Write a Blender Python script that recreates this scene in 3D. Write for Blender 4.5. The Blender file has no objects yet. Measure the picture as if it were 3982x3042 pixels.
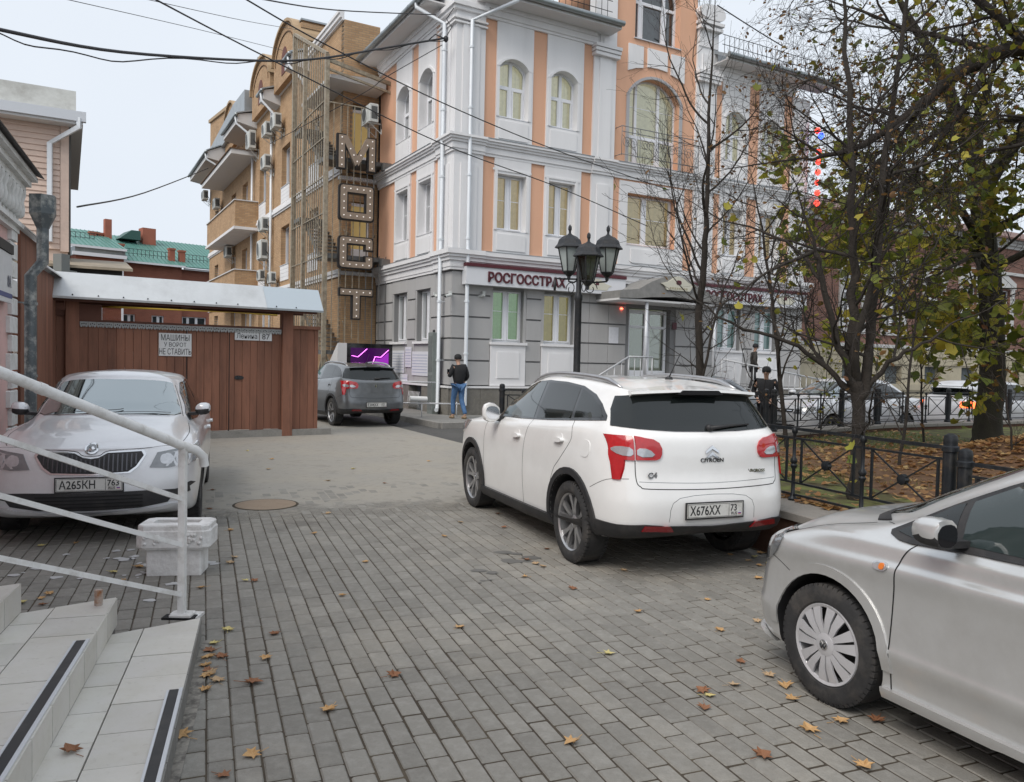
import bpy, bmesh, math, random
import numpy as np
from mathutils import Vector, Matrix
from mathutils.bvhtree import BVHTree
import os

sc = bpy.context.scene
COL = sc.collection
R = math.radians
rnd = random.Random(7)

# ------------------------------------------------------------------ camera
H = 1.70
cam = bpy.data.objects.new('camera', bpy.data.cameras.new('camera'))
COL.objects.link(cam)
cam.data.sensor_width = 36.0
cam.data.sensor_fit = 'HORIZONTAL'
cam.data.lens = 36.0 * 3092.34 / 3982
cam.data.clip_start = 0.05
cam.data.clip_end = 2000
_p, _r = -0.036982, 0.0223397
_F = Vector((0, math.cos(_p), math.sin(_p))); _U = Vector((0, -math.sin(_p), math.cos(_p))); _X = Vector((1, 0, 0))
_RT = _X * math.cos(_r) + _U * math.sin(_r); _UP = _U * math.cos(_r) - _X * math.sin(_r)
cam.matrix_world = Matrix(((_RT.x, _UP.x, -_F.x, 0), (_RT.y, _UP.y, -_F.y, 0), (_RT.z, _UP.z, -_F.z, H), (0, 0, 0, 1)))
sc.camera = cam

# ------------------------------------------------------------------ world, overcast sky
SUN_EL, SUN_AZ = 48.0, 215.0      # azimuth the light comes from (behind the camera, a little left)
w = bpy.data.worlds.new("World"); sc.world = w; w.use_nodes = True
nt = w.node_tree; nt.nodes.clear()
out = nt.nodes.new('ShaderNodeOutputWorld'); bg = nt.nodes.new('ShaderNodeBackground')
sky = nt.nodes.new('ShaderNodeTexSky'); sky.sky_type = 'NISHITA'; sky.sun_disc = False
sky.sun_elevation = R(SUN_EL); sky.sun_rotation = R(SUN_AZ)
sky.air_density = 1.0; sky.dust_density = 4.0; sky.ozone_density = 1.0
tc = nt.nodes.new('ShaderNodeTexCoord')
nz = nt.nodes.new('ShaderNodeTexNoise'); nz.inputs['Scale'].default_value = 1.6; nz.inputs['Detail'].default_value = 4
cr = nt.nodes.new('ShaderNodeValToRGB')
cr.color_ramp.elements[0].position = 0.25; cr.color_ramp.elements[0].color = (0.60, 0.65, 0.72, 1)
cr.color_ramp.elements[1].position = 0.75; cr.color_ramp.elements[1].color = (0.69, 0.735, 0.79, 1)
sc_ = nt.nodes.new('ShaderNodeVectorMath'); sc_.operation = 'SCALE'; sc_.inputs['Scale'].default_value = 8.9
mx = nt.nodes.new('ShaderNodeMix'); mx.data_type = 'RGBA'; mx.inputs['Factor'].default_value = 0.94
nt.links.new(tc.outputs['Generated'], nz.inputs['Vector']); nt.links.new(nz.outputs['Fac'], cr.inputs['Fac'])
nt.links.new(cr.outputs['Color'], sc_.inputs[0])
nt.links.new(sky.outputs['Color'], mx.inputs[6]); nt.links.new(sc_.outputs['Vector'], mx.inputs[7])
nt.links.new(mx.outputs[2], bg.inputs['Color']); bg.inputs['Strength'].default_value = 0.1
nt.links.new(bg.outputs['Background'], out.inputs['Surface'])

sd = bpy.data.lights.new('sun', 'SUN'); sd.energy = 1.5; sd.angle = R(35); sd.color = (1.0, 0.94, 0.87)
sun = bpy.data.objects.new('sun', sd); COL.objects.link(sun)
_d = Vector((math.sin(R(SUN_AZ)) * math.cos(R(SUN_EL)), math.cos(R(SUN_AZ)) * math.cos(R(SUN_EL)), math.sin(R(SUN_EL))))
sun.rotation_euler = _d.to_track_quat('Z', 'Y').to_euler()
sun.location = (0, 0, 30)
sc.view_settings.view_transform = 'Standard'; sc.view_settings.look = 'None'
sc.view_settings.exposure = 0.55; sc.view_settings.gamma = 1.0; sc.view_settings.use_curve_mapping = False
sc.cycles.max_bounces = 6; sc.cycles.diffuse_bounces = 3; sc.cycles.glossy_bounces = 3
sc.cycles.transparent_max_bounces = 8; sc.cycles.use_denoising = True
sc.cycles.caustics_reflective = False; sc.cycles.caustics_refractive = False

# ------------------------------------------------------------------ materials
MATS = {}
def mat(name, col, rough=0.6, metal=0.0, var=0.0, vscale=6.0, col2=None, bump=0.0, bscale=40.0, coat=0.0,
        emit=None, estr=0.0, alpha=1.0, spec=0.5, dirt=None, dscale=2.0, damt=0.3, streak=False, rvar=0.0, flake=0.0):
    if name in MATS: return MATS[name]
    m = bpy.data.materials.new(name); MATS[name] = m; m.use_nodes = True
    t = m.node_tree; b = t.nodes['Principled BSDF']; L = t.links.new
    b.inputs['Roughness'].default_value = rough; b.inputs['Metallic'].default_value = metal
    b.inputs['Specular IOR Level'].default_value = spec
    b.inputs['Coat Weight'].default_value = coat; b.inputs['Coat Roughness'].default_value = 0.04
    b.inputs['Base Color'].default_value = (*col, 1)
    tc = None
    def obj():
        nonlocal tc
        if tc is None: tc = t.nodes.new('ShaderNodeTexCoord')
        return tc.outputs['Object']
    src = None
    if var > 0 or col2:
        n = t.nodes.new('ShaderNodeTexNoise'); n.inputs['Scale'].default_value = vscale; n.inputs['Detail'].default_value = 6
        n.inputs['Roughness'].default_value = 0.65
        if streak:
            mp = t.nodes.new('ShaderNodeMapping'); mp.inputs['Scale'].default_value = (1, 1, 0.08); L(obj(), mp.inputs['Vector']); L(mp.outputs[0], n.inputs['Vector'])
        else: L(obj(), n.inputs['Vector'])
        r = t.nodes.new('ShaderNodeValToRGB'); c2 = col2 or tuple(max(0, c * (1 - var)) for c in col)
        c1 = col if col2 else tuple(min(1, c * (1 + var)) for c in col)
        r.color_ramp.elements[0].position = 0.3; r.color_ramp.elements[0].color = (*c2, 1)
        r.color_ramp.elements[1].position = 0.7; r.color_ramp.elements[1].color = (*c1, 1)
        L(n.outputs['Fac'], r.inputs['Fac']); src = r.outputs['Color']
        if rvar > 0:
            mr = t.nodes.new('ShaderNodeMapRange'); mr.inputs['To Min'].default_value = max(0, rough - rvar); mr.inputs['To Max'].default_value = min(1, rough + rvar)
            L(n.outputs['Fac'], mr.inputs['Value']); L(mr.outputs[0], b.inputs['Roughness'])
    if dirt:
        n = t.nodes.new('ShaderNodeTexNoise'); n.inputs['Scale'].default_value = dscale; n.inputs['Detail'].default_value = 8; n.inputs['Roughness'].default_value = 0.7
        mp = t.nodes.new('ShaderNodeMapping'); mp.inputs['Location'].default_value = (3.1, 7.7, 1.3)
        if streak: mp.inputs['Scale'].default_value = (1, 1, 0.15)
        L(obj(), mp.inputs['Vector']); L(mp.outputs[0], n.inputs['Vector'])
        r = t.nodes.new('ShaderNodeValToRGB'); r.color_ramp.elements[0].position = 0.48; r.color_ramp.elements[1].position = 0.72
        r.color_ramp.elements[0].color = (0, 0, 0, 1); r.color_ramp.elements[1].color = (damt, damt, damt, 1)
        L(n.outputs['Fac'], r.inputs['Fac'])
        mm = t.nodes.new('ShaderNodeMix'); mm.data_type = 'RGBA'
        L(r.outputs['Color'], mm.inputs['Factor']); mm.inputs[7].default_value = (*dirt, 1)
        if src: L(src, mm.inputs[6])
        else: mm.inputs[6].default_value = (*col, 1)
        src = mm.outputs[2]
    if flake > 0:
        oi = t.nodes.new('ShaderNodeObjectInfo')
        hs = t.nodes.new('ShaderNodeHueSaturation')
        mr = t.nodes.new('ShaderNodeMapRange'); mr.inputs['To Min'].default_value = 1 - flake; mr.inputs['To Max'].default_value = 1 + flake
        L(oi.outputs['Random'], mr.inputs['Value']); L(mr.outputs[0], hs.inputs['Value'])
        if src: L(src, hs.inputs['Color'])
        else: hs.inputs['Color'].default_value = (*col, 1)
        src = hs.outputs['Color']
    if src: L(src, b.inputs['Base Color'])
    if bump > 0:
        n = t.nodes.new('ShaderNodeTexNoise'); n.inputs['Scale'].default_value = bscale; n.inputs['Detail'].default_value = 5
        L(obj(), n.inputs['Vector'])
        bp = t.nodes.new('ShaderNodeBump'); bp.inputs['Strength'].default_value = bump; bp.inputs['Distance'].default_value = 0.01
        L(n.outputs['Fac'], bp.inputs['Height']); L(bp.outputs[0], b.inputs['Normal'])
    if emit:
        b.inputs['Emission Color'].default_value = (*emit, 1); b.inputs['Emission Strength'].default_value = estr
    if alpha < 1: b.inputs['Alpha'].default_value = alpha
    return m

def glassmat(name, tint=(0.75, 0.8, 0.8), mixf=0.35, rough=0.02):
    """clear pane: part mirror by Fresnel, the rest lets the view through"""
    if name in MATS: return MATS[name]
    m = bpy.data.materials.new(name); MATS[name] = m; m.use_nodes = True
    t = m.node_tree; t.nodes.clear(); L = t.links.new
    o = t.nodes.new('ShaderNodeOutputMaterial'); mixs = t.nodes.new('ShaderNodeMixShader')
    tr = t.nodes.new('ShaderNodeBsdfTransparent'); tr.inputs['Color'].default_value = (*tint, 1)
    g = t.nodes.new('ShaderNodeBsdfGlossy'); g.inputs['Roughness'].default_value = rough
    fr = t.nodes.new('ShaderNodeFresnel'); fr.inputs['IOR'].default_value = 1.5
    mr = t.nodes.new('ShaderNodeMath'); mr.operation = 'MULTIPLY_ADD'; mr.inputs[1].default_value = 1.4; mr.inputs[2].default_value = mixf
    mr.use_clamp = True
    L(fr.outputs[0], mr.inputs[0]); L(mr.outputs[0], mixs.inputs[0]); L(tr.outputs[0], mixs.inputs[1]); L(g.outputs[0], mixs.inputs[2])
    L(mixs.outputs[0], o.inputs['Surface'])
    return m

# ------------------------------------------------------------------ mesh helpers
class MB:
    def __init__(s): s.v = []; s.f = []; s.m = []; s.mi = 0
    def add(s, vs, fs, mi=None):
        k = len(s.v); s.v.extend([tuple(p) for p in vs]); s.f.extend([tuple(i + k for i in f) for f in fs])
        s.m.extend([s.mi if mi is None else mi] * len(fs)); return s
    def box(s, x0, x1, y0, y1, z0, z1, mi=None):
        return s.add([(x0,y0,z0),(x1,y0,z0),(x1,y1,z0),(x0,y1,z0),(x0,y0,z1),(x1,y0,z1),(x1,y1,z1),(x0,y1,z1)],
                     [(0,3,2,1),(4,5,6,7),(0,1,5,4),(1,2,6,5),(2,3,7,6),(3,0,4,7)], mi)
    def bbox(s, x0, x1, y0, y1, z0, z1, b=0.01, mi=None):
        """box with its top edges and upright edges chamfered"""
        vs = []
        for (z, e) in ((z0, 0), (z1 - b, 0), (z1, b)):
            c = b * 0.6
            a0, a1, c0, c1 = x0 + e, x1 - e, y0 + e, y1 - e
            vs += [(a0+c,c0,z),(a1-c,c0,z),(a1,c0+c,z),(a1,c1-c,z),(a1-c,c1,z),(a0+c,c1,z),(a0,c1-c,z),(a0,c0+c,z)]
        fs = [tuple(range(7, -1, -1)), tuple(range(16, 24))]
        for l in (0, 8):
            for i in range(8): fs.append((l+i, l+(i+1)%8, l+8+(i+1)%8, l+8+i))
        return s.add(vs, fs, mi)
    def tube(s, pts, r, n=8, caps=True, mi=None):
        pts = [Vector(p) for p in pts]; rs = r if isinstance(r, (list, tuple)) else [r] * len(pts)
        rings = []; prev = None
        for i, p in enumerate(pts):
            d = (pts[min(i+1, len(pts)-1)] - pts[max(i-1, 0)]).normalized()
            a = prev if prev is not None else (Vector((0,0,1)) if abs(d.z) < 0.9 else Vector((1,0,0)))
            u = d.cross(a)
            if u.length < 1e-5: u = d.cross(Vector((0.3,0.7,0.2)))
            u.normalize(); v = u.cross(d).normalized(); prev = v
            rings.append([p + (u * math.cos(2*math.pi*k/n + .3) + v * math.sin(2*math.pi*k/n + .3)) * rs[i] for k in range(n)])
        vs = [q for rg in rings for q in rg]; fs = []
        for i in range(len(pts)-1):
            for k in range(n): fs.append((i*n+k, i*n+(k+1)%n, (i+1)*n+(k+1)%n, (i+1)*n+k))
        if caps: fs.append(tuple(range(n-1, -1, -1))); fs.append(tuple((len(pts)-1)*n + k for k in range(n)))
        return s.add(vs, fs, mi)
    def bar(s, p, q, w, h, up=(0,0,1), mi=None):
        p, q = Vector(p), Vector(q); d = (q-p).normalized(); up = Vector(up)
        if abs(d.dot(up)) > .99: up = Vector((1,0,0))
        a = d.cross(up).normalized() * (w/2); b = a.cross(d).normalized() * (h/2)
        vs = [p-a-b, p+a-b, p+a+b, p-a+b, q-a-b, q+a-b, q+a+b, q-a+b]
        return s.add(vs, [(0,3,2,1),(4,5,6,7),(0,1,5,4),(1,2,6,5),(2,3,7,6),(3,0,4,7)], mi)
    def lathe(s, prof, n=16, o=(0,0,0), axis='z', mi=None):
        vs = []; fs = []
        for (r, z) in prof:
            for k in range(n):
                a = 2*math.pi*k/n; c, d = r*math.cos(a), r*math.sin(a)
                vs.append((o[0]+c, o[1]+d, o[2]+z) if axis == 'z' else ((o[0]+c, o[1]+z, o[2]+d) if axis == 'y' else (o[0]+z, o[1]+c, o[2]+d)))
        for i in range(len(prof)-1):
            for k in range(n): fs.append((i*n+k, i*n+(k+1)%n, (i+1)*n+(k+1)%n, (i+1)*n+k))
        fs.append(tuple(range(n-1,-1,-1))); fs.append(tuple((len(prof)-1)*n+k for k in range(n)))
        return s.add(vs, fs, mi)
    def prism(s, poly, fn, d0, d1, mi=None):
        """extrude 2-D polygon; fn(u, v, d) -> xyz"""
        n = len(poly); vs = [fn(u, v, d0) for u, v in poly] + [fn(u, v, d1) for u, v in poly]
        fs = [tuple(range(n-1,-1,-1)), tuple(range(n, 2*n))] + [(i, (i+1)%n, n+(i+1)%n, n+i) for i in range(n)]
        return s.add(vs, fs, mi)
    def mesh(s, name, mats, smooth=False, angle=None):
        me = bpy.data.meshes.new(name); me.from_pydata(s.v, [], s.f)
        for m in (mats if isinstance(mats, (list, tuple)) else [mats]): me.materials.append(m)
        if any(s.m): me.polygons.foreach_set('material_index', s.m)
        if smooth:
            me.polygons.foreach_set('use_smooth', [True]*len(s.f))
            if angle: me.set_sharp_from_angle(angle=R(angle))
        me.update(); return me
    def build(s, name, mats, parent=None, smooth=False, angle=None, fix=False):
        me = s.mesh(name, mats, smooth, angle)
        if fix:
            bm = bmesh.new(); bm.from_mesh(me); bmesh.ops.recalc_face_normals(bm, faces=bm.faces); bm.to_mesh(me); bm.free()
        return link(name, me, parent)

def link(name, me, parent=None, loc=None, rotz=None):
    o = bpy.data.objects.new(name, me); COL.objects.link(o)
    if parent: o.parent = parent
    if loc is not None: o.location = loc
    if rotz is not None: o.rotation_euler = (0, 0, rotz)
    return o
def tag(o, label=None, cat=None, group=None, kind=None):
    if label: o['label'] = label
    if cat: o['category'] = cat
    if group: o['group'] = group
    if kind: o['kind'] = kind
    return o
def thing(name, label, cat, loc=(0,0,0), rotz=0.0, group=None):
    o = bpy.data.objects.new(name, None); COL.objects.link(o); o.empty_display_size = 0.2
    o.location = loc; o.rotation_euler = (0, 0, rotz)
    return tag(o, label, cat, group)
def kids(o): return [c for c in bpy.data.objects if c.parent == o]
def dup(o, loc=None, rotz=None, label=None, parent=None, tree=None):
    if tree is None:
        tree = {}
        for c in bpy.data.objects:
            if c.parent: tree.setdefault(c.parent.name, []).append(c)
    c = o.copy(); COL.objects.link(c)
    if parent: c.parent = parent
    if loc is not None: c.location = loc
    if rotz is not None: c.rotation_euler = (0, 0, rotz)
    if label: c['label'] = label
    for k in tree.get(o.name, []): dup(k, parent=c, tree=tree)
    return c

def text_mesh(body, size, extrude=0.0, bold=0.0, align='LEFT', shear=0.0, sx=1.0):
    cu = bpy.data.curves.new('txt', 'FONT'); cu.body = body; cu.size = size; cu.extrude = extrude; cu.offset = bold
    cu.align_x = align; cu.shear = shear; cu.resolution_u = 3; cu.space_character = 1.0
    o = bpy.data.objects.new('txt', cu); COL.objects.link(o)
    dg = bpy.context.evaluated_depsgraph_get(); dg.update()
    me = bpy.data.meshes.new_from_object(o.evaluated_get(dg))
    bpy.data.objects.remove(o); bpy.data.curves.remove(cu)
    if sx != 1.0: me.transform(Matrix.Diagonal((sx, 1, 1, 1)))
    return me
def put_text(name, body, size, M, m, parent=None, extrude=0.002, bold=0.0, align='LEFT', sx=1.0):
    me = text_mesh(body, size, extrude, bold, align, 0.0, sx); me.transform(M); me.materials.clear(); me.materials.append(m)
    me.update(); return link(name, me, parent)
def axes(o, ex, ey):
    """matrix taking text (x right, y up) to origin o, directions ex, ey"""
    ex, ey = Vector(ex).normalized(), Vector(ey).normalized(); ez = ex.cross(ey)
    return Matrix(((ex.x, ey.x, ez.x, o[0]), (ex.y, ey.y, ez.y, o[1]), (ex.z, ey.z, ez.z, o[2]), (0,0,0,1)))
def rotz(v, a): return (v[0]*math.cos(a) - v[1]*math.sin(a), v[0]*math.sin(a) + v[1]*math.cos(a))
# ------------------------------------------------------------------ cars
def catmull(P, sub, closed):
    """P: (n,k,3) interpolate along axis 0"""
    n = P.shape[0]; out = []
    rng = range(n if closed else n-1)
    for i in rng:
        if closed: a, b, c, d = P[(i-1) % n], P[i], P[(i+1) % n], P[(i+2) % n]
        else: a, b, c, d = P[max(i-1, 0)], P[i], P[i+1], P[min(i+2, n-1)]
        for k in range(sub):
            t = k / sub
            out.append(0.5*((2*b) + (-a+c)*t + (2*a-5*b+4*c-d)*t*t + (-a+3*b-3*c+d)*t**3))
    if not closed: out.append(P[-1])
    return np.array(out)

def car_surface(rings, subr=5, subc=5):
    """rings: list of (x[15], y[15], z[15]) for the left half, front centre -> rear centre"""
    full = []
    for X, Y, Z in rings:
        h = [(x, y, z) for x, y, z in zip(X, Y, Z)]
        o = [(x, -y, z) for x, y, z in h[-2:0:-1]]
        full.append(h + o)
    P = np.array(full, float)                     # (rings, 28, 3)
    P = catmull(P, subr, False)
    P = catmull(P.transpose(1, 0, 2), subc, True).transpose(1, 0, 2)
    return P

def car_body(rings, arches, floor_z=0.2, pmats=None, subr=5, subc=5):
    P = car_surface(rings, subr, subc); nr, nc = P.shape[:2]
    vs = [tuple(p) for row in P for p in row]; fs = []
    for i in range(nr-1):
        for j in range(nc):
            k = (j+1) % nc; fs.append((i*nc+j, i*nc+k, (i+1)*nc+k, (i+1)*nc+j))
    fs.append(tuple(range(nc-1, -1, -1)))
    me = bpy.data.meshes.new('body'); me.from_pydata(vs, [], fs)
    bm = bmesh.new(); bm.from_mesh(me)
    bmesh.ops.remove_doubles(bm, verts=bm.verts, dist=0.004)
    # close the roof line
    bmesh.ops.holes_fill(bm, edges=[e for e in bm.edges if e.is_boundary], sides=0)
    bmesh.ops.recalc_face_normals(bm, faces=bm.faces); bm.to_mesh(me); bm.free()
    me.polygons.foreach_set('use_smooth', [True]*len(me.polygons))
    bvh_bm = bmesh.new(); bvh_bm.from_mesh(me); bvh = BVHTree.FromBMesh(bvh_bm); bvh_bm.free()
    me.materials.append(pmats[0]); me.materials.append(pmats[1])
    o = bpy.data.objects.new('tmp', me); COL.objects.link(o)
    cuts = []
    for (ax, az, ar, yi) in arches:
        for sgn in (1, -1):
            mb = MB(); n = 40
            prof = [(ar*math.cos(2*math.pi*k/n), ar*math.sin(2*math.pi*k/n)) for k in range(n)]
            mb.prism([(ax+u, az+v) for u, v in prof], lambda u, v, d, s=sgn: (u, s*d, v), yi, 1.3)
            cm = mb.mesh('cut', [pmats[1], pmats[1]]); cm.polygons.foreach_set('material_index', [1]*len(cm.polygons))
            b2 = bmesh.new(); b2.from_mesh(cm); bmesh.ops.recalc_face_normals(b2, faces=b2.faces); b2.to_mesh(cm); b2.free()
            c = bpy.data.objects.new('cut', cm); COL.objects.link(c); cuts.append(c)
            md = o.modifiers.new('b', 'BOOLEAN'); md.operation = 'DIFFERENCE'; md.object = c; md.solver = 'EXACT'
            md.material_mode = 'TRANSFER' if hasattr(md, 'material_mode') else md.material_mode
    dg = bpy.context.evaluated_depsgraph_get(); dg.update()
    res = bpy.data.meshes.new_from_object(o.evaluated_get(dg))
    for c in cuts: bpy.data.objects.remove(c)
    bpy.data.objects.remove(o)
    # faces of the wheel wells are black
    for p in res.polygons:
        c = p.center
        for (ax, az, ar, yi) in arches:
            if abs(c.y) < 1.2 and abs(c.y) >= yi - 0.01 and math.hypot(c.x-ax, c.z-az) < ar - 0.004 + (0.01 if abs(abs(p.normal.y)) < 0.5 else 0):
                p.material_index = 1
                p.use_smooth = False
    bm = bmesh.new(); bm.from_mesh(res)
    bmesh.ops.triangulate(bm, faces=[f for f in bm.faces if len(f.verts) > 4]); bm.to_mesh(res); bm.free()
    res.set_sharp_from_angle(angle=R(50))
    return res, bvh

AXD = {'left': ((0,-1,0), lambda u, v: (u, 3, v)), 'right': ((0,1,0), lambda u, v: (u, -3, v)),
       'rear': ((1,0,0), lambda u, v: (-5, u, v)), 'front': ((-1,0,0), lambda u, v: (5, u, v)), 'top': ((0,0,-1), lambda u, v: (u, v, 4))}
def sticker(bvh, poly, side, off=0.003, thick=0.006, step=0.08, smooth=True):
    step = min(step, .05); off = off + .002
    """conforming plate: polygon in the view plane of `side`, wrapped on the body, proud by `off`"""
    bm = bmesh.new(); vs = [bm.verts.new((u, v, 0)) for u, v in poly]; bm.faces.new(vs)
    us = [p[0] for p in poly]; vv = [p[1] for p in poly]
    for ax, lo, hi in ((0, min(us), max(us)), (1, min(vv), max(vv))):
        n = max(1, int((hi-lo)/step))
        for k in range(1, n+1):
            c = lo + (hi-lo)*k/(n+1); co = [0,0,0]; no = [0,0,0]; co[ax] = c; no[ax] = 1
            bmesh.ops.bisect_plane(bm, geom=bm.verts[:]+bm.edges[:]+bm.faces[:], plane_co=co, plane_no=no, dist=1e-6)
    d, fn = AXD[side]; d = Vector(d); bad = []
    for v in bm.verts:
        o = Vector(fn(v.co.x, v.co.y)); h = bvh.ray_cast(o, d)
        if h[0] is None: bad.append(v); continue
        n = h[1]
        if n.dot(d) > 0: n = -n
        v.co = h[0] + n*(off+thick)
        v.normal = n
    if bad: bmesh.ops.delete(bm, geom=bad, context='VERTS')
    if not bm.faces: bm.free(); return None
    bmesh.ops.recalc_face_normals(bm, faces=bm.faces)
    avg = sum((f.normal for f in bm.faces), Vector())
    if avg.dot(d) > 0: bmesh.ops.reverse_faces(bm, faces=bm.faces)
    be = [e for e in bm.edges if e.is_boundary]
    r = bmesh.ops.extrude_edge_only(bm, edges=be)
    nv = [g for g in r['geom'] if isinstance(g, bmesh.types.BMVert)]
    for v in nv: v.co += d*(thick+off+0.004)
    me = bpy.data.meshes.new('st'); bm.to_mesh(me); bm.free()
    me.polygons.foreach_set('use_smooth', [smooth]*len(me.polygons)); me.set_sharp_from_angle(angle=R(40))
    return me
def stick(name, bvh, poly, side, m, parent, off=0.003, thick=0.005, step=0.08):
    me = sticker(bvh, poly, side, off, thick, step)
    if me is None: return None
    me.name = name; me.materials.append(m); return link(name, me, parent)
def mir(poly): return [(-u, v) for u, v in poly]
def seam(name, bvh, pts, side, m, parent, w=0.006, off=0.001):
    """thin dark panel gap following the body"""
    d, fn = AXD[side]; d = Vector(d); P = []
    P2 = []
    if len(pts) > 2:
        A = np.array([(p[0], p[1], 0) for p in pts]); pts = [(q[0], q[1]) for q in catmull(A[:, None, :], 4, False)[:, 0, :]]
    for a, b in zip(pts[:-1], pts[1:]):
        n = max(2, int(math.dist(a, b)/0.04))
        P2 += [(a[0]+(b[0]-a[0])*k/n, a[1]+(b[1]-a[1])*k/n) for k in range(n)]
    P2.append(pts[-1])
    for u, v in P2:
        h = bvh.ray_cast(Vector(fn(u, v)), d)
        if h[0] is not None:
            n = h[1] if h[1].dot(d) < 0 else -h[1]
            P.append((h[0] + n*off, n))
    if len(P) < 2: return None
    mb = MB(); vs = []; fs = []
    for i, (p, n) in enumerate(P):
        t = (P[min(i+1, len(P)-1)][0] - P[max(i-1, 0)][0]).normalized(); s = t.cross(n).normalized()*w/2
        vs += [p-s, p+s]
    for i in range(len(P)-1): fs.append((2*i, 2*i+1, 2*i+3, 2*i+2))
    mb.add(vs, fs); return mb.build(name, m, parent)
def arcpts(cx, cz, r, a0, a1, n=14): return [(cx + r*math.cos(R(a0+(a1-a0)*k/n)), cz + r*math.sin(R(a0+(a1-a0)*k/n))) for k in range(n+1)]
def smoothpoly(pts, it=2):
    for _ in range(it):
        q = []
        for i in range(len(pts)):
            a, b = pts[i], pts[(i+1) % len(pts)]
            q += [(a[0]*.75+b[0]*.25, a[1]*.75+b[1]*.25), (a[0]*.25+b[0]*.75, a[1]*.25+b[1]*.75)]
        pts = q
    return pts

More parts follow.
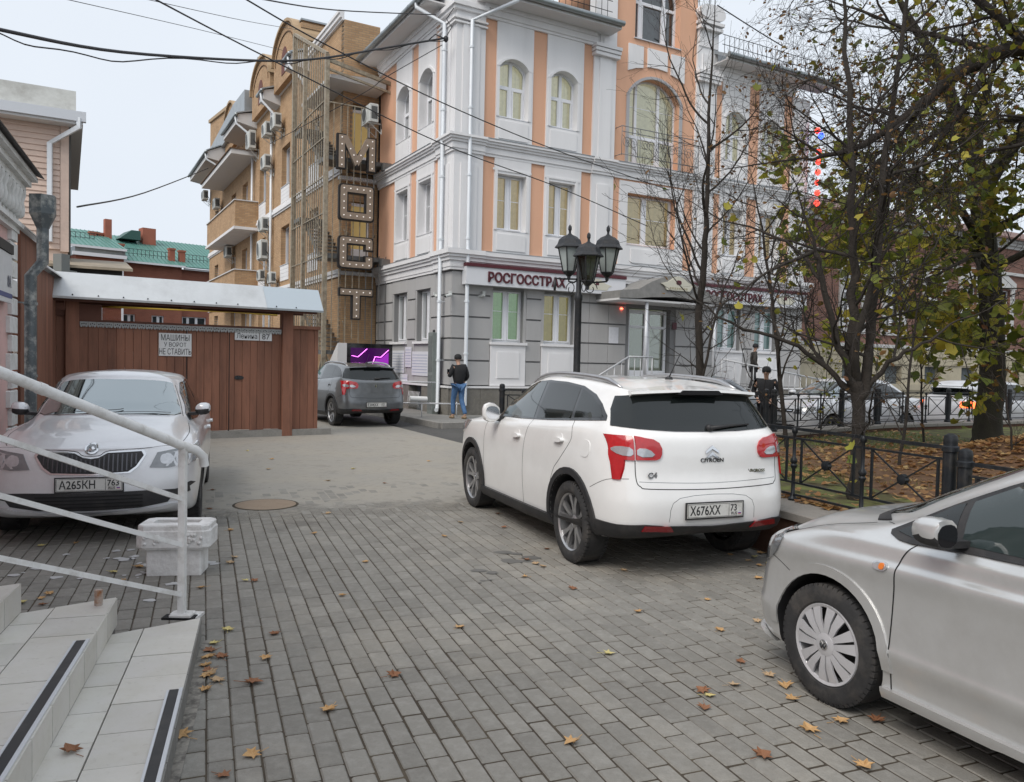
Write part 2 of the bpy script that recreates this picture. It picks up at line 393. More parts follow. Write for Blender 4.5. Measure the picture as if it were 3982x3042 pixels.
def wheel(parent, x, y, s, r, rim_r, width, style, M, prefix_loc=True, steer=0.0):
    """tyre with tread blocks, rim with spokes; s=+1 left side"""
    tyre = MB(); n = 48; hw = width/2
    prof = [(rim_r*1.0, -hw*.86), (rim_r*1.06, -hw*.98), (r*.86, -hw*1.04), (r*.95, -hw*.96), (r*.985, -hw*.78), (r, -hw*.5), (r, hw*.5), (r*.985, hw*.78), (r*.95, hw*.96), (r*.86, hw*1.04), (rim_r*1.06, hw*.98), (rim_r*1.0, hw*.86)]
    vs = []; fs = []
    for (rr, yy) in prof:
        for k in range(n):
            a = 2*math.pi*k/n; vs.append((rr*math.cos(a), yy, rr*math.sin(a)))
    m_ = len(prof)
    for i in range(m_-1):
        for k in range(n): fs.append((i*n+k, i*n+(k+1)%n, (i+1)*n+(k+1)%n, (i+1)*n+k))
    tyre.add(vs, fs)
    nb = 56
    for k in range(nb):                                   # shoulder blocks
        for sy in (-1, 1):
            a = 2*math.pi*(k+(.5 if sy > 0 else 0))/nb; c, d = math.cos(a), math.sin(a); t = 2*math.pi/nb*.36*r
            for (ra, rb, ya, yb) in ((r*.93, r*1.004, hw*.62, hw*.95),):
                q = []
                for rr in (ra, rb):
                    for tt in (-t, t):
                        for yy in (ya, yb*(1.03 if rr == ra else .93)):
                            q.append((rr*c - tt*d, sy*yy, rr*d + tt*c))
                tyre.add(q, [(0,1,3,2),(4,6,7,5),(0,4,5,1),(2,3,7,6),(0,2,6,4),(1,5,7,3)])
    t = tyre.build('wheel', M['tyre'], parent, smooth=True, angle=35, fix=True)
    t.location = (x, y, r); t.rotation_euler = (0, 0, steer)
    rim = MB()
    yo = s*hw*.9; yi = -s*hw*.75
    # barrel
    for (ra, ya, rb, yb) in ((rim_r, yo, rim_r*.95, yo - s*.012), (rim_r*.95, yo - s*.012, rim_r*.90, yi)):
        vs = []; 
        for k in range(n):
            a = 2*math.pi*k/n; vs += [(ra*math.cos(a), ya, ra*math.sin(a)), (rb*math.cos(a), yb, rb*math.sin(a))]
        rim.add(vs, [(2*k, 2*k+1, (2*k+3) % (2*n), (2*k+2) % (2*n)) for k in range(n)])
    hub = MB(); 
    if style == 'alloy':      # ten bladed spokes in twisted pairs
        yf = yo - s*.025
        for k in range(5):
            for dd, tw in ((-.20, .10), (.20, -.10)):
                a = 2*math.pi*k/5 + .35
                a0, a1 = a + dd*.6, a + dd*1.35
                w0, w1 = .044, .040
                q = []
                for (rr, aa, ww, yy) in ((rim_r*.16, a0, w0, yf - s*.018), (rim_r*.60, a + dd*.95, .032, yf - s*.004), (rim_r*.955, a1, w1 + .012, yf + s*.006)):
                    c, d = math.cos(aa), math.sin(aa)
                    for sg in (-1, 1):
                        for dep in (0, -.03):
                            q.append((rr*c - sg*ww/2*d, yy + s*dep, rr*d + sg*ww/2*c))
                F = []
                for b in (0, 4):
                    F += [(b, b+2, b+6, b+4), (b+1, b+5, b+7, b+3), (b, b+4, b+5, b+1), (b+2, b+3, b+7, b+6)]
                rim.add(q, F)
        rim.lathe([(rim_r*.22, yf - s*.05), (rim_r*.22, yf - s*.015), (rim_r*.14, yf - s*.006), (rim_r*.13, yf-s*.012)], 20, axis='y')
        hub.lathe([(rim_r*.115, yf - s*.02), (rim_r*.115, yf - s*.004), (rim_r*.09, yf)], 16, axis='y')
    elif style == 'cap':      # plastic hub cap, seven broad double blades
        yf = yo + s*.002
        for k in range(7):
            a = 2*math.pi*k/7 + .1
            for half in (-1, 1):
                q = []
                for (rr, w0, w1, yy) in ((rim_r*.22, .002, .026, yf + s*.004), (rim_r*.60, .005, .044, yf + s*.010), (rim_r*.97, .008, .066, yf - s*.004)):
                    for ww in (w0, w1):
                        c, d = math.cos(a), math.sin(a); tt = half*ww
                        for dep in (0, -.012): q.append((rr*c - tt*d, yy + s*dep, rr*d + tt*c))
                F = []
                for b in (0, 4):
                    F += [(b, b+2, b+6, b+4), (b+1, b+5, b+7, b+3), (b, b+4, b+5, b+1), (b+2, b+3, b+7, b+6)]
                rim.add(q, F)
        vs = []
        for k in range(n):
            a = 2*math.pi*k/n
            vs += [(rim_r*.93*math.cos(a), yf - s*.002, rim_r*.93*math.sin(a)), (rim_r*1.0*math.cos(a), yf + s*.004, rim_r*1.0*math.sin(a)), (rim_r*1.03*math.cos(a), yf - s*.01, rim_r*1.03*math.sin(a))]
        rim.add(vs, [(3*k+j, 3*k+j+1, (3*k+4+j) % (3*n), (3*k+3+j) % (3*n)) for k in range(n) for j in (0, 1)])
        rim.lathe([(rim_r*.30, yf - s*.02), (rim_r*.28, yf + s*.006), (rim_r*.17, yf + s*.012)], 24, axis='y')
        hub.lathe([(rim_r*.13, yf + s*.012), (rim_r*.13, yf + s*.016), (rim_r*.11, yf + s*.017)], 20, axis='y')
    else:
        yf = yo - s*.02
        for k in range(5):
            a = 2*math.pi*k/5 + .2; q = []
            for (rr, ww, yy) in ((rim_r*.14, .05, yf - s*.01), (rim_r*.95, .062, yf)):
                c, d = math.cos(a), math.sin(a)
                for sg in (-1, 1):
                    for dep in (0, -.03): q.append((rr*c - sg*ww/2*d, yy + s*dep, rr*d + sg*ww/2*c))
            rim.add(q, [(0, 2, 6, 4), (1, 5, 7, 3), (0, 4, 5, 1), (2, 3, 7, 6)])
        rim.lathe([(rim_r*.22, yf - s*.05), (rim_r*.22, yf), (rim_r*.14, yf + s*.004)], 16, axis='y')
        hub.lathe([(rim_r*.1, yf), (rim_r*.1, yf + s*.008)], 12, axis='y')
    rim.build('rim', M['capsilver'] if style == 'cap' else M['alloy'], t, smooth=True, angle=30, fix=True)
    hub.build('hub_cap', M['chrome'], t, smooth=True, angle=30, fix=True)
    dk = MB(); dk.lathe([(rim_r*.9, yi*.2 - s*.0), (rim_r*.9, yi*.2 + s*.012)], 24, axis='y'); dk.build('brake_disc', M['darkmetal'], t, fix=True)
    return t

def plate_thing(parent, o, ex, text, region, M, w=.52, h=.112, frame=True):
    """number plate; o centre, ex reading direction"""
    ex = Vector(ex).normalized(); up = Vector((0,0,1)); nn = ex.cross(up)
    def fn(u, v, d): return Vector(o) + ex*u + up*v + nn*d
    if frame:
        mb = MB(); mb.prism([(-w/2-.012,-h/2-.014),(w/2+.012,-h/2-.014),(w/2+.012,h/2+.010),(-w/2-.012,h/2+.010)], fn, -.012, .0); fr = mb.build('plate_frame', M['blackpl'], parent, fix=True)
    mb = MB(); mb.prism([(-w/2,-h/2),(w/2,-h/2),(w/2,h/2),(-w/2,h/2)], fn, 0, .004); pl = mb.build('number_plate', M['plate'], parent, fix=True)
    mb = MB(); b = .003
    for (u0,u1,v0,v1) in ((-w/2+.004,w/2-.004,h/2-.007,h/2-.004),(-w/2+.004,w/2-.004,-h/2+.004,-h/2+.007),(-w/2+.004,-w/2+.007,-h/2+.004,h/2-.004),(w/2-.007,w/2-.004,-h/2+.004,h/2-.004),(w/2-.135,w/2-.132,-h/2+.004,h/2-.004)):
        mb.prism([(u0,v0),(u1,v0),(u1,v1),(u0,v1)], fn, .004, .0048)
    mb.build('plate_border', M['ink'], pl, fix=True)
    big = text
    put_text('plate_text', big, .100, axes(fn(-w/2+.024, -h/2+.022, .0048), ex, up), M['ink'], pl, .0006, .0012, sx=.80)
    put_text('plate_text', region, .074, axes(fn(w/2-.122, -h/2+.045, .0048), ex, up), M['ink'], pl, .0006, .001, sx=.9)
    put_text('plate_text', 'RUS', .032, axes(fn(w/2-.112, -h/2+.014, .0048), ex, up), M['ink'], pl, .0006, .0003)
    mb = MB()
    for k, (m_) in enumerate(('fw','fb','fr')):
        f = MB(); v0 = -h/2+.030-.006*k; f.prism([(w/2-.045,v0),(w/2-.018,v0),(w/2-.018,v0+.006),(w/2-.045,v0+.006)], fn, .0048, .0054); f.build('flag_stripe', M[m_], pl, fix=True)
    return pl

CM = dict(
    tyre=mat('tyre_rubber', (.030,.030,.031), .85, var=.3, vscale=14, dirt=(.13,.115,.10), dscale=5, damt=.55, bump=.1, bscale=60),
    alloy=mat('alloy_grey', (.52,.52,.53), .32, .85, dirt=(.16,.15,.13), dscale=7, damt=.35),
    capsilver=mat('hubcap_silver', (.62,.62,.64), .38, .35, dirt=(.2,.19,.17), dscale=6, damt=.3),
    chrome=mat('chrome', (.72,.73,.75), .12, 1.0), darkmetal=mat('dark_metal', (.05,.05,.05), .6, .5),
    blackpl=mat('black_plastic', (.022,.022,.024), .55, dirt=(.11,.10,.09), dscale=4, damt=.35),
    blackgl=mat('black_gloss', (.010,.010,.012), .08, coat=.5),
    glass=mat('dark_car_glass', (.010,.013,.013), .03, coat=.25, spec=.5),
    glassl=mat('light_car_glass', (.028,.040,.040), .03, coat=.6, spec=.6),
    plate=mat('plate_white', (.66,.66,.63), .45, dirt=(.25,.22,.19), dscale=9, damt=.5), ink=mat('plate_ink', (.02,.02,.022), .6),
    fw=mat('flag_white', (.7,.7,.7), .5), fb=mat('flag_blue', (.03,.06,.4), .5), fr=mat('flag_red', (.5,.02,.02), .5),
    red=mat('tail_red', (.46,.010,.014), .12, coat=1.0, spec=.7, var=.10, vscale=25), reddk=mat('tail_red_dark', (.20,.006,.01), .15, coat=1.0),
    clear=mat('lamp_clear', (.55,.56,.58), .12, .55, coat=1.0, var=.12, vscale=40), lampdk=mat('lamp_smoked', (.22,.23,.24), .10, .4, coat=1.0, var=.15, vscale=18),
    wscreen=mat('windscreen_glass', (.36,.40,.41), .05, 1.0, coat=.5),
    orange=mat('lamp_orange', (.75,.20,.03), .2, coat=.8), gap=mat('panel_gap', (.006,.006,.007), .8),
)
def col15(f, r, w=None): return f

def make_suv(name, label, loc, az, paint, plate_txt, group=None, fancy=True, brand='chevron'):
    M = CM
    t = thing(name, label, 'car', loc, R(90 - az), group)      # local +x is the car's front
    XL = np.array([2.17,2.15,2.06,1.92,1.72,1.335,.85,0,-.8,-1.335,-1.75,-2.00,-2.12,-2.16,-2.17])
    YL = np.array([0,.36,.67,.80,.855,.88,.885,.89,.89,.885,.865,.79,.64,.34,0])
    wf = np.array([1,1,1,.8,.35,0,0,0,0,0,0,0,0,0,0.]); wr = wf[::-1].copy()
    def ring(dxf, dxr, wy, zf, zfs, zm, zrs, zr):
        X = XL + wf*dxf + wr*dxr
        Zc = np.interp(range(15), [0, 3, 5, 7, 9, 11, 14], [zf, zf*.5+zfs*.5, zfs, zm, zrs, (zrs+zr)/2, zr])
        return X, YL*wy, Zc
    rings = [ring(-.16, .14, .90, .22,.22,.22,.28,.36),
             ring(-.05, .05, .965, .27,.26,.26,.33,.40),
             ring(-.01, .01, .985, .42,.40,.40,.42,.46),
             ring(0, 0, 1.0, .58,.60,.60,.60,.60),
             ring(-.02, .02, 1.0, .72,.74,.74,.74,.72),
             ring(-.07, .045, .995, .86,.88,.88,.89,.84),
             ring(-.13, .055, .975, .95,.99,1.01,1.05,1.00)]
    # hood / shoulder
    rings.append((np.array([1.72,1.70,1.62,1.50,1.38,1.08,.70,-.05,-.78,-1.33,-1.735,-1.93,-2.05,-2.085,-2.095]),
                  np.array([0,.36,.62,.73,.79,.825,.84,.85,.85,.84,.81,.745,.61,.33,0]),
                  np.array([1.06,1.055,1.04,1.02,1.03,1.05,1.06,1.08,1.11,1.15,1.15,1.14,1.13,1.12,1.12])))
    b6 = (np.array([1.16,1.13,1.02,.90,.80,.60,.38,-.15,-.8,-1.35,-1.72,-1.88,-1.99,-2.025,-2.035]),
          np.array([0,.36,.62,.725,.765,.785,.80,.812,.81,.795,.765,.70,.58,.33,0]),
          np.array([1.13,1.125,1.10,1.085,1.09,1.10,1.11,1.14,1.18,1.215,1.235,1.215,1.20,1.185,1.18]))
    b7 = (np.array([.36,.34,.27,.17,.06,-.06,-.2,-.5,-.9,-1.2,-1.5,-1.70,-1.79,-1.82,-1.83]),
          np.array([0,.3,.50,.575,.60,.612,.62,.625,.62,.61,.60,.585,.50,.28,0]),
          np.array([1.535,1.53,1.515,1.495,1.505,1.52,1.535,1.545,1.54,1.53,1.51,1.485,1.475,1.49,1.495]))
    def mixr(a, b, t_, by=0., bx=0.):
        X = a[0]*(1-t_)+b[0]*t_; Y = a[1]*(1-t_)+b[1]*t_; Zc = a[2]*(1-t_)+b[2]*t_
        return X, Y*(1+by), Zc
    rings += [b6, mixr(b6, b7, .35, .012), mixr(b6, b7, .7, .012), b7]
    rings.append((b7[0]*.93-.04, b7[1]*.88, b7[2]+.022+.0*b7[0]))
    rings.append((b7[0]*.70-.2, b7[1]*.5, np.full(15, 1.578) - .02*np.abs(np.linspace(-1,1,15))))
    rings.append((b7[0]*.6-.25, b7[1]*0.0, np.full(15, 1.588) - .02*np.abs(np.linspace(-1,1,15))))
    me, bvh = car_body(rings, [(1.335, .36, .395, .52), (-1.335, .36, .395, .52)], pmats=(paint, M['blackpl']))
    body = link('body', me, t)
    # wheels
    for (x, y, s) in ((1.335, .765, 1), (1.335, -.765, -1), (-1.335, .765, 1), (-1.335, -.765, -1)):
        wheel(t, x, y, s, .345, .245, .225, 'alloy', M)
    # side glass: black surround, three panes
    sur = [(.70,1.105),(.60,1.20),(.40,1.335),(.17,1.445),(-.05,1.505),(-.35,1.527),(-.75,1.522),(-1.10,1.497),(-1.38,1.435),(-1.56,1.365),(-1.72,1.275),(-1.74,1.24),(-1.40,1.215),(-.75,1.17),(0,1.13)]
    p1 = [(.58,1.135),(.50,1.235),(.34,1.345),(.14,1.44),(-.05,1.485),(-.30,1.505),(-.36,1.16)]
    p2 = [(-.43,1.165),(-.37,1.505),(-.75,1.502),(-1.07,1.478),(-1.17,1.215)]
    p3 = [(-1.22,1.225),(-1.12,1.470),(-1.36,1.415),(-1.54,1.35),(-1.69,1.262)]
    for sd_, in (('left',), ('right',)):
        sr = stick('window_trim', bvh, sur, sd_, M['blackgl'], t, .001, .003)
        for p, m_ in ((p1, M['glassl']), (p2, M['glass']), (p3, M['glass'])):
            stick('side_window', bvh, p, sd_, m_, t, .004, .002)
        # lower trim strip
        # sill cladding and arch flares
        stick('sill_trim', bvh, [(.97,.24),(-.97,.26),(-.93,.345),(.93,.315)], sd_, M['blackpl'], t, .004, .03)
        for ax in (1.335, -1.335):
            po = arcpts(ax, .36, .452, -16, 196, 22) + arcpts(ax, .36, .396, 196, -16, 22)
            stick('arch_flare', bvh, po, sd_, M['blackpl'], t, .002, .014, .07)
        seam('door_gap', bvh, [(.885,.36),(.90,.75),(.885,.98),(.80,1.09)], sd_, M['gap'], t)
        seam('door_gap', bvh, [(-.29,.33),(-.28,.75),(-.30,1.0),(-.37,1.16)], sd_, M['gap'], t)
        seam('door_gap', bvh, [(-.90,.50),(-1.0,.74),(-1.13,.86),(-1.30,1.03),(-1.30,1.12),(-1.24,1.22)], sd_, M['gap'], t)
        for hx, hz in ((-.10, .965), (-1.10, 1.02)):
            s = 1 if sd_ == 'left' else -1
            hd = smoothpoly([(hx+.10,hz-.022),(hx+.10,hz+.018),(hx-.08,hz+.022),(hx-.08,hz-.018)], 2)
            stick('door_handle', bvh, hd, sd_, paint, t, .018, .016, .05)
            stick('handle_cup', bvh, smoothpoly([(hx+.05,hz-.055),(hx+.05,hz+.06),(hx-.05,hz+.06),(hx-.05,hz-.055)], 2), sd_, M['lampdk'] if False else paint, t, .0005, .001, .05)
        # lamps wrapping the corner
        tl = [(-1.885,1.09),(-1.91,1.13),(-2.008,1.14),(-2.012,.80),(-1.98,.84),(-1.92,.93),(-1.89,1.0)]
        stick('tail_light', bvh, smoothpoly(tl, 1), sd_, M['red'], t, .004, .008, .04)
        hl = [(1.45,1.0),(1.75,.985),(2.02,.90),(2.08,.80),(1.9,.82),(1.6,.90)]
        stick('headlight', bvh, hl, sd_, M['clear'], t, .003, .006, .05)
        s = 1 if sd_ == 'left' else -1
        # mirror
        mb = MB(); P = []
        for k in range(9):
            a = k/8*math.pi; xx = .60 + .085*math.cos(a)
            P.append(xx)
        mb = MB()
        n = 12; vs = []
        prof = [(0, .0, .0), (.02, .065, .045), (.07, .10, .075), (.13, .105, .085), (.175, .085, .07), (.195, .04, .03)]
        for (dy, rz, rx) in prof:
            for k in range(n):
                a = 2*math.pi*k/n
                c, d = math.cos(a), math.sin(a)
                c = math.copysign(abs(c)**.75, c); d = math.copysign(abs(d)**.75, d)
                vs.append((.50 + max(rx*c, -.045), s*(.845+dy), 1.150 + rz*d + dy*.06))
        fs = [(i*n+k, i*n+(k+1)%n, (i+1)*n+(k+1)%n, (i+1)*n+k) for i in range(len(prof)-1) for k in range(n)]
        fs += [tuple(range(n-1,-1,-1)), tuple((len(prof)-1)*n+k for k in range(n))]
        mb.add(vs, fs); mr = mb.build('mirror', paint, t, smooth=True, angle=50, fix=True)
        g = MB(); g.prism(smoothpoly([(s*.87,1.08),(s*1.02,1.09),(s*1.02,1.23),(s*.87,1.22)], 2), lambda u,v,d: (d,u,v), .453, .458); g.build('mirror_glass', M['chrome'], mr, fix=True)
        g = MB(); g.bar((.52, s*.76, 1.09), (.52, s*.88, 1.09), .06, .05); g.build('mirror_stalk', M['blackpl'], mr)
        # roof rail
        g = MB(); pts = []; rs = []
        for k in range(19):
            u = k/18; x = .22 - 1.85*u
            h = bvh.ray_cast(Vector((x, s*.565, 3)), Vector((0,0,-1)))
            z = (h[0].z if h[0] else 1.5)
            lift = .032*min(1, math.sin(math.pi*u)*2.6)
            pts.append((x, s*.565, z + lift)); rs.append(.012 + .010*min(1, math.sin(math.pi*u)*3))
        g.tube(pts, rs, 8); g.build('roof_rail', M['alloy'], t, smooth=True)
    # rear window and hatch
    rg = [(-.755,1.205),(-.60,1.19),(-.3,1.172),(0,1.168),(.3,1.172),(.60,1.19),(.755,1.205),(.70,1.33),(.635,1.435),(.5,1.458),(.25,1.468),(0,1.47),(-.25,1.468),(-.5,1.458),(-.635,1.435),(-.70,1.33)]
    stick('rear_window', bvh, rg, 'rear', M['glass'], t, .002, .004, .06)
    ri = [(u*.90, 1.19 + (v-1.17)*.93) for u, v in rg]
    sp = MB()                                       # roof spoiler with the third brake light
    vs = []; ys = [-.60,-.56,-.45,-.22,0,.22,.45,.56,.60]
    for y in ys:
        k = 1 - (abs(y)/.66)**2*.6
        vs += [(-1.62, y*.90, 1.536 - .06*(abs(y)/.66)**2), (-1.93+ .10*(abs(y)/.66)**3, y, 1.506 - .03*(abs(y)/.66)**2), (-1.935+.10*(abs(y)/.66)**3, y, 1.484 - .03*(abs(y)/.66)**2), (-1.80, y*.97, 1.462 - .03*(abs(y)/.66)**2)]
    fs = []
    for i in range(len(ys)-1):
        for k in range(4): fs.append((4*i+k, 4*i+(k+1)%4, 4*i+4+(k+1)%4, 4*i+4+k))
    fs += [(0,1,2,3), tuple(4*(len(ys)-1)+k for k in (3,2,1,0))]
    sp.add(vs, fs); spo = sp.build('spoiler', paint, t, smooth=True, angle=35, fix=True)
    g = MB(); g.prism([(-.22,1.462),(.22,1.462),(.17,1.498),(-.17,1.498)], lambda u,v,d: (d,u,v), -1.942, -1.90); g.build('brake_light', M['blackgl'], spo, fix=True)
    for k in (1, -1):
        def f(pl): return [(k*u, v) for u, v in pl]
        stick('tail_light', bvh, f([(.455,1.0),(.452,1.045),(.475,1.09),(.52,1.115),(.655,1.137),(.655,.957),(.50,.957),(.47,.97)]), 'rear', M['red'], t, .004, .008, .04)
        stick('tail_light', bvh, f([(.668,.955),(.735,.955),(.750,.90),(.76,.80),(.795,.80),(.80,.95),(.80,1.138),(.668,1.138)]), 'rear', M['red'], t, .004, .008, .04)
        stick('reversing_lens', bvh, smoothpoly(f([(.50,.985),(.65,.98),(.65,1.05),(.56,1.045)]), 1), 'rear', M['clear'], t, .014, .003, .04)
        stick('reversing_lens', bvh, smoothpoly(f([(.675,.985),(.76,.99),(.80,1.03),(.76,1.06),(.675,1.05)]), 1), 'rear', M['clear'], t, .014, .003, .04)
        stick('reflector', bvh, f([(.36,.415),(.62,.42),(.60,.458),(.40,.452)]), 'rear', M['reddk'], t, .02, .01, .06)
    seam('hatch_gap', bvh, [(-.665,.955),(-.66,.80),(-.63,.752),(-.55,.735),(0,.722),(.55,.735),(.63,.752),(.66,.80),(.665,.955)], 'rear', M['gap'], t, .007)
    seam('hatch_gap', bvh, [(-.64,.79),(0,.77),(.64,.79)], 'rear', M['lampdk'], t, .004)
    seam('bumper_gap', bvh, [(-2.05,.81),(-1.9,.79),(-1.70,.70)], 'left', M['gap'], t, .004)
    # lower black bumper
    stick('bumper_trim', bvh, [(-.87,.34),(-.6,.355),(0,.37),(.6,.355),(.87,.34),(.86,.45),(.60,.465),(.42,.45),(0,.435),(-.42,.45),(-.6,.465),(-.86,.45)], 'rear', M['blackpl'], t, .004, .012, .06)
    for sd_ in ('left', 'right'):
        stick('bumper_trim', bvh, [(-1.76,.30),(-2.12,.34),(-2.12,.45),(-1.78,.46)], sd_, M['blackpl'], t, .004, .010, .06)
    # plate recess, plate, emblem, letters, wiper, washer dots
    stick('plate_recess', bvh, [(-.40,.47),(.40,.47),(.31,.655),(-.31,.655)], 'rear', mat('recess_shade_paint', (.62,.62,.60), .4), t, .001, .002, .06) if False else None
    seam('recess_edge', bvh, [(-.40,.475),(-.31,.66),(.31,.66),(.40,.475)], 'rear', M['lampdk'], t, .004)
    hz = bvh.ray_cast(Vector((-5, .26, .555)), Vector((1,0,0)))[0].x
    plate_thing(t, (hz - .02, 0, .560), (0,-1,0), plate_txt[0], plate_txt[1], M)
    if brand == 'chevron':
        for dz in (0, .05):
            for k in (1, -1):
                stick('emblem', bvh, [(0,1.065-dz),(k*.062,1.020-dz),(k*.062,1.002-dz),(0,1.038-dz)], 'rear', M['chrome'], t, .003, .006, .03)
        e = Vector((0,-1,0)); hz2 = bvh.ray_cast(Vector((-5,0,.955)), Vector((1,0,0)))[0].x
        put_text('badge_text', 'CITROËN', .045, axes((hz2-.004, 0, .935), e, (0,0,1)), M['darkmetal'], t, .003, .0, 'CENTER', 1.15)
        hz3 = bvh.ray_cast(Vector((-5,.5,.84)), Vector((1,0,0)))[0].x
        put_text('badge_text', 'C4', .06, axes((hz3-.006, .58, .82), (0.05,-1,0), (0,0,1)), M['chrome'], t, .003, .002, 'LEFT', 1.2)
        put_text('badge_text', 'AIRCROSS', .032, axes((hz3-.006, -.35, .845), (-.05,-1,0), (0,0,1)), M['chrome'], t, .003, .001, 'LEFT', 1.15)
    else:
        stick('emblem', bvh, smoothpoly([(-.03,.98),(.03,.98),(.025,1.06),(-.025,1.06)]), 'rear', M['chrome'], t, .003, .006, .03)
    g = MB(); a = bvh.ray_cast(Vector((-5,-.02,1.20)), Vector((1,0,0)))[0]; b = bvh.ray_cast(Vector((-5,-.42,1.225)), Vector((1,0,0)))[0]
    g.tube([a+Vector((-.03,.0,0)), a*.5+b*.5+Vector((-.03,0,.004)), b+Vector((-.025,0,0))], [.02,.012,.006], 6); g.lathe([(.03,-.03),(.03,.0),(.02,.02)], 10, (a.x-.01, a.y, a.z), 'x'); g.build('rear_wiper', M['blackpl'], t, smooth=True)
    g = MB(); g.lathe([(.035,0),(.03,.02),(.012,.03)], 12, (-1.45, 0, 1.573)); g.tube([(-1.45,0,1.59),(-1.62,0,1.80)], [.006,.004], 6); g.build('antenna', M['blackpl'], t, smooth=True)
    stick('fuel_flap', bvh, smoothpoly([(-1.50,.93),(-1.50,1.07),(-1.66,1.07),(-1.66,.93)], 3), 'left', paint, t, .0, .0035, .04)
    return t
def lerp_ring(a, b, t_, by=0.): return (a[0]*(1-t_)+b[0]*t_, (a[1]*(1-t_)+b[1]*t_)*(1+by), a[2]*(1-t_)+b[2]*t_)
def rings_from(XL, YL, low, hood, belt, roof, ztop):
    XL, YL = np.array(XL), np.array(YL)
    wf = np.array([1,1,1,.8,.35,0,0,0,0,0,0,0,0,0,0.]); wr = wf[::-1].copy(); rg = []
    for dxf, dxr, wy, zf, zfs, zm, zrs, zr in low:
        rg.append((XL + wf*dxf + wr*dxr, YL*wy, np.interp(range(15), [0,3,5,7,9,11,14], [zf, zf*.5+zfs*.5, zfs, zm, zrs, (zrs+zr)/2, zr])))
    hood = [tuple(np.array(q, float) for q in h) for h in hood]
    belt = tuple(np.array(q, float) for q in belt); roof = tuple(np.array(q, float) for q in roof)
    rg += hood + [belt, lerp_ring(belt, roof, .35, .014), lerp_ring(belt, roof, .7, .014), roof]
    cx = roof[0][[0, 14]].mean()
    rg.append(((roof[0]-cx)*.93+cx, roof[1]*.87, roof[2] + (ztop-roof[2])*.5))
    rg.append(((roof[0]-cx)*.72+cx, roof[1]*.5, np.full(15, ztop-.012)))
    rg.append(((roof[0]-cx)*.6+cx, roof[1]*0, np.full(15, ztop)))
    return rg

def mirror_on(t, s, x, y, z, paint, M, sx=.075, sy=.20, sz=.075, signal=False):
    n = 16; vs = []
    prof = [(0, .35, .35), (.02, .75, .8), (sy*.35, 1, 1), (sy*.7, 1.0, 1.0), (sy*.9, .82, .85), (sy, .4, .4)]
    for (dy, rz, rx) in prof:
        for k in range(n):
            a = 2*math.pi*k/n; c, d = math.cos(a), math.sin(a)
            c = math.copysign(abs(c)**.7, c); d = math.copysign(abs(d)**.7, d)
            vs.append((x + max(rx*sx*1.15*c, -sx*.55), s*(y+dy), z + rz*sz*d + dy*.08))
    fs = [(i*n+k, i*n+(k+1)%n, (i+1)*n+(k+1)%n, (i+1)*n+k) for i in range(len(prof)-1) for k in range(n)]
    fs += [tuple(range(n-1,-1,-1)), tuple((len(prof)-1)*n+k for k in range(n))]
    mb = MB(); mb.add(vs, fs); me = mb.mesh('mirror', [paint, M['blackpl']], True, 45)
    for p in me.polygons:
        if p.center.z < z - sz*.05: p.material_index = 1
    bm = bmesh.new(); bm.from_mesh(me); bmesh.ops.recalc_face_normals(bm, faces=bm.faces); bm.to_mesh(me); bm.free()
    mr = link('mirror', me, t)
    g = MB(); g.prism(smoothpoly([(s*(y+.015),z-sz*.8),(s*(y+sy*.93),z-sz*.7),(s*(y+sy*.93),z+sz*.75),(s*(y+.015),z+sz*.75)], 2), lambda u,v,d: (d,u,v), x-sx*.57, x-sx*.53)
    g.build('mirror_glass', M['blackgl'], mr, fix=True)
    g = MB(); g.bar((x, s*(y-.08), z-sz*.75), (x, s*(y+.04), z-sz*.65), sx*.9, .03); g.build('mirror_stalk', M['blackpl'], mr)
    return mr

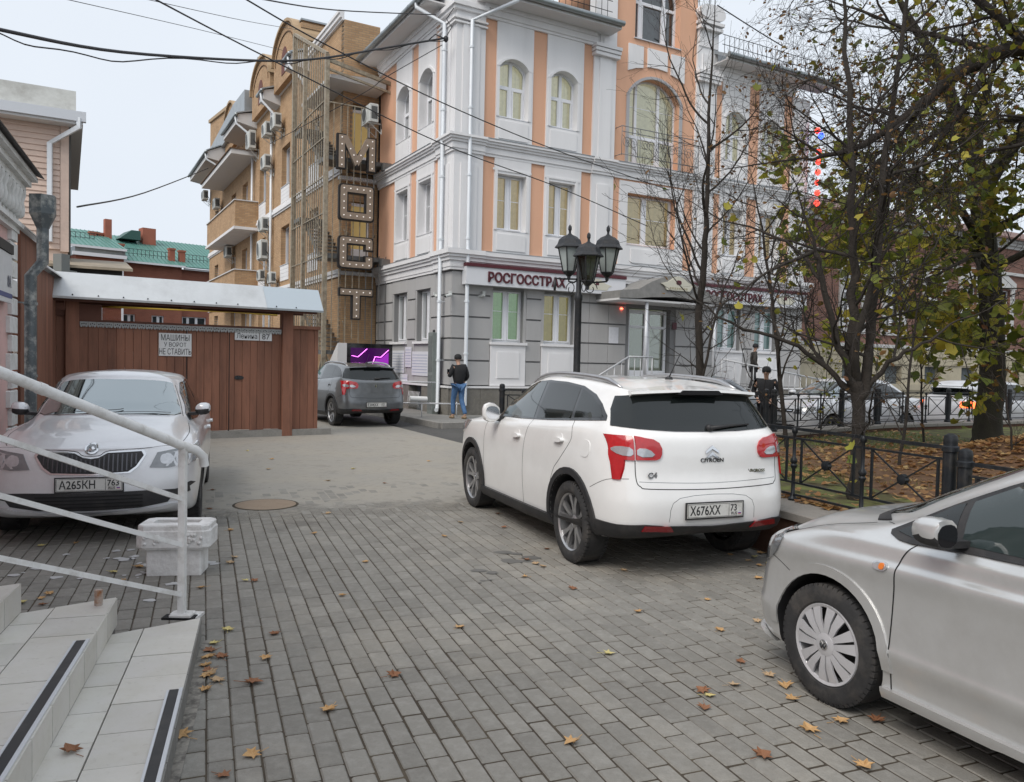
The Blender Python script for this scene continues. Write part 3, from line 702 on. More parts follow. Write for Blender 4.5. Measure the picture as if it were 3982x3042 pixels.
POLO = rings_from(
    [2.00,1.985,1.915,1.79,1.62,1.28,.85,0,-.8,-1.27,-1.55,-1.80,-1.92,-1.95,-1.96],
    [0,.33,.65,.79,.83,.845,.848,.85,.85,.845,.82,.75,.62,.33,0],
    [(-.14,.12,.90,.20,.18,.17,.20,.26),(-.04,.04,.955,.24,.20,.19,.24,.32),(0,0,.972,.31,.29,.30,.34,.38),(-.005,0,1.0,.40,.385,.395,.42,.46),(-.012,0,.992,.45,.44,.45,.47,.50),
     (-.02,0,.984,.52,.56,.60,.62,.62),(-.05,.02,.988,.60,.67,.71,.74,.72),(-.075,.035,1.004,.66,.755,.80,.83,.81),
     (-.11,.06,.978,.735,.81,.84,.875,.90)],
    [([1.88,1.86,1.78,1.66,1.50,1.24,.86,0,-.8,-1.26,-1.53,-1.75,-1.86,-1.89,-1.90],[0,.33,.58,.69,.765,.805,.815,.83,.83,.82,.79,.72,.58,.32,0],[.785,.785,.785,.79,.845,.875,.885,.90,.92,.945,.96,.965,.97,.97,.97]),
     ([1.62,1.60,1.53,1.42,1.30,1.08,.78,-.02,-.8,-1.25,-1.51,-1.71,-1.81,-1.84,-1.85],[0,.33,.56,.67,.735,.775,.785,.815,.815,.80,.77,.70,.56,.31,0],[.915,.91,.90,.885,.895,.91,.915,.925,.945,.975,.99,1.0,1.01,1.01,1.01])],
    ([1.22,1.20,1.13,1.02,.94,.78,.58,-.1,-.8,-1.24,-1.48,-1.66,-1.74,-1.77,-1.78],[0,.33,.54,.655,.71,.745,.76,.785,.785,.77,.74,.67,.54,.30,0],[1.00,.995,.985,.975,.975,.975,.965,.955,.975,1.01,1.03,1.05,1.06,1.06,1.06]),
    ([.42,.40,.34,.24,.14,0,-.12,-.4,-.8,-1.1,-1.25,-1.36,-1.42,-1.44,-1.45],[0,.26,.45,.525,.56,.58,.59,.60,.59,.575,.56,.52,.44,.26,0],[1.395,1.39,1.375,1.36,1.372,1.39,1.40,1.41,1.41,1.40,1.385,1.365,1.36,1.37,1.375]),
    1.455)

def make_polo(label, loc, az, paint):
    M = CM; t = thing('silver_hatchback', label, 'car', loc, R(90-az))
    me, bvh = car_body(POLO, [(1.28,.305,.352,.50),(-1.19,.305,.352,.50)], pmats=(paint, M['blackpl']), subr=6, subc=7)
    link('body', me, t)
    for (x, y, s) in ((1.28,.735,1),(1.28,-.735,-1),(-1.19,.735,1),(-1.19,-.735,-1)):
        wheel(t, x, y, s, .302, .202, .19, 'cap' , M, steer=R(0))
    sur = [(.985,.935),(.94,.968),(.70,1.112),(.43,1.252),(.18,1.348),(-.10,1.385),(-.5,1.402),(-1.0,1.39),(-1.28,1.30),(-1.42,1.14),(-1.38,1.02),(-.9,.975),(-.1,.945),(.45,.932),(.70,.918),(.88,.905)]
    p0 = [(.93,.945),(.69,1.105),(.655,1.115),(.64,.95),(.80,.93)]
    p1 = [(.60,.955),(.615,1.13),(.42,1.235),(.17,1.33),(-.12,1.365),(-.20,1.368),(-.16,.972)]
    p2 = [(-.26,.975),(-.30,1.37),(-.6,1.372),(-.92,1.36),(-1.0,1.0)]
    for sd_, s in (('left',1),('right',-1)):
        stick('window_trim', bvh, smoothpoly(sur, 1), sd_, M['blackpl'], t, .001, .004)
        stick('quarter_window', bvh, p0, sd_, M['glass'], t, .004, .003)
        stick('side_window', bvh, p1, sd_, M['glassl'], t, .004, .003); stick('side_window', bvh, p2, sd_, M['glass'], t, .004, .003)
        seam('door_gap', bvh, [(.885,.225),(.885,.45),(.878,.65),(.86,.80),(.84,.86),(.80,.915)], sd_, M['gap'], t, .007)
        seam('door_gap', bvh, [(-.18,.23),(-.19,.6),(-.20,.95)], sd_, M['gap'], t, .007)
        seam('bumper_gap', bvh, [(1.50,.595),(1.60,.64),(1.70,.675),(1.80,.70)], sd_, M['gap'], t, .004)
        ind = smoothpoly([(.985,.770),(.985,.806),(.905,.806),(.905,.770)], 2)
        b = stick('side_indicator', bvh, ind, sd_, M['clear'], t, .002, .006, .03)
        stick('indicator_bulb', bvh, smoothpoly([(.945,.775),(.945,.800),(.918,.800),(.918,.775)], 2), sd_, M['orange'], b, .009, .003, .03)
        # headlight wrapping round the wing
        hl = smoothpoly([(1.60,.795),(1.74,.80),(1.86,.775),(1.91,.70),(1.89,.615),(1.80,.61),(1.70,.65),(1.62,.72)], 1)
        stick('headlight', bvh, hl, sd_, M['lampdk'], t, .002, .006, .03)
        stick('sill_trim', bvh, [(.93,.19),(-.85,.19),(-.85,.222),(.93,.228)], sd_, paint, t, .012, .012)
        stick('door_handle', bvh, smoothpoly([(-.02,.80),(-.02,.84),(-.18,.845),(-.18,.805)], 2), sd_, paint, t, .02, .014, .05)
        mirror_on(t, s, .60, .85, 1.015, paint, M, .085, .14, .064)
        for ax in (1.28, -1.19): stick('arch_lip', bvh, arcpts(ax, .305, .405, 0, 180, 22) + arcpts(ax, .305, .353, 180, 0, 22), sd_, paint, t, .0, .006, .05)
        stick('bumper_lip', bvh, [(1.70,.20),(1.99,.225),(2.0,.255),(1.74,.235)], sd_, paint, t, .018, .012, .04)
    for k in (1, -1):
        hf = [(k*.40,.62),(k*.70,.63),(k*.74,.70),(k*.72,.755),(k*.45,.74)]
        stick('headlight', bvh, hf, 'front', M['lampdk'], t, .002, .006, .05)
    stick('grille', bvh, [(-.38,.64),(.38,.64),(.40,.715),(-.40,.715)], 'front', M['blackpl'], t, .002, .006)
    stick('air_intake', bvh, [(-.5,.26),(.5,.26),(.55,.40),(-.55,.40)], 'front', M['blackpl'], t, .002, .006)
    ws = [(1.15,-.53),(1.20,-.3),(1.215,0),(1.20,.3),(1.15,.53),(1.0,.59),(.42,.45),(.46,.25),(.47,0),(.46,-.25),(.42,-.45),(1.0,-.59)]
    stick('windscreen', bvh, ws, 'top', M['wscreen'], t, .003, .003)
    cowl = [(1.15,.635),(1.19,.58),(1.235,.3),(1.245,0),(1.235,-.3),(1.19,-.58),(1.15,-.635),(1.06,-.645),(1.14,-.56),(1.19,-.3),(1.20,0),(1.19,.3),(1.14,.56),(1.06,.645)]
    stick('wiper_cowl', bvh, cowl, 'top', M['blackpl'], t, .002, .004, .05)
    for sg in (1, -1):
        seam('bonnet_gap', bvh, [(1.13,sg*.665),(1.4,sg*.69),(1.65,sg*.66),(1.80,sg*.60),(1.87,sg*.45)], 'top', M['gap'], t, .005)
        seam('pillar_gap', bvh, [(1.06,sg*.665),(1.0,sg*.70)], 'top', M['gap'], t, .004)
    rg = [(-.60,1.08),(0,1.07),(.60,1.08),(.48,1.32),(0,1.33),(-.48,1.32)]
    stick('rear_window', bvh, rg, 'rear', M['glass'], t, .002, .004)
    for k in (1, -1): stick('tail_light', bvh, [(k*.5,.85),(k*.76,.85),(k*.74,1.0),(k*.5,1.0)], 'rear', M['red'], t, .003, .006)
    # badge on the hub caps: V over W in a ring
    for c in bpy.data.objects:
        if c.parent == t and c.name.startswith('wheel') and c.location.y > 0:
            rr = .022; yy = .19/2*.9 + .0205
            g = MB()
            for a, b in (((-.6,.75),(0,0.05)),((.6,.75),(0,0.05)),((-.9,.2),(-.4,-.8)),((-.4,-.8),(0,-.05)),((0,-.05),(.4,-.8)),((.4,-.8),(.9,.2))):
                g.bar((a[0]*rr, yy, a[1]*rr), (b[0]*rr, yy, b[1]*rr), .0035, .004, (0,1,0))
            h = [k for k in bpy.data.objects if k.parent == c and k.name.startswith('hub_cap')]
            g.build('emblem', M['blackgl'], c)
    return t

def lift_rings(L, W, zs, kind):
    pass

SEDAN = rings_from(
    [2.27,2.25,2.17,2.02,1.80,1.345,.85,0,-.8,-1.345,-1.85,-2.18,-2.33,-2.375,-2.385],
    [0,.36,.68,.81,.87,.895,.90,.905,.905,.90,.875,.79,.66,.36,0],
    [(-.16,.14,.90,.24,.20,.18,.22,.28),(-.05,.05,.955,.28,.23,.20,.26,.34),(0,0,.98,.34,.34,.34,.38,.44),
     (0,0,.998,.50,.50,.50,.54,.58),(-.02,.01,1.0,.63,.66,.68,.70,.72),(-.05,.03,.995,.74,.80,.82,.84,.86),
     (-.10,.06,.975,.82,.87,.89,.91,.95)],
    [([2.12,2.10,2.02,1.88,1.70,1.32,.85,0,-.8,-1.34,-1.80,-2.10,-2.25,-2.30,-2.31],[0,.36,.62,.74,.81,.85,.86,.87,.87,.865,.83,.75,.62,.34,0],[.865,.863,.86,.865,.90,.925,.935,.945,.955,.97,.985,1.0,1.01,1.015,1.015]),
     ([1.75,1.73,1.66,1.55,1.42,1.18,.78,-.02,-.8,-1.32,-1.72,-1.98,-2.10,-2.15,-2.17],[0,.36,.60,.71,.77,.81,.82,.845,.845,.835,.80,.72,.58,.33,0],[.965,.962,.95,.935,.94,.955,.96,.965,.975,.99,1.01,1.025,1.035,1.04,1.04])],
    ([1.13,1.11,1.03,.90,.80,.62,.42,-.1,-.8,-1.30,-1.58,-1.74,-1.83,-1.86,-1.87],[0,.36,.60,.70,.735,.76,.775,.80,.795,.77,.72,.65,.52,.30,0],[1.065,1.06,1.045,1.03,1.02,1.01,1.0,.99,1.01,1.04,1.06,1.07,1.075,1.08,1.08]),
    ([.40,.38,.31,.20,.10,-.02,-.15,-.4,-.75,-.98,-1.12,-1.20,-1.25,-1.27,-1.28],[0,.30,.50,.575,.60,.615,.62,.62,.605,.585,.57,.54,.46,.27,0],[1.415,1.41,1.395,1.375,1.385,1.40,1.41,1.415,1.41,1.40,1.39,1.38,1.385,1.395,1.40]),
    1.498)

def wrap_paint(m_): return m_
def make_sedan(name, label, loc, az, paint, plate_txt=None, front='slats', detail=True, style='five', group=None, estate=False, glow=False, rings=None):
    M = CM; t = thing(name, label, 'car', loc, R(90-az), group)
    rg_ = [tuple(a.copy() for a in r) for r in (rings or SEDAN)]
    if estate:
        for r in rg_[9:]:
            k = np.array([0,0,0,0,0,0,0,.05,.3,.6,.85,.95,1,1,1.])
            r[0][:] = r[0] - k*(.62 if r[0][14] > -1.6 else .25)
    me, bvh = car_body(rg_, [(1.345,.325,.375,.52),(-1.345,.325,.375,.52)], pmats=(paint, M['blackpl']), subr=5 if detail else 3, subc=6 if detail else 3)
    link('body', me, t)
    for (x, y, s) in ((1.345,.775,1),(1.345,-.775,-1),(-1.345,.775,1),(-1.345,-.775,-1)): wheel(t, x, y, s, .318, .208, .205, style, M)
    sur = [(.90,1.0),(.66,1.13),(.42,1.27),(.16,1.37),(-.15,1.405),(-.5,1.408),(-.85,1.375),(-1.15,1.28),(-1.42,1.13),(-1.50,1.06),(-1.2,1.035),(-.6,1.005),(.3,.985)]
    p1 = [(.72,1.02),(.55,1.16),(.36,1.275),(.14,1.35),(-.14,1.378),(-.16,1.01)]; p2 = [(-.23,1.01),(-.22,1.38),(-.5,1.38),(-.83,1.345),(-.95,1.30),(-1.02,1.045)]; p3 = [(-1.08,1.05),(-1.03,1.285),(-1.15,1.235),(-1.36,1.11),(-1.36,1.075)]
    if estate:
        sur = [(.90,1.0),(.66,1.13),(.42,1.27),(.16,1.37),(-.15,1.405),(-.9,1.408),(-1.6,1.36),(-1.85,1.15),(-1.85,1.08),(-.6,1.005),(.3,.985)]
        p2 = [(-.23,1.01),(-.22,1.38),(-.5,1.385),(-.95,1.375),(-1.0,1.045)]; p3 = [(-1.06,1.05),(-1.01,1.37),(-1.55,1.33),(-1.75,1.15),(-1.74,1.09)]
    for sd_, s in (('left',1),('right',-1)):
        stick('window_trim', bvh, sur, sd_, M['blackgl'], t, .001, .003)
        for p in (p1, p2, p3): stick('side_window', bvh, p, sd_, M['glass'], t, .004, .002)
        seam('door_gap', bvh, [(.90,.25),(.92,.6),(.88,.90),(.80,.99)], sd_, M['gap'], t)
        seam('door_gap', bvh, [(-.19,.25),(-.19,.6),(-.20,1.0)], sd_, M['gap'], t)
        seam('door_gap', bvh, [(-.95,.5),(-1.1,.8),(-1.1,1.04)], sd_, M['gap'], t)
        for hx in (-.02, -.98): stick('door_handle', bvh, smoothpoly([(hx,.83),(hx,.86),(hx-.17,.865),(hx-.17,.835)], 1), sd_, paint, t, .02, .012, .05)
        hl = [(1.72,.865),(2.0,.83),(2.13,.79),(2.17,.68),(2.08,.665),(1.9,.72),(1.78,.80)]
        stick('headlight', bvh, hl, sd_, M['clear'], t, .003, .006, .04)
        mirror_on(t, s, .70, .79, 1.105, paint, M, .085, .155, .066)
        stick('tail_light', bvh, [(-1.95,.93),(-2.2,.95),(-2.2,.80),(-2.0,.80)], sd_, M['red'] if not glow else mat('tail_glow', (.6,.05,.02), .2, coat=.8, emit=(1,.16,.03), estr=2.2), t, .003, .006)
    for k in (1, -1):
        hf = [(k*.47,.675),(k*.62,.665),(k*.84,.70),(k*.86,.79),(k*.76,.835),(k*.53,.80)]
        h = stick('headlight', bvh, hf, 'front', M['lampdk'], t, .003, .005, .05)
        if h and detail:
            for yy, rr in ((.60,.045),(.72,.040)):
                stick('lamp_lens', bvh, smoothpoly([(k*yy-rr,.70),(k*yy+rr,.70),(k*yy+rr,.785),(k*yy-rr,.785)], 2), 'front', M['clear'], h, .008, .003, .05)
        if detail: stick('fog_light', bvh, [(k*.60,.40),(k*.80,.43),(k*.79,.49),(k*.62,.46)], 'front', M['blackpl'], t, .003, .005, .05)
    if front == 'slats':
        gp = [(-.40,.812),(-.42,.78),(-.36,.69),(-.30,.645),(0,.632),(.30,.645),(.36,.69),(.42,.78),(.40,.812),(.13,.803),(.06,.765),(0,.757),(-.06,.765),(-.13,.803)]
        gs = stick('grille_surround', bvh, [(u*1.055, .72+(v-.72)*1.14) for u, v in gp], 'front', M['chrome'], t, .002, .006, .05)
        gr = stick('grille', bvh, gp, 'front', M['blackpl'], t, .004, .008, .05)
        for k in range(-10, 11):
            y0 = k*.036
            zt = .80 if abs(y0) > .13 else (.755 if abs(y0) < .05 else .755 + (abs(y0)-.05)*.5)
            zb = .642 + max(0, abs(y0)-.28)*.75
            zt -= max(0, abs(y0)-.38)*.5
            a = stick('grille_slat', bvh, [(y0-.006,zb+.006),(y0+.006,zb+.006),(y0+.006,zt-.012),(y0-.006,zt-.012)], 'front', M['darkchr'], gr, .014, .010, .05)
        stick('badge', bvh, [(.055*math.cos(2*math.pi*k/20), .838 + .042*math.sin(2*math.pi*k/20)) for k in range(20)], 'front', M['chrome'], t, .004, .008, .05)
        stick('badge_center', bvh, [(.040*math.cos(2*math.pi*k/20), .838 + .030*math.sin(2*math.pi*k/20)) for k in range(20)], 'front', M['lampdk'], t, .012, .003, .05)
        stick('badge_wing', bvh, [(-.028,.832),(0,.826),(.03,.842),(.012,.852),(.0,.846),(-.02,.856),(-.016,.842)], 'front', M['chrome'], t, .016, .003, .05)
        li = [(-.70,.47),(-.62,.36),(-.4,.325),(0,.315),(.4,.325),(.62,.36),(.70,.47),(.5,.475),(0,.47),(-.5,.475)]
        it = stick('air_intake', bvh, li, 'front', M['blackpl'], t, .002, .006, .05)
        for zz in (.345,.375,.405,.435): stick('intake_bar', bvh, [(-.42,zz),(.42,zz),(.42,zz+.008),(-.42,zz+.008)], 'front', M['gap'], it, .010, .006, .06)
        stick('bumper_lip', bvh, [(-.72,.345),(-.6,.305),(0,.275),(.6,.305),(.72,.345),(.64,.35),(.58,.33),(0,.295),(-.58,.33),(-.64,.35)], 'front', paint, t, .012, .010, .06)
        for k in (1, -1): stick('corner_slot', bvh, [(k*.72,.44),(k*.84,.50),(k*.80,.52),(k*.71,.49)], 'front', M['blackpl'], t, .003, .005, .05)
        seam('bonnet_gap', bvh, [(-.80,.845),(-.6,.855),(-.42,.842),(-.14,.826),(-.07,.79),(0,.783),(.07,.79),(.14,.826),(.42,.842),(.6,.855),(.80,.845)], 'front', M['gap'], t, .006)
        seam('bonnet_gap', bvh, [(1.06,.74),(1.5,.77),(1.8,.74),(1.95,.70)], 'top', M['gap'], t, .006); seam('bonnet_gap', bvh, [(1.06,-.74),(1.5,-.77),(1.8,-.74),(1.95,-.70)], 'top', M['gap'], t, .006)
    else:
        stick('grille', bvh, [(-.45,.70),(.45,.70),(.47,.775),(-.47,.775)], 'front', M['blackpl'], t, .004, .008)
        stick('grille_bar', bvh, [(-.44,.728),(.44,.728),(.44,.742),(-.44,.742)], 'front', M['chrome'], t, .014, .006)
        stick('air_intake', bvh, [(-.5,.30),(.5,.30),(.55,.42),(-.55,.42)], 'front', M['blackpl'], t, .002, .006)
    ws = [(.98,-.60),(1.06,-.45),(1.10,0),(1.06,.45),(.98,.60),(.87,.655),(.34,.535),(.40,.3),(.42,0),(.40,-.3),(.34,-.535),(.87,-.655)]
    stick('windscreen', bvh, ws, 'top', M['wscreen'], t, .003, .003, .06)
    if detail:
        seam('wiper', bvh, [(1.06,-.5),(1.03,0),(1.0,.12)], 'top', M['blackpl'], t, .016, .02); seam('wiper', bvh, [(1.08,.02),(1.04,.35),(.98,.56)], 'top', M['blackpl'], t, .016, .02)
        for k in (1, -1): seam('pillar_edge', bvh, [(.90,k*.68),(.6,k*.625),(.32,k*.56)], 'top', M['gap'], t, .008)
    if estate: rg = [(-.62,1.10),(.62,1.10),(.50,1.34),(-.50,1.34)]
    else: rg = [(-.60,1.10),(.60,1.10),(.46,1.36),(-.46,1.36)]
    stick('rear_window', bvh, rg, 'rear', M['glass'], t, .002, .004)
    for k in (1, -1):
        stick('tail_light', bvh, [(k*.52,.80),(k*.80,.80),(k*.76,.97),(k*.5,.95)], 'rear', M['red'] if not glow else MATS['tail_glow'], t, .003, .006)
    if plate_txt:
        hx = bvh.ray_cast(Vector((5,.2,.545)), Vector((-1,0,0)))[0].x
        plate_thing(t, (hx+.022, 0, .545), (0,1,0), plate_txt[0], plate_txt[1], M)
    return t
CM['darkchr'] = mat('dark_chrome', (.10,.10,.11), .3, .7)
# ------------------------------------------------------------------ frames
BR = R(90 - 60.714)                                  # building frame rotation
CB = (-1.775, 22.936, 0.0)                           # street corner of the peach building
def BW(x, y, z=0.0):                                 # building frame -> world
    c, s = math.cos(BR), math.sin(BR); return (CB[0] + x*c - y*s, CB[1] + x*s + y*c, z)
WA = R(-21.2); WHD = (math.sin(WA), math.cos(WA)); WRT = (math.cos(WA), -math.sin(WA)); W0 = (2.36, 7.346)
def PW_(u, n, z=0.0): return (W0[0] + WHD[0]*u + WRT[0]*n, W0[1] + WHD[1]*u + WRT[1]*n, z)   # wall frame: u away, n right
WRZ = -WA                                            # rotation whose local y runs away along the wall (x right)

def noisemat(name, layers, rough=.9, bump=.2, bscale=30, base=(.2,.2,.2), isl=0.0, oinf=0.0):
    """world-space layered noise; layers: (scale, lo, hi, colour, amount)"""
    if name in MATS: return MATS[name]
    m = bpy.data.materials.new(name); MATS[name] = m; m.use_nodes = True
    t = m.node_tree; b = t.nodes['Principled BSDF']; L = t.links.new
    b.inputs['Roughness'].default_value = rough; b.inputs['Specular IOR Level'].default_value = .3
    g = t.nodes.new('ShaderNodeNewGeometry'); src = None
    for i, (s, lo, hi, col, amt) in enumerate(layers):
        n = t.nodes.new('ShaderNodeTexNoise'); n.inputs['Scale'].default_value = s; n.inputs['Detail'].default_value = 7; n.inputs['Roughness'].default_value = .65
        mp = t.nodes.new('ShaderNodeMapping'); mp.inputs['Location'].default_value = (i*13.7, i*5.1, i*3.3); L(g.outputs['Position'], mp.inputs['Vector']); L(mp.outputs[0], n.inputs['Vector'])
        mr = t.nodes.new('ShaderNodeMapRange'); mr.inputs['From Min'].default_value = lo; mr.inputs['From Max'].default_value = hi; mr.inputs['To Max'].default_value = amt
        L(n.outputs['Fac'], mr.inputs['Value'])
        mm = t.nodes.new('ShaderNodeMix'); mm.data_type = 'RGBA'; L(mr.outputs[0], mm.inputs['Factor']); mm.inputs[7].default_value = (*col, 1)
        if src: L(src, mm.inputs[6])
        else: mm.inputs[6].default_value = (*base, 1)
        src = mm.outputs[2]
    if isl > 0 or oinf > 0:
        hs = t.nodes.new('ShaderNodeHueSaturation'); L(src, hs.inputs['Color']); src = hs.outputs['Color']
        ad = t.nodes.new('ShaderNodeMath'); ad.operation = 'MULTIPLY_ADD'; ad.inputs[1].default_value = 2*isl; ad.inputs[2].default_value = 1 - isl
        if oinf > 0:
            oi = t.nodes.new('ShaderNodeObjectInfo'); L(oi.outputs['Random'], ad.inputs[0])
        else: L(g.outputs['Random Per Island'], ad.inputs[0])
        L(ad.outputs[0], hs.inputs['Value'])
    L(src, b.inputs['Base Color'])
    if bump > 0:
        n = t.nodes.new('ShaderNodeTexNoise'); n.inputs['Scale'].default_value = bscale; n.inputs['Detail'].default_value = 6; L(g.outputs['Position'], n.inputs['Vector'])
        bp = t.nodes.new('ShaderNodeBump'); bp.inputs['Strength'].default_value = bump; bp.inputs['Distance'].default_value = .01
        L(n.outputs['Fac'], bp.inputs['Height']); L(bp.outputs[0], b.inputs['Normal'])
    return m

PAVL = [(2.2, .35, .7, (.215,.205,.185), .8), (18, .45, .75, (.34,.33,.305), .55), (.7, .52, .72, (.36,.33,.28), .55), (1.3, .60, .70, (.12,.11,.10), .5), (60, .5, .8, (.16,.15,.135), .4)]
m_pav = noisemat('paver_concrete', PAVL, .92, .35, 90, (.245,.235,.212), .11)
m_pavo = noisemat('paver_concrete_single', PAVL, .92, .35, 90, (.245,.235,.212), .11, 1)
m_bed = noisemat('joint_sand', [(25, .4, .7, (.085,.07,.05), .9), (3, .5, .7, (.15,.125,.09), .6)], .98, .4, 60, (.055,.045,.035))
m_asph = noisemat('asphalt', [(.5, .35, .7, (.11,.108,.103), .8), (120, .45, .7, (.20,.195,.185), .5), (4, .55, .75, (.05,.048,.046), .6)], .93, .4, 200, (.075,.074,.072))
m_sand = noisemat('dusty_paving', [(.8, .4, .65, (.34,.315,.27), .9), (9, .52, .72, (.22,.205,.18), .6), (60, .5, .8, (.38,.35,.31), .5), (2.5,.58,.7,(.17,.155,.14),.45)], .97, .35, 120, (.31,.295,.265))
m_side = noisemat('pavement_concrete', [(2, .4, .7, (.20,.195,.18), .8), (30, .5, .75, (.13,.125,.115), .5)], .93, .3, 100, (.26,.255,.24))
m_kerb = noisemat('kerb_concrete', [(5, .4, .7, (.22,.215,.2), .8), (40, .5, .8, (.10,.095,.09), .5)], .9, .4, 80, (.30,.29,.27))

def sheet(name, pts, z, m, kind='structure'):
    mb = MB(); mb.add([(x, y, z) for x, y in pts], [tuple(range(len(pts)))]); o = mb.build(name, m); o['kind'] = kind
    if o.data.polygons[0].normal.z < 0: o.data.flip_normals()
    return o
sheet('ground', [(-400,-200),(400,-200),(400,500),(-400,500)], -0.05, m_asph)
# street surface between the park and the building
road = sheet('road', [(-30,-12),(40,-12),(60,70),(-40,70)], -0.032, m_asph)
bed = sheet('paving_bed', [PW_(-10,-12)[:2], PW_(-10,.1)[:2], PW_(4.6,.1)[:2], PW_(4.6,-12)[:2]], -0.006, m_bed)

# dusty worn paving beyond the clean pavers, with a ragged near edge
def dusty():
    mb = MB(); N = 90; near = []; far = []
    for i in range(N+1):
        n = -11 + 11.1*i/N
        e = 1.2 + .10*math.sin(n*1.9) + .06*math.sin(n*7.3+1) + .05*rnd.uniform(-1,1) + (-.75 if -5.6 < n < -4.0 else 0)*0
        near.append(PW_(e, n, .002))
    vs = near + [PW_(9.5, .1, .002), PW_(16, -.6, -.006), PW_(17, -13, -.006), PW_(8, -13, .0)]
    mb.add(vs, [tuple(range(len(vs)))]); o = mb.build('dusty_paving', m_sand); o['kind'] = 'structure'
    if o.data.polygons[0].normal.z < 0: o.data.flip_normals()
dusty()
def dust_mask():
    t = m_sand.node_tree; L = t.links.new; b = t.nodes['Principled BSDF']; g = t.nodes.new('ShaderNodeNewGeometry')
    dt = t.nodes.new('ShaderNodeVectorMath'); dt.operation = 'DOT_PRODUCT'; dt.inputs[1].default_value = (WHD[0], WHD[1], 0); L(g.outputs['Position'], dt.inputs[0])
    u0 = W0[0]*WHD[0] + W0[1]*WHD[1]
    mr = t.nodes.new('ShaderNodeMapRange'); mr.inputs['From Min'].default_value = u0 + 1.9; mr.inputs['From Max'].default_value = u0 + 4.3; L(dt.outputs['Value'], mr.inputs['Value'])
    n = t.nodes.new('ShaderNodeTexNoise'); n.inputs['Scale'].default_value = 3.2; n.inputs['Detail'].default_value = 9; n.inputs['Roughness'].default_value = .75; L(g.outputs['Position'], n.inputs['Vector'])
    ad = t.nodes.new('ShaderNodeMath'); ad.operation = 'ADD'; L(mr.outputs[0], ad.inputs[0]); L(n.outputs['Fac'], ad.inputs[1])
    m2 = t.nodes.new('ShaderNodeMapRange'); m2.inputs['From Min'].default_value = .72; m2.inputs['From Max'].default_value = 1.12; L(ad.outputs[0], m2.inputs['Value']); L(m2.outputs[0], b.inputs['Alpha'])
dust_mask()

# concrete pavers: rows run away from the camera beside the white car
def pavers():
    pave = thing('paver_field', None, None); 
    del_ = pave
    rows = []; cand = []
    n = -.06; ri = 0; PWD, PLN = .1085, .2150
    r2 = random.Random(3)
    while n > -9.5:
        off = r2.uniform(0, PLN) if ri % 2 else r2.uniform(.02,.06) ; wob = r2.uniform(-.0012,.0012)
        u = -6.4 + off
        while u < 4.6:
            cand.append((u, n - PWD/2 + wob)); u += PLN
        n -= PWD; ri += 1
    HX, HY = PWD/2 - .0026, PLN/2 - .0050
    def vis(u, n_):
        x, y, z = PW_(u, n_); v = Vector((x, y, -H)); d = v.dot(_F)
        if d < .5: return -1, d
        sx = v.dot(_RT)/d*3092.34; sy = -v.dot(_UP)/d*3092.34
        if abs(sx) > 2080 or sy > 1620: return -1, d
        return 1, d
    near = []; rest = []
    for (u, n_) in cand:
        k, d = vis(u, n_)
        # stairs, planter and cars' own footprints do not matter; the step block does
        x, y, z = PW_(u, n_)
        if k > 0:
            if y < 4.25 and (x + 1.9 + (y-4.8)*.32) < -.12: continue
            near.append((d, u, n_))
        elif d > -1.0 and y > -2.5: rest.append((u, n_))
    near.sort(); 
    variants = []
    for k in range(6):
        mb = MB(); e = r2.uniform(-.0015,.0015)
        mb.bbox(-HX+e, HX-e, -HY, HY, -.03, 0, .006 + .002*r2.random())
        variants.append(mb.mesh('paver', m_pavo))
    root = sheet('plaza_base', [PW_(-10,-12)[:2], PW_(-10,.1)[:2], PW_(4.6,.1)[:2], PW_(4.6,-12)[:2]], -0.028, m_bed)
    bpy.data.objects.remove(pave)
    bed_local = bed
    for i, (d, u, n_) in enumerate(near[:300]):
        o = link('paver', variants[i % 6], bed_local); x, y, z = PW_(u, n_, r2.uniform(-.0025,.0015))
        o.location = (x, y, z); o.rotation_euler = (r2.uniform(-.006,.006), r2.uniform(-.01,.01), -WA + r2.uniform(-.006,.006))
    mb = MB(); ca, sa = math.cos(-WA), math.sin(-WA)
    for (u, n_) in [(a, b) for _, a, b in near[300:]] + rest:
        x, y, z = PW_(u, n_, r2.uniform(-.0025,.0015)); k = len(mb.v); t1, t2 = r2.uniform(-.01,.01), r2.uniform(-.006,.006)
        q = MB(); q.bbox(-HX, HX, -HY, HY, -.02, 0, .0065)
        mb.v += [(x + a*ca - b*sa, y + a*sa + b*ca, z + c + a*t1 + b*t2) for a, b, c in q.v]; mb.f += [tuple(j + k for j in f) for f in q.f[1:]]; mb.m += [0]*(len(q.f)-1)
    o = mb.build('pavers', m_pav, bed_local); o['kind'] = 'stuff'
pavers()
# round manhole cover, level with the paving
mh = MB(); mh.lathe([(.335,-.02),(.335,.003),(.30,.006),(.0,.006)], 40); cov = mh.build('manhole_cover', noisemat('rusty_cover', [(6,.4,.7,(.27,.20,.145),.8),(40,.5,.8,(.16,.12,.09),.5)], .85, .4, 60, (.30,.235,.175)))
cov.location = (-2.79, 9.05, .003); tag(cov, 'round rusty sand-covered manhole cover set in the grey pavers', 'manhole cover')
rg = MB(); rg.lathe([(.365,-.02),(.365,.0),(.338,.002),(.338,-.02)], 40); rr_ = rg.build('frame_ring', m_bed, cov)
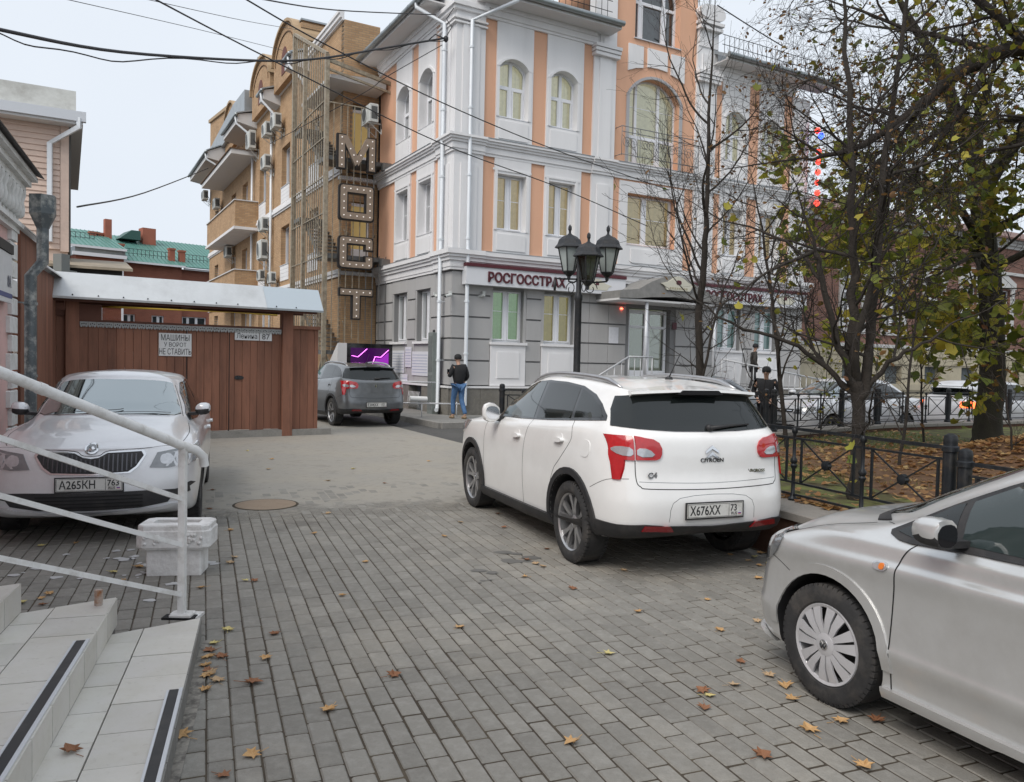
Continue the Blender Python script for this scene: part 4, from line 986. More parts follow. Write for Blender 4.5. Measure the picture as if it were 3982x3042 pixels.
# raised pavement in front of the building, with kerbs
def pavement():
    P = [(-1.35,-2.45),(18,-2.45),(40,-2.45),(40,1),(0,1),(0,6.2),(-1.35,6.2)]
    mb = MB(); pts = [BW(x, y) for x, y in P]
    vs = [(p[0], p[1], .118) for p in pts]; mb.add(vs, [tuple(range(len(vs)))]); o = mb.build('pavement', m_side); o['kind'] = 'structure'
    if o.data.polygons[0].normal.z < 0: o.data.flip_normals()
    kerb = None
    for (a, b) in (((-1.43,6.2),(-1.43,-2.53)), ((-1.43,-2.53),(40,-2.53))):
        L_ = math.dist(a, b); n = int(L_/1.0); dx, dy = (b[0]-a[0])/L_, (b[1]-a[1])/L_
        for k in range(n):
            p = BW(a[0]+dx*(k+.012)*L_/n, a[1]+dy*(k+.012)*L_/n); q = BW(a[0]+dx*(k+.988)*L_/n, a[1]+dy*(k+.988)*L_/n)
            mb = MB(); L1 = math.dist(p[:2], q[:2]); mb.bbox(0, L1, -.075, .075, -.03, .125, .012)
            ob = mb.build('kerbstone', m_kerb, o); ob.location = (p[0], p[1], 0); ob.rotation_euler = (0, 0, math.atan2(q[1]-p[1], q[0]-p[0]))
    # dropped slab where the drive meets the pavement
pavement()
# ------------------------------------------------------------------ peach and white office building on the corner
def plaster(name, col, d=.03): return mat(name, col, .85, var=.045, vscale=1.2, bump=.12, bscale=45, dirt=tuple(c*.72 for c in col), dscale=.9, damt=.35, streak=True)
m_white = plaster('white_render', (.80,.795,.80)); m_orange = plaster('peach_render', (.74,.43,.285)); m_grey = plaster('grey_render', (.44,.435,.43))
m_grey2 = plaster('grey_render_joint', (.24,.24,.24)); m_plinth = noisemat('plinth_stone', [(3,.4,.7,(.15,.14,.12),.8),(12,.5,.7,(.28,.26,.22),.6)], .9, .4, 25, (.21,.20,.18))
m_pvc = mat('window_pvc', (.82,.83,.86), .35); m_pvcs = mat('window_sill_metal', (.62,.64,.67), .4, .2)
m_pane = glassmat('window_pane', (.78,.82,.80), .09); m_pipe = mat('downpipe_white', (.74,.78,.82), .4, dirt=(.35,.34,.33), dscale=3, damt=.3, streak=True)
m_roofm = mat('zinc_sheet', (.36,.39,.41), .42, .55, var=.12, vscale=2); m_soff = mat('soffit_white', (.66,.655,.65), .7)
m_gut = mat('gutter_zinc', (.30,.33,.34), .38, .6, var=.15, vscale=3)
def curtain(name, col, e, hue=None): return mat(name, col, .9, var=.18, vscale=7, emit=col, estr=e)  # weak emission in the fabric stands in for lit rooms behind
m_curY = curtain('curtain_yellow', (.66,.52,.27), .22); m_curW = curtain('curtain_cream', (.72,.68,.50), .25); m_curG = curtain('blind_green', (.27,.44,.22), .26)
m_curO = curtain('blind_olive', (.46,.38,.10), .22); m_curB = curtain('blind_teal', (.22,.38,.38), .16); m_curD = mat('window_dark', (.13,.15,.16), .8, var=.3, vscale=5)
m_room = mat('lit_lamp', (1,.95,.85), .5, emit=(1,.93,.78), estr=4.0)
m_iron = mat('black_iron', (.028,.030,.034), .5, .3, var=.3, vscale=30, dirt=(.10,.085,.07), dscale=9, damt=.35)
m_greyiron = mat('grey_iron', (.20,.21,.22), .5, .3)

building = thing('office_building', 'three storey corner office building in peach and white render with grey ground floor', 'building', CB, BR)
def FF(s, d, z): return (s, -d, z)       # front: s right, d out of the wall
def SS(s, d, z): return (-d, s, z)       # side
def arch_top(s0, s1, zs, h, n=10):
    """segmental arch points from (s1,zs) to (s0,zs)"""
    w = (s1-s0)/2; r = (w*w + h*h)/(2*h); cx = (s0+s1)/2; cz = zs + h - r; a = math.asin(min(1, w/r)) if h <= w else math.pi - math.asin(w/r)
    return [(cx + r*math.sin(a - 2*a*k/n), cz + r*math.cos(a - 2*a*k/n)) for k in range(n+1)]
def panel(mb, fn, s0, s1, z0, z1, out, back=-.28, hole=None, mi=None):
    def bx(a, b, c, d):
        if b-a > 1e-4 and d-c > 1e-4: mb.prism([(a,c),(b,c),(b,d),(a,d)], lambda u,v,w: fn(u,w,v), back, out, mi)
    if not hole: bx(s0, s1, z0, z1); return
    a, b, c, d, h = hole
    bx(s0, a, z0, z1); bx(b, s1, z0, z1); bx(a, b, z0, c)
    if h <= 0: bx(a, b, d, z1)
    else:
        ap = arch_top(a, b, d, h)
        for (p, q) in zip(ap[:-1], ap[1:]):
            mb.prism([(q[0],q[1]),(p[0],p[1]),(p[0],z1),(q[0],z1)], lambda u,v,w: fn(u,w,v), back, out, mi)
def window(fn, s0, s1, z0, z1, h=0, depth=.20, mull=(.5,), trans=None, cur=m_curY, sill=True, muntin=False, parent=None, tilt=False, sillout=.05, sillm=None, folds=True, gridz=None):
    par = parent or building; fw = .055
    fr = MB(); f3 = lambda u, v, w: fn(u, w, v)
    D0, D1 = -depth-.07, -depth
    def strip(a, b, c, d, e0=D0, e1=D1): fr.prism([(a,c),(b,c),(b,d),(a,d)], f3, e0, e1)
    strip(s0, s0+fw, z0, z1); strip(s1-fw, s1, z0, z1); strip(s0+fw, s1-fw, z0, z0+fw)
    if h > 0:
        o = arch_top(s0, s1, z1, h); i = [((p[0]-(s0+s1)/2)*(1-2*fw/(s1-s0)) + (s0+s1)/2, p[1]-fw) for p in o]
        for k in range(len(o)-1): fr.prism([o[k+1], o[k], i[k], i[k+1]][::-1], f3, D0, D1)
    else: strip(s0+fw, s1-fw, z1-fw, z1)
    for m_ in mull:
        c = s0 + (s1-s0)*m_; strip(c-.05, c+.05, z0+fw, z1 - (fw if h <= 0 else 0) + (h*.9 if h > 0 else 0), D0, D1+.012)
    if trans:
        strip(s0+fw, s1-fw, trans-.04, trans+.04, D0, D1+.006)
    if muntin:
        zz = gridz or (z0+z1)/2 + .1
        edges = [s0+fw] + [s0+(s1-s0)*m_ for m_ in mull] + [s1-fw]
        for a, b in zip(edges[:-1], edges[1:]): strip(a+.05, b-.05, zz-.009, zz+.009, D0+.02, D1-.03)
    w_ = fr.build('window', m_pvc, par, fix=True)
    # sash rims
    sb = MB(); edges = [s0] + [s0+(s1-s0)*m_ for m_ in mull] + [s1]; zt = (trans or z1) - .03
    for a, b in zip(edges[:-1], edges[1:]):
        a2, b2 = a+.058, b-.058
        for q in ((a2,a2+.04,z0+.06,zt),(b2-.04,b2,z0+.06,zt),(a2+.04,b2-.04,z0+.06,z0+.10),(a2+.04,b2-.04,zt-.04,zt)):
            sb.prism([(q[0],q[2]),(q[1],q[2]),(q[1],q[3]),(q[0],q[3])], f3, D1-.05, D1+.02)
    sb.build('sash', m_pvc, w_, fix=True)
    pn = MB(); ztop = z1 + (h*.55 if h > 0 else 0)
    pts = [(s0+.02,z0+.02),(s1-.02,z0+.02)] + ([(p[0],p[1]-.01) for p in arch_top(s0+.02, s1-.02, z1, h)] if h > 0 else [(s1-.02,z1-.02),(s0+.02,z1-.02)])
    pn.add([fn(u, -depth-.035, v) for u, v in pts], [tuple(range(len(pts)))]); pn.build('pane', m_pane, w_)
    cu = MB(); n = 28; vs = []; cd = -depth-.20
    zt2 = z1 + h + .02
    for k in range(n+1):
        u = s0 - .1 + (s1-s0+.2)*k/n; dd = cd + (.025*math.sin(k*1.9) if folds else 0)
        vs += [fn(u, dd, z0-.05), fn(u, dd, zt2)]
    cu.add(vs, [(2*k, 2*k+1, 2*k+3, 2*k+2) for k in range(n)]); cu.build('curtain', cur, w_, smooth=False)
    if sill:
        sl = MB(); sl.prism([(s0-.04,z0-.035),(s1+.04,z0-.035),(s1+.04,z0-.005),(s0-.04,z0-.005)], f3, -depth, sillout); sl.build('sill', sillm or m_pvcs, w_, fix=True)
    return w_

def bays():
    W, O = [], []
    # (fn, s0, s1, kind, openings)
    front = [('p',-.06,.87),('o',.87,1.26),('w',1.26,2.50,(1.36,2.34)),('o',2.50,2.98),('w',2.98,4.31,(3.13,4.09)),('o',4.31,4.68),('p',4.68,5.53),
             ('t',5.53,8.89),('p',8.89,9.80),('o',9.80,10.10),('w',10.10,11.38,(10.27,11.22)),('o',11.38,11.88),('w',11.88,13.12,(12.02,12.97)),('o',13.12,13.55),('p',13.55,14.42)]
    side = [('p',0,1.05),('o',1.05,1.38),('w',1.38,2.75,(1.55,2.56)),('o',2.75,3.28),('w',3.28,4.66,(3.43,4.48)),('o',4.66,6.30)]
    for fn, lst in ((FF, front), (SS, side)):
        isf = fn is FF
        for b in lst:
            k, s0, s1 = b[:3]
            if k == 'o':
                for z0, z1 in ((4.87,7.66),(8.12,11.62)):
                    mb = MB(); panel(mb, fn, s0, s1, z0, z1, .0); mb.build('wall_strip', m_orange, building, fix=True)
            elif k == 'p':
                if s0 > .0 or True:
                    mb = MB(); o_ = .10
                    for z0, z1 in ((4.87,7.70),(8.14,12.6 if s0 > 4 and s1 < 10 else 11.62)):
                        panel(mb, fn, s0, s1, z0, z1, .07); panel(mb, fn, s0+.2, s1-.2, z0, z1-.35, .115, .06)
                    mb.build('pilaster', m_white, building, fix=True)
            elif k == 'w':
                a, c = b[3]
                mb = MB()
                panel(mb, fn, s0, s1, 4.87, 7.66, .05, hole=(a,c,5.57,7.22,0)); mb.build('wall_panel', m_white, building, fix=True); mb = MB()
                panel(mb, fn, s0, s1, 8.12, 11.62, .05, hole=(a,c,8.87,10.33,.26))
                mb.build('wall_panel', m_white, building, fix=True)
                # raised surround and apron panels
                f3 = lambda u,v,w: fn(u,w,v)
                for (q0,q1,q2,q3) in ((a-.10,a-.004,5.57,7.30),(c+.004,c+.10,5.57,7.30),(a-.16,c+.16,7.30,7.36)):
                    tr = MB(); tr.prism([(q0,q2),(q1,q2),(q1,q3),(q0,q3)], f3, .05, .075); tr.build('window_surround', m_white, building, fix=True)
                for (q0,q1,q2,q3) in ((a-.10,a-.004,8.87,10.33),(c+.004,c+.10,8.87,10.33)):
                    tr = MB(); tr.prism([(q0,q2),(q1,q2),(q1,q3),(q0,q3)], f3, .05, .075); tr.build('window_surround', m_white, building, fix=True)
                tr = MB(); oa = arch_top(a-.12, c+.12, 10.31, .34); ia = arch_top(a-.003, c+.003, 10.33, .263)
                for k2 in range(len(oa)-1): tr.prism([ia[k2+1], ia[k2], oa[k2], oa[k2+1]][::-1], f3, .05, .085)
                tr.build('window_surround', m_white, building, fix=True)
                for (zz0, zz1) in ((4.98,5.46),(8.24,8.76)):
                    tr = MB(); tr.prism([(a,zz0),(c,zz0),(c,zz1),(a,zz1)], f3, .05, .078); tr.build('apron_trim', m_white, building, fix=True)
                window(fn, a, c, 5.57, 7.22, 0, .20, (.5,), None, m_curY, muntin=True)
                window(fn, a, c, 8.87, 10.33, .26, .20, (.5,), 9.82, m_curW)
bays()
# grey ground floor: backing wall with recessed joints, stone blocks proud of it
def ground_floor():
    zs = [.97,1.70,2.335,2.97,3.605,4.28]
    def blocks(fn, spans, holes):
        for s0, s1, cuts in spans:
            for z0, z1 in zip(zs[:-1], zs[1:]):
                xs = [s0] + cuts + [s1]
                for a, b in zip(xs[:-1], xs[1:]):
                    mb = MB(); mb.prism([(a+.006,z0+.025),(b-.006,z0+.025),(b-.006,z1-.025),(a+.006,z1-.025)], lambda u,v,w: fn(u,w,v), .0, .045)
                    mb.build('stone_block', m_grey, wallg, fix=True)
    mb = MB()
    for s0, s1, hole in ((0,1.20,None),(1.20,2.45,(1.30,2.36,2.27,3.82,0)),(2.45,2.98,None),(2.98,4.28,(3.08,4.18,2.27,3.82,0)),(4.28,6.2,None),
                         (6.2,8.3,(6.35,8.1,1.05,3.55,0)),(8.3,10.1,None),(10.1,11.4,(10.2,11.3,2.27,3.75,0)),(11.4,11.9,None),(11.9,13.2,(12.0,13.1,2.27,3.75,0)),(13.2,14.42,None)):
        panel(mb, FF, s0, s1, .97, 4.30, 0.0, hole=hole)
    for s0, s1, hole in ((.3,1.42,None),(1.42,2.72,(1.52,2.60,2.27,3.86,0)),(2.72,3.3,None),(3.3,4.7,(3.42,4.62,2.27,3.86,0)),(4.7,6.30,None)):
        panel(mb, SS, s0, s1, .97, 4.30, 0.0, hole=hole)
    global wallg
    wallg = mb.build('ground_floor_wall', m_grey2, building, fix=True)
    blocks(FF, [(-.045,1.22,[.42]),(2.45,2.98,[]),(4.28,6.2,[4.75,5.5]),(8.3,10.1,[9.2]),(11.4,11.9,[]),(13.2,14.42,[13.8])], None)
    blocks(SS, [(0,1.45,[.55,1.1]),(2.68,3.34,[]),(4.70,6.30,[5.5])], None)
    # strips over windows and the white aprons under them
    for fn, lst in ((FF, ((1.22,2.45,1.30,2.36),(2.98,4.28,3.08,4.18),(10.1,11.4,10.2,11.3),(11.9,13.2,12.0,13.1))), (SS, ((1.45,2.68,1.52,2.60),(3.34,4.70,3.42,4.62)))):
        for s0, s1, a, c in lst:
            f3 = lambda u,v,w: fn(u,w,v)
            mb = MB(); mb.prism([(s0,3.88),(s1,3.88),(s1,4.28),(s0,4.28)], f3, 0, .045); 
            mb.prism([(s0,2.19),(a,2.19),(a,3.88),(s0,3.88)], f3, 0, .03); mb.prism([(c,2.19),(s1,2.19),(s1,3.88),(c,3.88)], f3, 0, .03)
            mb.build('wall_strip', m_grey, building, fix=True)
            if fn is FF:
                mb = MB(); mb.prism([(s0+.02,.97),(s1-.02,.97),(s1-.02,2.19),(s0+.02,2.19)], f3, 0, .075); mb.prism([(a+.15,1.2),(c-.15,1.2),(c-.15,1.98),(a+.15,1.98)], f3, .075, .10); mb.build('apron_panel', m_white, building, fix=True)
            else:
                mb = MB(); mb.prism([(s0+.02,.97),(s1-.02,.97),(s1-.02,2.19),(s0+.02,2.19)], f3, 0, .05); mb.build('apron_panel', m_grey, building, fix=True)
            mb = MB(); mb.prism([(s0-.01,2.19),(s1+.01,2.19),(s1+.01,2.265),(s0-.01,2.265)], f3, -.2, .13); mb.build('ledge', m_white, building, fix=True)
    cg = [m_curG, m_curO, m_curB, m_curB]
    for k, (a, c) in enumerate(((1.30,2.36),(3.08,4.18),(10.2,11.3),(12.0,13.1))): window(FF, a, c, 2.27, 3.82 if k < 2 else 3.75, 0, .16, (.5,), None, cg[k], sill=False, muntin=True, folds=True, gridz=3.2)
    for a, c in ((1.52,2.60),(3.42,4.62)): window(SS, a, c, 2.27, 3.86, 0, .16, (.5,), None, m_curG, sill=False)
    # plinth
    mb = MB()
    for a in range(0, 15):
        s0, s1 = a*.97 - .06, min(14.45, (a+1)*.97 - .07)
        q = MB(); q.prism([(s0,.1),(s1,.1),(s1,.90),(s0,.90)], lambda u,v,w: FF(u,w,v), -.2, .12); q.build('plinth_slab', m_plinth, building, fix=True)
    for a in range(0, 6):
        s0, s1 = a*1.02 + (.06 if a == 0 else 0) - .15, (a+1)*1.02 - .16
        if a == 2: continue
        q = MB(); q.prism([(s0,.1),(s1,.1),(s1,.90),(s0,.90)], lambda u,v,w: SS(u,w,v), -.2, .12); q.build('plinth_slab', m_plinth, building, fix=True)
    # basement opening with a bent-rod grille
    q = MB(); q.prism([(1.9,.1),(2.87,.1),(2.87,.9),(1.9,.9)], lambda u,v,w: SS(u,w,v), -.5, -.15); bw = q.build('basement_window', m_curD, building, fix=True)
    q = MB()
    for k in range(9):
        s = 1.95 + k*.105; q.tube([SS(s,.14,.2), SS(s+.03,.2,.35), SS(s-.03,.2,.5), SS(s+.02,.15,.7)], .010, 5)
    q.build('grille', mat('white_rod', (.6,.6,.6), .5), bw, smooth=True)
    mb = MB()
    for fn, s0, s1 in ((FF,-.14,14.5),(SS,.0,6.3)): mb.prism([(s0,.90),(s1,.90),(s1,.955),(s0,.955)], lambda u,v,w: fn(u,w,v), -.1, .15)
    mb.build('plinth_cap', m_white, building, fix=True)
ground_floor()
# string courses: stacked profile strips
def cornice(zs, name):
    mb = MB()
    for z0, z1, out in zs:
        for fn, s0, s1 in ((FF, -out, 14.42+out), (SS, 0.0, 6.30)):
            mb.prism([(s0,z0),(s1,z0),(s1,z1),(s0,z1)], lambda u,v,w: fn(u,w,v), -.2, out)
    # break forward round the corner and tower pilasters
        for s0, s1 in ((-.02-out,.90),(4.66,5.55),(8.87,9.82),(13.53,14.44+out)):
            mb.prism([(s0,z0+.002),(s1,z0+.002),(s1,z1+.002),(s0,z1+.002)], lambda u,v,w: FF(u,w,v), -.2, out+.06)
        mb.prism([(-out-.058,z0+.001),(1.07,z0+.001),(1.07,z1+.001),(-out-.058,z1+.001)], lambda u,v,w: SS(u,w,v), -.2, out+.062)
    return mb.build(name, m_white, building, fix=True)
cornice([(4.30,4.38,.08),(4.38,4.56,.10),(4.56,4.66,.15),(4.66,4.74,.20),(4.74,4.87,.25)], 'cornice')
cornice([(7.66,7.74,.06),(7.74,7.92,.09),(7.92,7.99,.14),(7.99,8.06,.19),(8.06,8.13,.24)], 'cornice')
mb = MB(); mb.box(-.27,14.7,-.27,6.3,8.131,8.145); mb2 = MB()
for fn, s0, s1, o_ in ((FF,-.25,14.68,.26),(SS,.0,6.3,.26)):
    for z in (4.872, 8.132): mb2.prism([(s0,z),(s1,z),(s1,z+.012),(s0,z+.012)], lambda u,v,w: fn(u,w,v), .07, o_)
mb2.build('ledge_flashing', m_roofm, building, fix=True)
# top mouldings, eaves
def eaves():
    for fn_, s0, s1 in ((FF,.80,4.72),(FF,9.80,13.6),(SS,1.0,6.3)):
        mb = MB()
        for z0, z1, out in ((11.60,11.68,.08),(11.68,11.86,.12),(11.86,11.98,.17)): mb.prism([(s0,z0),(s1,z0),(s1,z1),(s0,z1)], lambda u,v,w: fn_(u,w,v), -.2, out)
        mb.build('eaves_moulding', m_white, building, fix=True)
    # corner pilaster caps
    mb = MB()
    for z0, z1, o_ in ((11.25,11.30,.15),(11.36,11.41,.17),(11.62,11.72,.16),(11.72,11.84,.22)):
        mb.box(-o_, .90, -o_, 1.05, z0, z1)
    mb.box(-.1,.9,-.1,1.05,11.8,13.4)
    mb.build('pilaster_cap', m_white, building, fix=True)
    for (s0, s1) in ((.55,5.22),(9.62,14.9)):
        f = MB(); f.prism([(s0,11.98),(s1,11.98),(s1,12.02),(s0,12.02)], lambda u,v,w: FF(u,w,v), .0, .72); so = f.build('eaves_soffit', m_soff, building, fix=True)
        for k in range(int((s1-s0)/.12)):
            pass
        f = MB(); f.prism([(s0,12.02),(s1,12.02),(s1,12.14),(s0,12.14)], lambda u,v,w: FF(u,w,v), .66, .72); f.build('fascia', m_soff, building, fix=True)
        g = MB(); g.tube([FF(s0-.02,.80,12.13), FF(s1+.02,.80,12.13)], .085, 12); gt = g.build('gutter', m_gut, building, smooth=True, angle=50)
        for k in range(int((s1-s0)/.7)):
            q = MB(); q.tube([FF(s0+.3+k*.7,.80,12.13), FF(s0+.34+k*.7,.80,12.13)], .092, 12); q.build('gutter_bracket', m_gut, gt, smooth=True, angle=50)
        r_ = MB(); r_.prism([(-.78,12.14),(.0,12.5),(5.0,14.6),(5.0,14.5),(.0,12.4),(-.70,12.06)], lambda u,v,w: (w, u, v), s0, s1); r_.build('roof_sheet', m_roofm, building, fix=True)
        # snow rail
        rl = MB()
        for k in range(int((s1-s0)/.22)+1):
            s = s0+.2+k*.22
            if s < s1-.1: rl.tube([FF(s,.35,12.32), FF(s,.35,12.95)], .010, 5)
        for z in (12.62,12.95): rl.tube([FF(s0+.1,.35,z), FF(s1-.1,.35,z)], .012, 5)
        rl.build('roof_rail', m_iron, building)
        q = MB()
        for k in range(int((s1-s0)/1.1)): q.bbox(s0+.5+k*1.1, s0+.64+k*1.1, -.62, -.46, 12.15, 12.28, .02)
        q.build('rail_foot', m_iron, building)
    f = MB(); f.prism([(.62,11.98),(6.7,11.98),(6.7,12.02),(.62,12.02)], lambda u,v,w: SS(u,w,v), .0, .72); f.build('eaves_soffit', m_soff, building, fix=True)
    f = MB(); f.prism([(.62,12.02),(6.7,12.02),(6.7,12.14),(.62,12.14)], lambda u,v,w: SS(u,w,v), .66, .72); f.build('fascia', m_soff, building, fix=True)
    g = MB(); g.tube([SS(.5,.80,12.13), SS(6.8,.80,12.13)], .085, 12); gt = g.build('gutter', m_gut, building, smooth=True, angle=50)
    for k in range(8):
        q = MB(); q.tube([SS(.9+k*.75,.80,12.13), SS(.94+k*.75,.80,12.13)], .092, 12); q.build('gutter_bracket', m_gut, gt, smooth=True, angle=50)
    r_ = MB(); r_.prism([(-.78,12.14),(.0,12.5),(5.0,14.6),(5.0,14.5),(.0,12.4),(-.70,12.06)], lambda u,v,w: (u, w, v), .62, 6.8); r_.build('roof_sheet', m_roofm, building, fix=True)
    # canopy closing the end of the side eaves
    q = MB(); q.prism([(6.25,11.0),(6.25,11.75),(9.6,11.75),(9.6,11.0)], lambda u,v,w: SS(u,w,v), -.1, 2.35)
    f = MB(); f.add([SS(5.5,.1,10.90), SS(5.5,2.05,11.0), SS(5.5,2.05,11.10), SS(5.5,.1,11.28), SS(9.2,.1,10.90), SS(9.2,2.05,11.0), SS(9.2,2.05,11.10), SS(9.2,.1,11.28)], [(0,1,2,3),(4,7,6,5),(0,4,5,1),(1,5,6,2),(2,6,7,3),(3,7,4,0)])
    f.build('stair_canopy', m_soff, building, fix=True)
eaves()
# roof mass behind the parapets
mb = MB(); mb.box(.75, 14.2, .75, 6.2, .5, 11.9); mb.box(.75,14.2,6.2,12,.5,11.9); mb.build('inner_core', m_curD, building)
# downpipes
def downpipe(pts, r=.055, m=None, parent=None, clips=None):
    mb = MB(); mb.tube(pts, r, 10); o = mb.build('downpipe', m or m_pipe, parent or building, smooth=True, angle=50)
    if clips:
        for c in clips:
            q = MB(); q.tube([(c[0],c[1],c[2]-.03),(c[0],c[1],c[2]+.03)], r*1.25, 10); q.bar(c[:3], (c[0]+c[3], c[1]+c[4], c[2]), .02, .02); q.build('pipe_clip', m or m_pipe, o, smooth=True, angle=50)
    return o
x1, y1 = -.22, .42
downpipe([SS(1.15,.80,12.10), SS(1.15,.80,11.95), (x1, y1, 11.35), (x1, y1, .42), (x1-.05, y1-.10, .28), (x1-.13, y1-.22,.25)], .058, clips=[(x1,y1,z,.2,0) for z in (1.7,3.4,5.2,7.0,8.9,10.6)])
x2, y2 = .36, -.22
downpipe([FF(1.5,.80,12.05), FF(1.5,.80,11.95), (x2, y2, 11.35), (x2, y2, 1.9), (x2, y2, .4)], .058, clips=[(x2,y2,z,0,.2) for z in (1.9,3.4,5.2,7.0,8.9,10.6)])
# drip box under the left gutter
# ---- tower with the arched windows
def tower():
    O_ = .16
    mb = MB(); f3 = lambda u,v,w: FF(u,w,v)
    panel(mb, FF, 5.53, 8.89, 4.87, 7.66, .0, hole=(6.15,8.15,5.57,7.22,0))
    panel(mb, FF, 5.53, 8.89, 8.13, 11.9, .0, hole=(6.10,8.22,8.22,10.40,.62))
    panel(mb, FF, 5.53, 8.89, 11.9, 16.0, .0, hole=(6.28,8.15,12.22,13.75,.85))
    mb.build('tower_wall', m_orange, building, fix=True)
    mb = MB()                                              # white bay of the first floor
    for q in ((5.80,6.13,4.9,7.6),(8.17,8.50,4.9,7.6),(6.13,8.17,7.24,7.6),(6.13,8.17,4.9,5.55)):
        mb.prism([(q[0],q[2]),(q[1],q[2]),(q[1],q[3]),(q[0],q[3])], f3, 0, .05)
    mb.prism([(6.3,5.0),(8.0,5.0),(8.0,5.45),(6.3,5.45)], f3, .05, .08)
    mb.build('wall_panel', m_white, building, fix=True)
    g = MB(); oa = arch_top(6.0, 8.32, 10.38, .72, 14); ia = arch_top(6.11, 8.21, 10.40, .615, 14)
    for k in range(14): g.prism([ia[k+1], ia[k], oa[k], oa[k+1]][::-1], f3, 0, .05)
    for q in ((6.0,6.105,8.22,10.40),(8.215,8.32,8.22,10.40)): g.prism([(q[0],q[2]),(q[1],q[2]),(q[1],q[3]),(q[0],q[3])], f3, 0, .05)
    g.build('window_surround', mat('surround_grey', (.43,.43,.445), .85), building, fix=True)
    v = MB()                                                # white fan panels between the windows
    for a, b, zb0, zb1 in ((6.02,6.62,11.12,11.30),(6.80,7.62,11.36,11.36),(7.78,8.36,11.30,11.10)):
        v.prism([(a,zb0),((a+b)/2,(zb0+zb1)/2+.03),(b,zb1),(b,11.98),(a,11.98)], f3, 0, .05)
    v.build('fan_panel', m_white, building, fix=True)
    window(FF, 6.15, 8.15, 5.57, 7.22, 0, .22, (.42,), None, m_curY, muntin=True)
    window(FF, 6.10, 8.22, 8.22, 10.40, .62, .25, (.22,.66), 9.15, m_curW, sill=False, muntin=True, gridz=10.1)
    window(FF, 6.28, 8.15, 12.22, 13.75, .85, .25, (.2,.72), 13.5, m_curD, muntin=False)
    # upper pilasters with stepped caps
    for s0, s1 in ((4.70,5.50),(8.92,9.78)):
        mb = MB(); mb.prism([(s0,12.5),(s1,12.5),(s1,16),(s0,16)] if s0 < 6 else [(s0,12.5),(s1,12.5),(s1,13.5),(s0,13.5)], f3, -.3, .10)
        for z, o_ in ((11.30,.13),(11.42,.16),(11.54,.19)): mb.prism([(s0-o_*.5,z),(s1+o_*.5,z),(s1+o_*.5,z+.10),(s0-o_*.5,z+.10)], f3, -.2, .10+o_)
        if s0 > 6: 
            for z, o_ in ((13.05,.14),(13.22,.18)): mb.prism([(s0-o_*.5,z),(s1+o_*.5,z),(s1+o_*.5,z+.10),(s0-o_*.5,z+.10)], f3, -.2, .10+o_)
            mb.prism(smoothpoly([(s0-.14,13.36),(s1+.14,13.36),(s1+.10,13.86),(s0-.10,13.86)], 2), f3, -.25, .28)
        mb.prism([(s0+.28,11.6),(s1-.28,11.6),(s1-.28,11.9),(s0+.28,11.9)], f3, .1, .14)
        mb.build('pilaster', m_white, building, fix=True)
    # side wall of the tower above the roofs
    mb = MB(); mb.box(5.53, 5.58, -.0, 3.5, 12.2, 16); mb.box(8.84, 8.89, -.0, 3.5, 12.2, 16); mb.build('tower_side', m_orange, building)
    # wrought-iron balcony front
    rl = MB()
    for z in (8.34,9.05,9.22): rl.tube([FF(5.62,.34,z), FF(8.82,.34,z)], .013, 6)
    for s in (5.62,6.25,6.35,7.0,7.1,7.42,7.52,8.1,8.2,8.82): rl.tube([FF(s,.34,8.3), FF(s,.34,9.22)], .010, 5)
    def curl(cs, cz, r, sg, a0=0, turns=1.6):
        pts = []
        for k in range(18):
            a = a0 + sg*2*math.pi*turns*k/17; rr = r*(1 - .75*k/17); pts.append(FF(cs + rr*math.cos(a), .34, cz + rr*math.sin(a)))
        rl.tube(pts, .009, 4)
    for cs in (5.94, 6.68, 7.27, 7.81, 8.50):
        curl(cs-.13, 8.72, .19, 1, 0); curl(cs+.13, 8.72, .19, -1, math.pi)
    for s in (5.62, 8.82):
        for z in (8.34, 9.22): rl.tube([FF(s,.34,z), FF(s,.0,z)], .012, 5)
    b_ = rl.build('balcony_railing', m_greyiron, building, smooth=True)
tower()
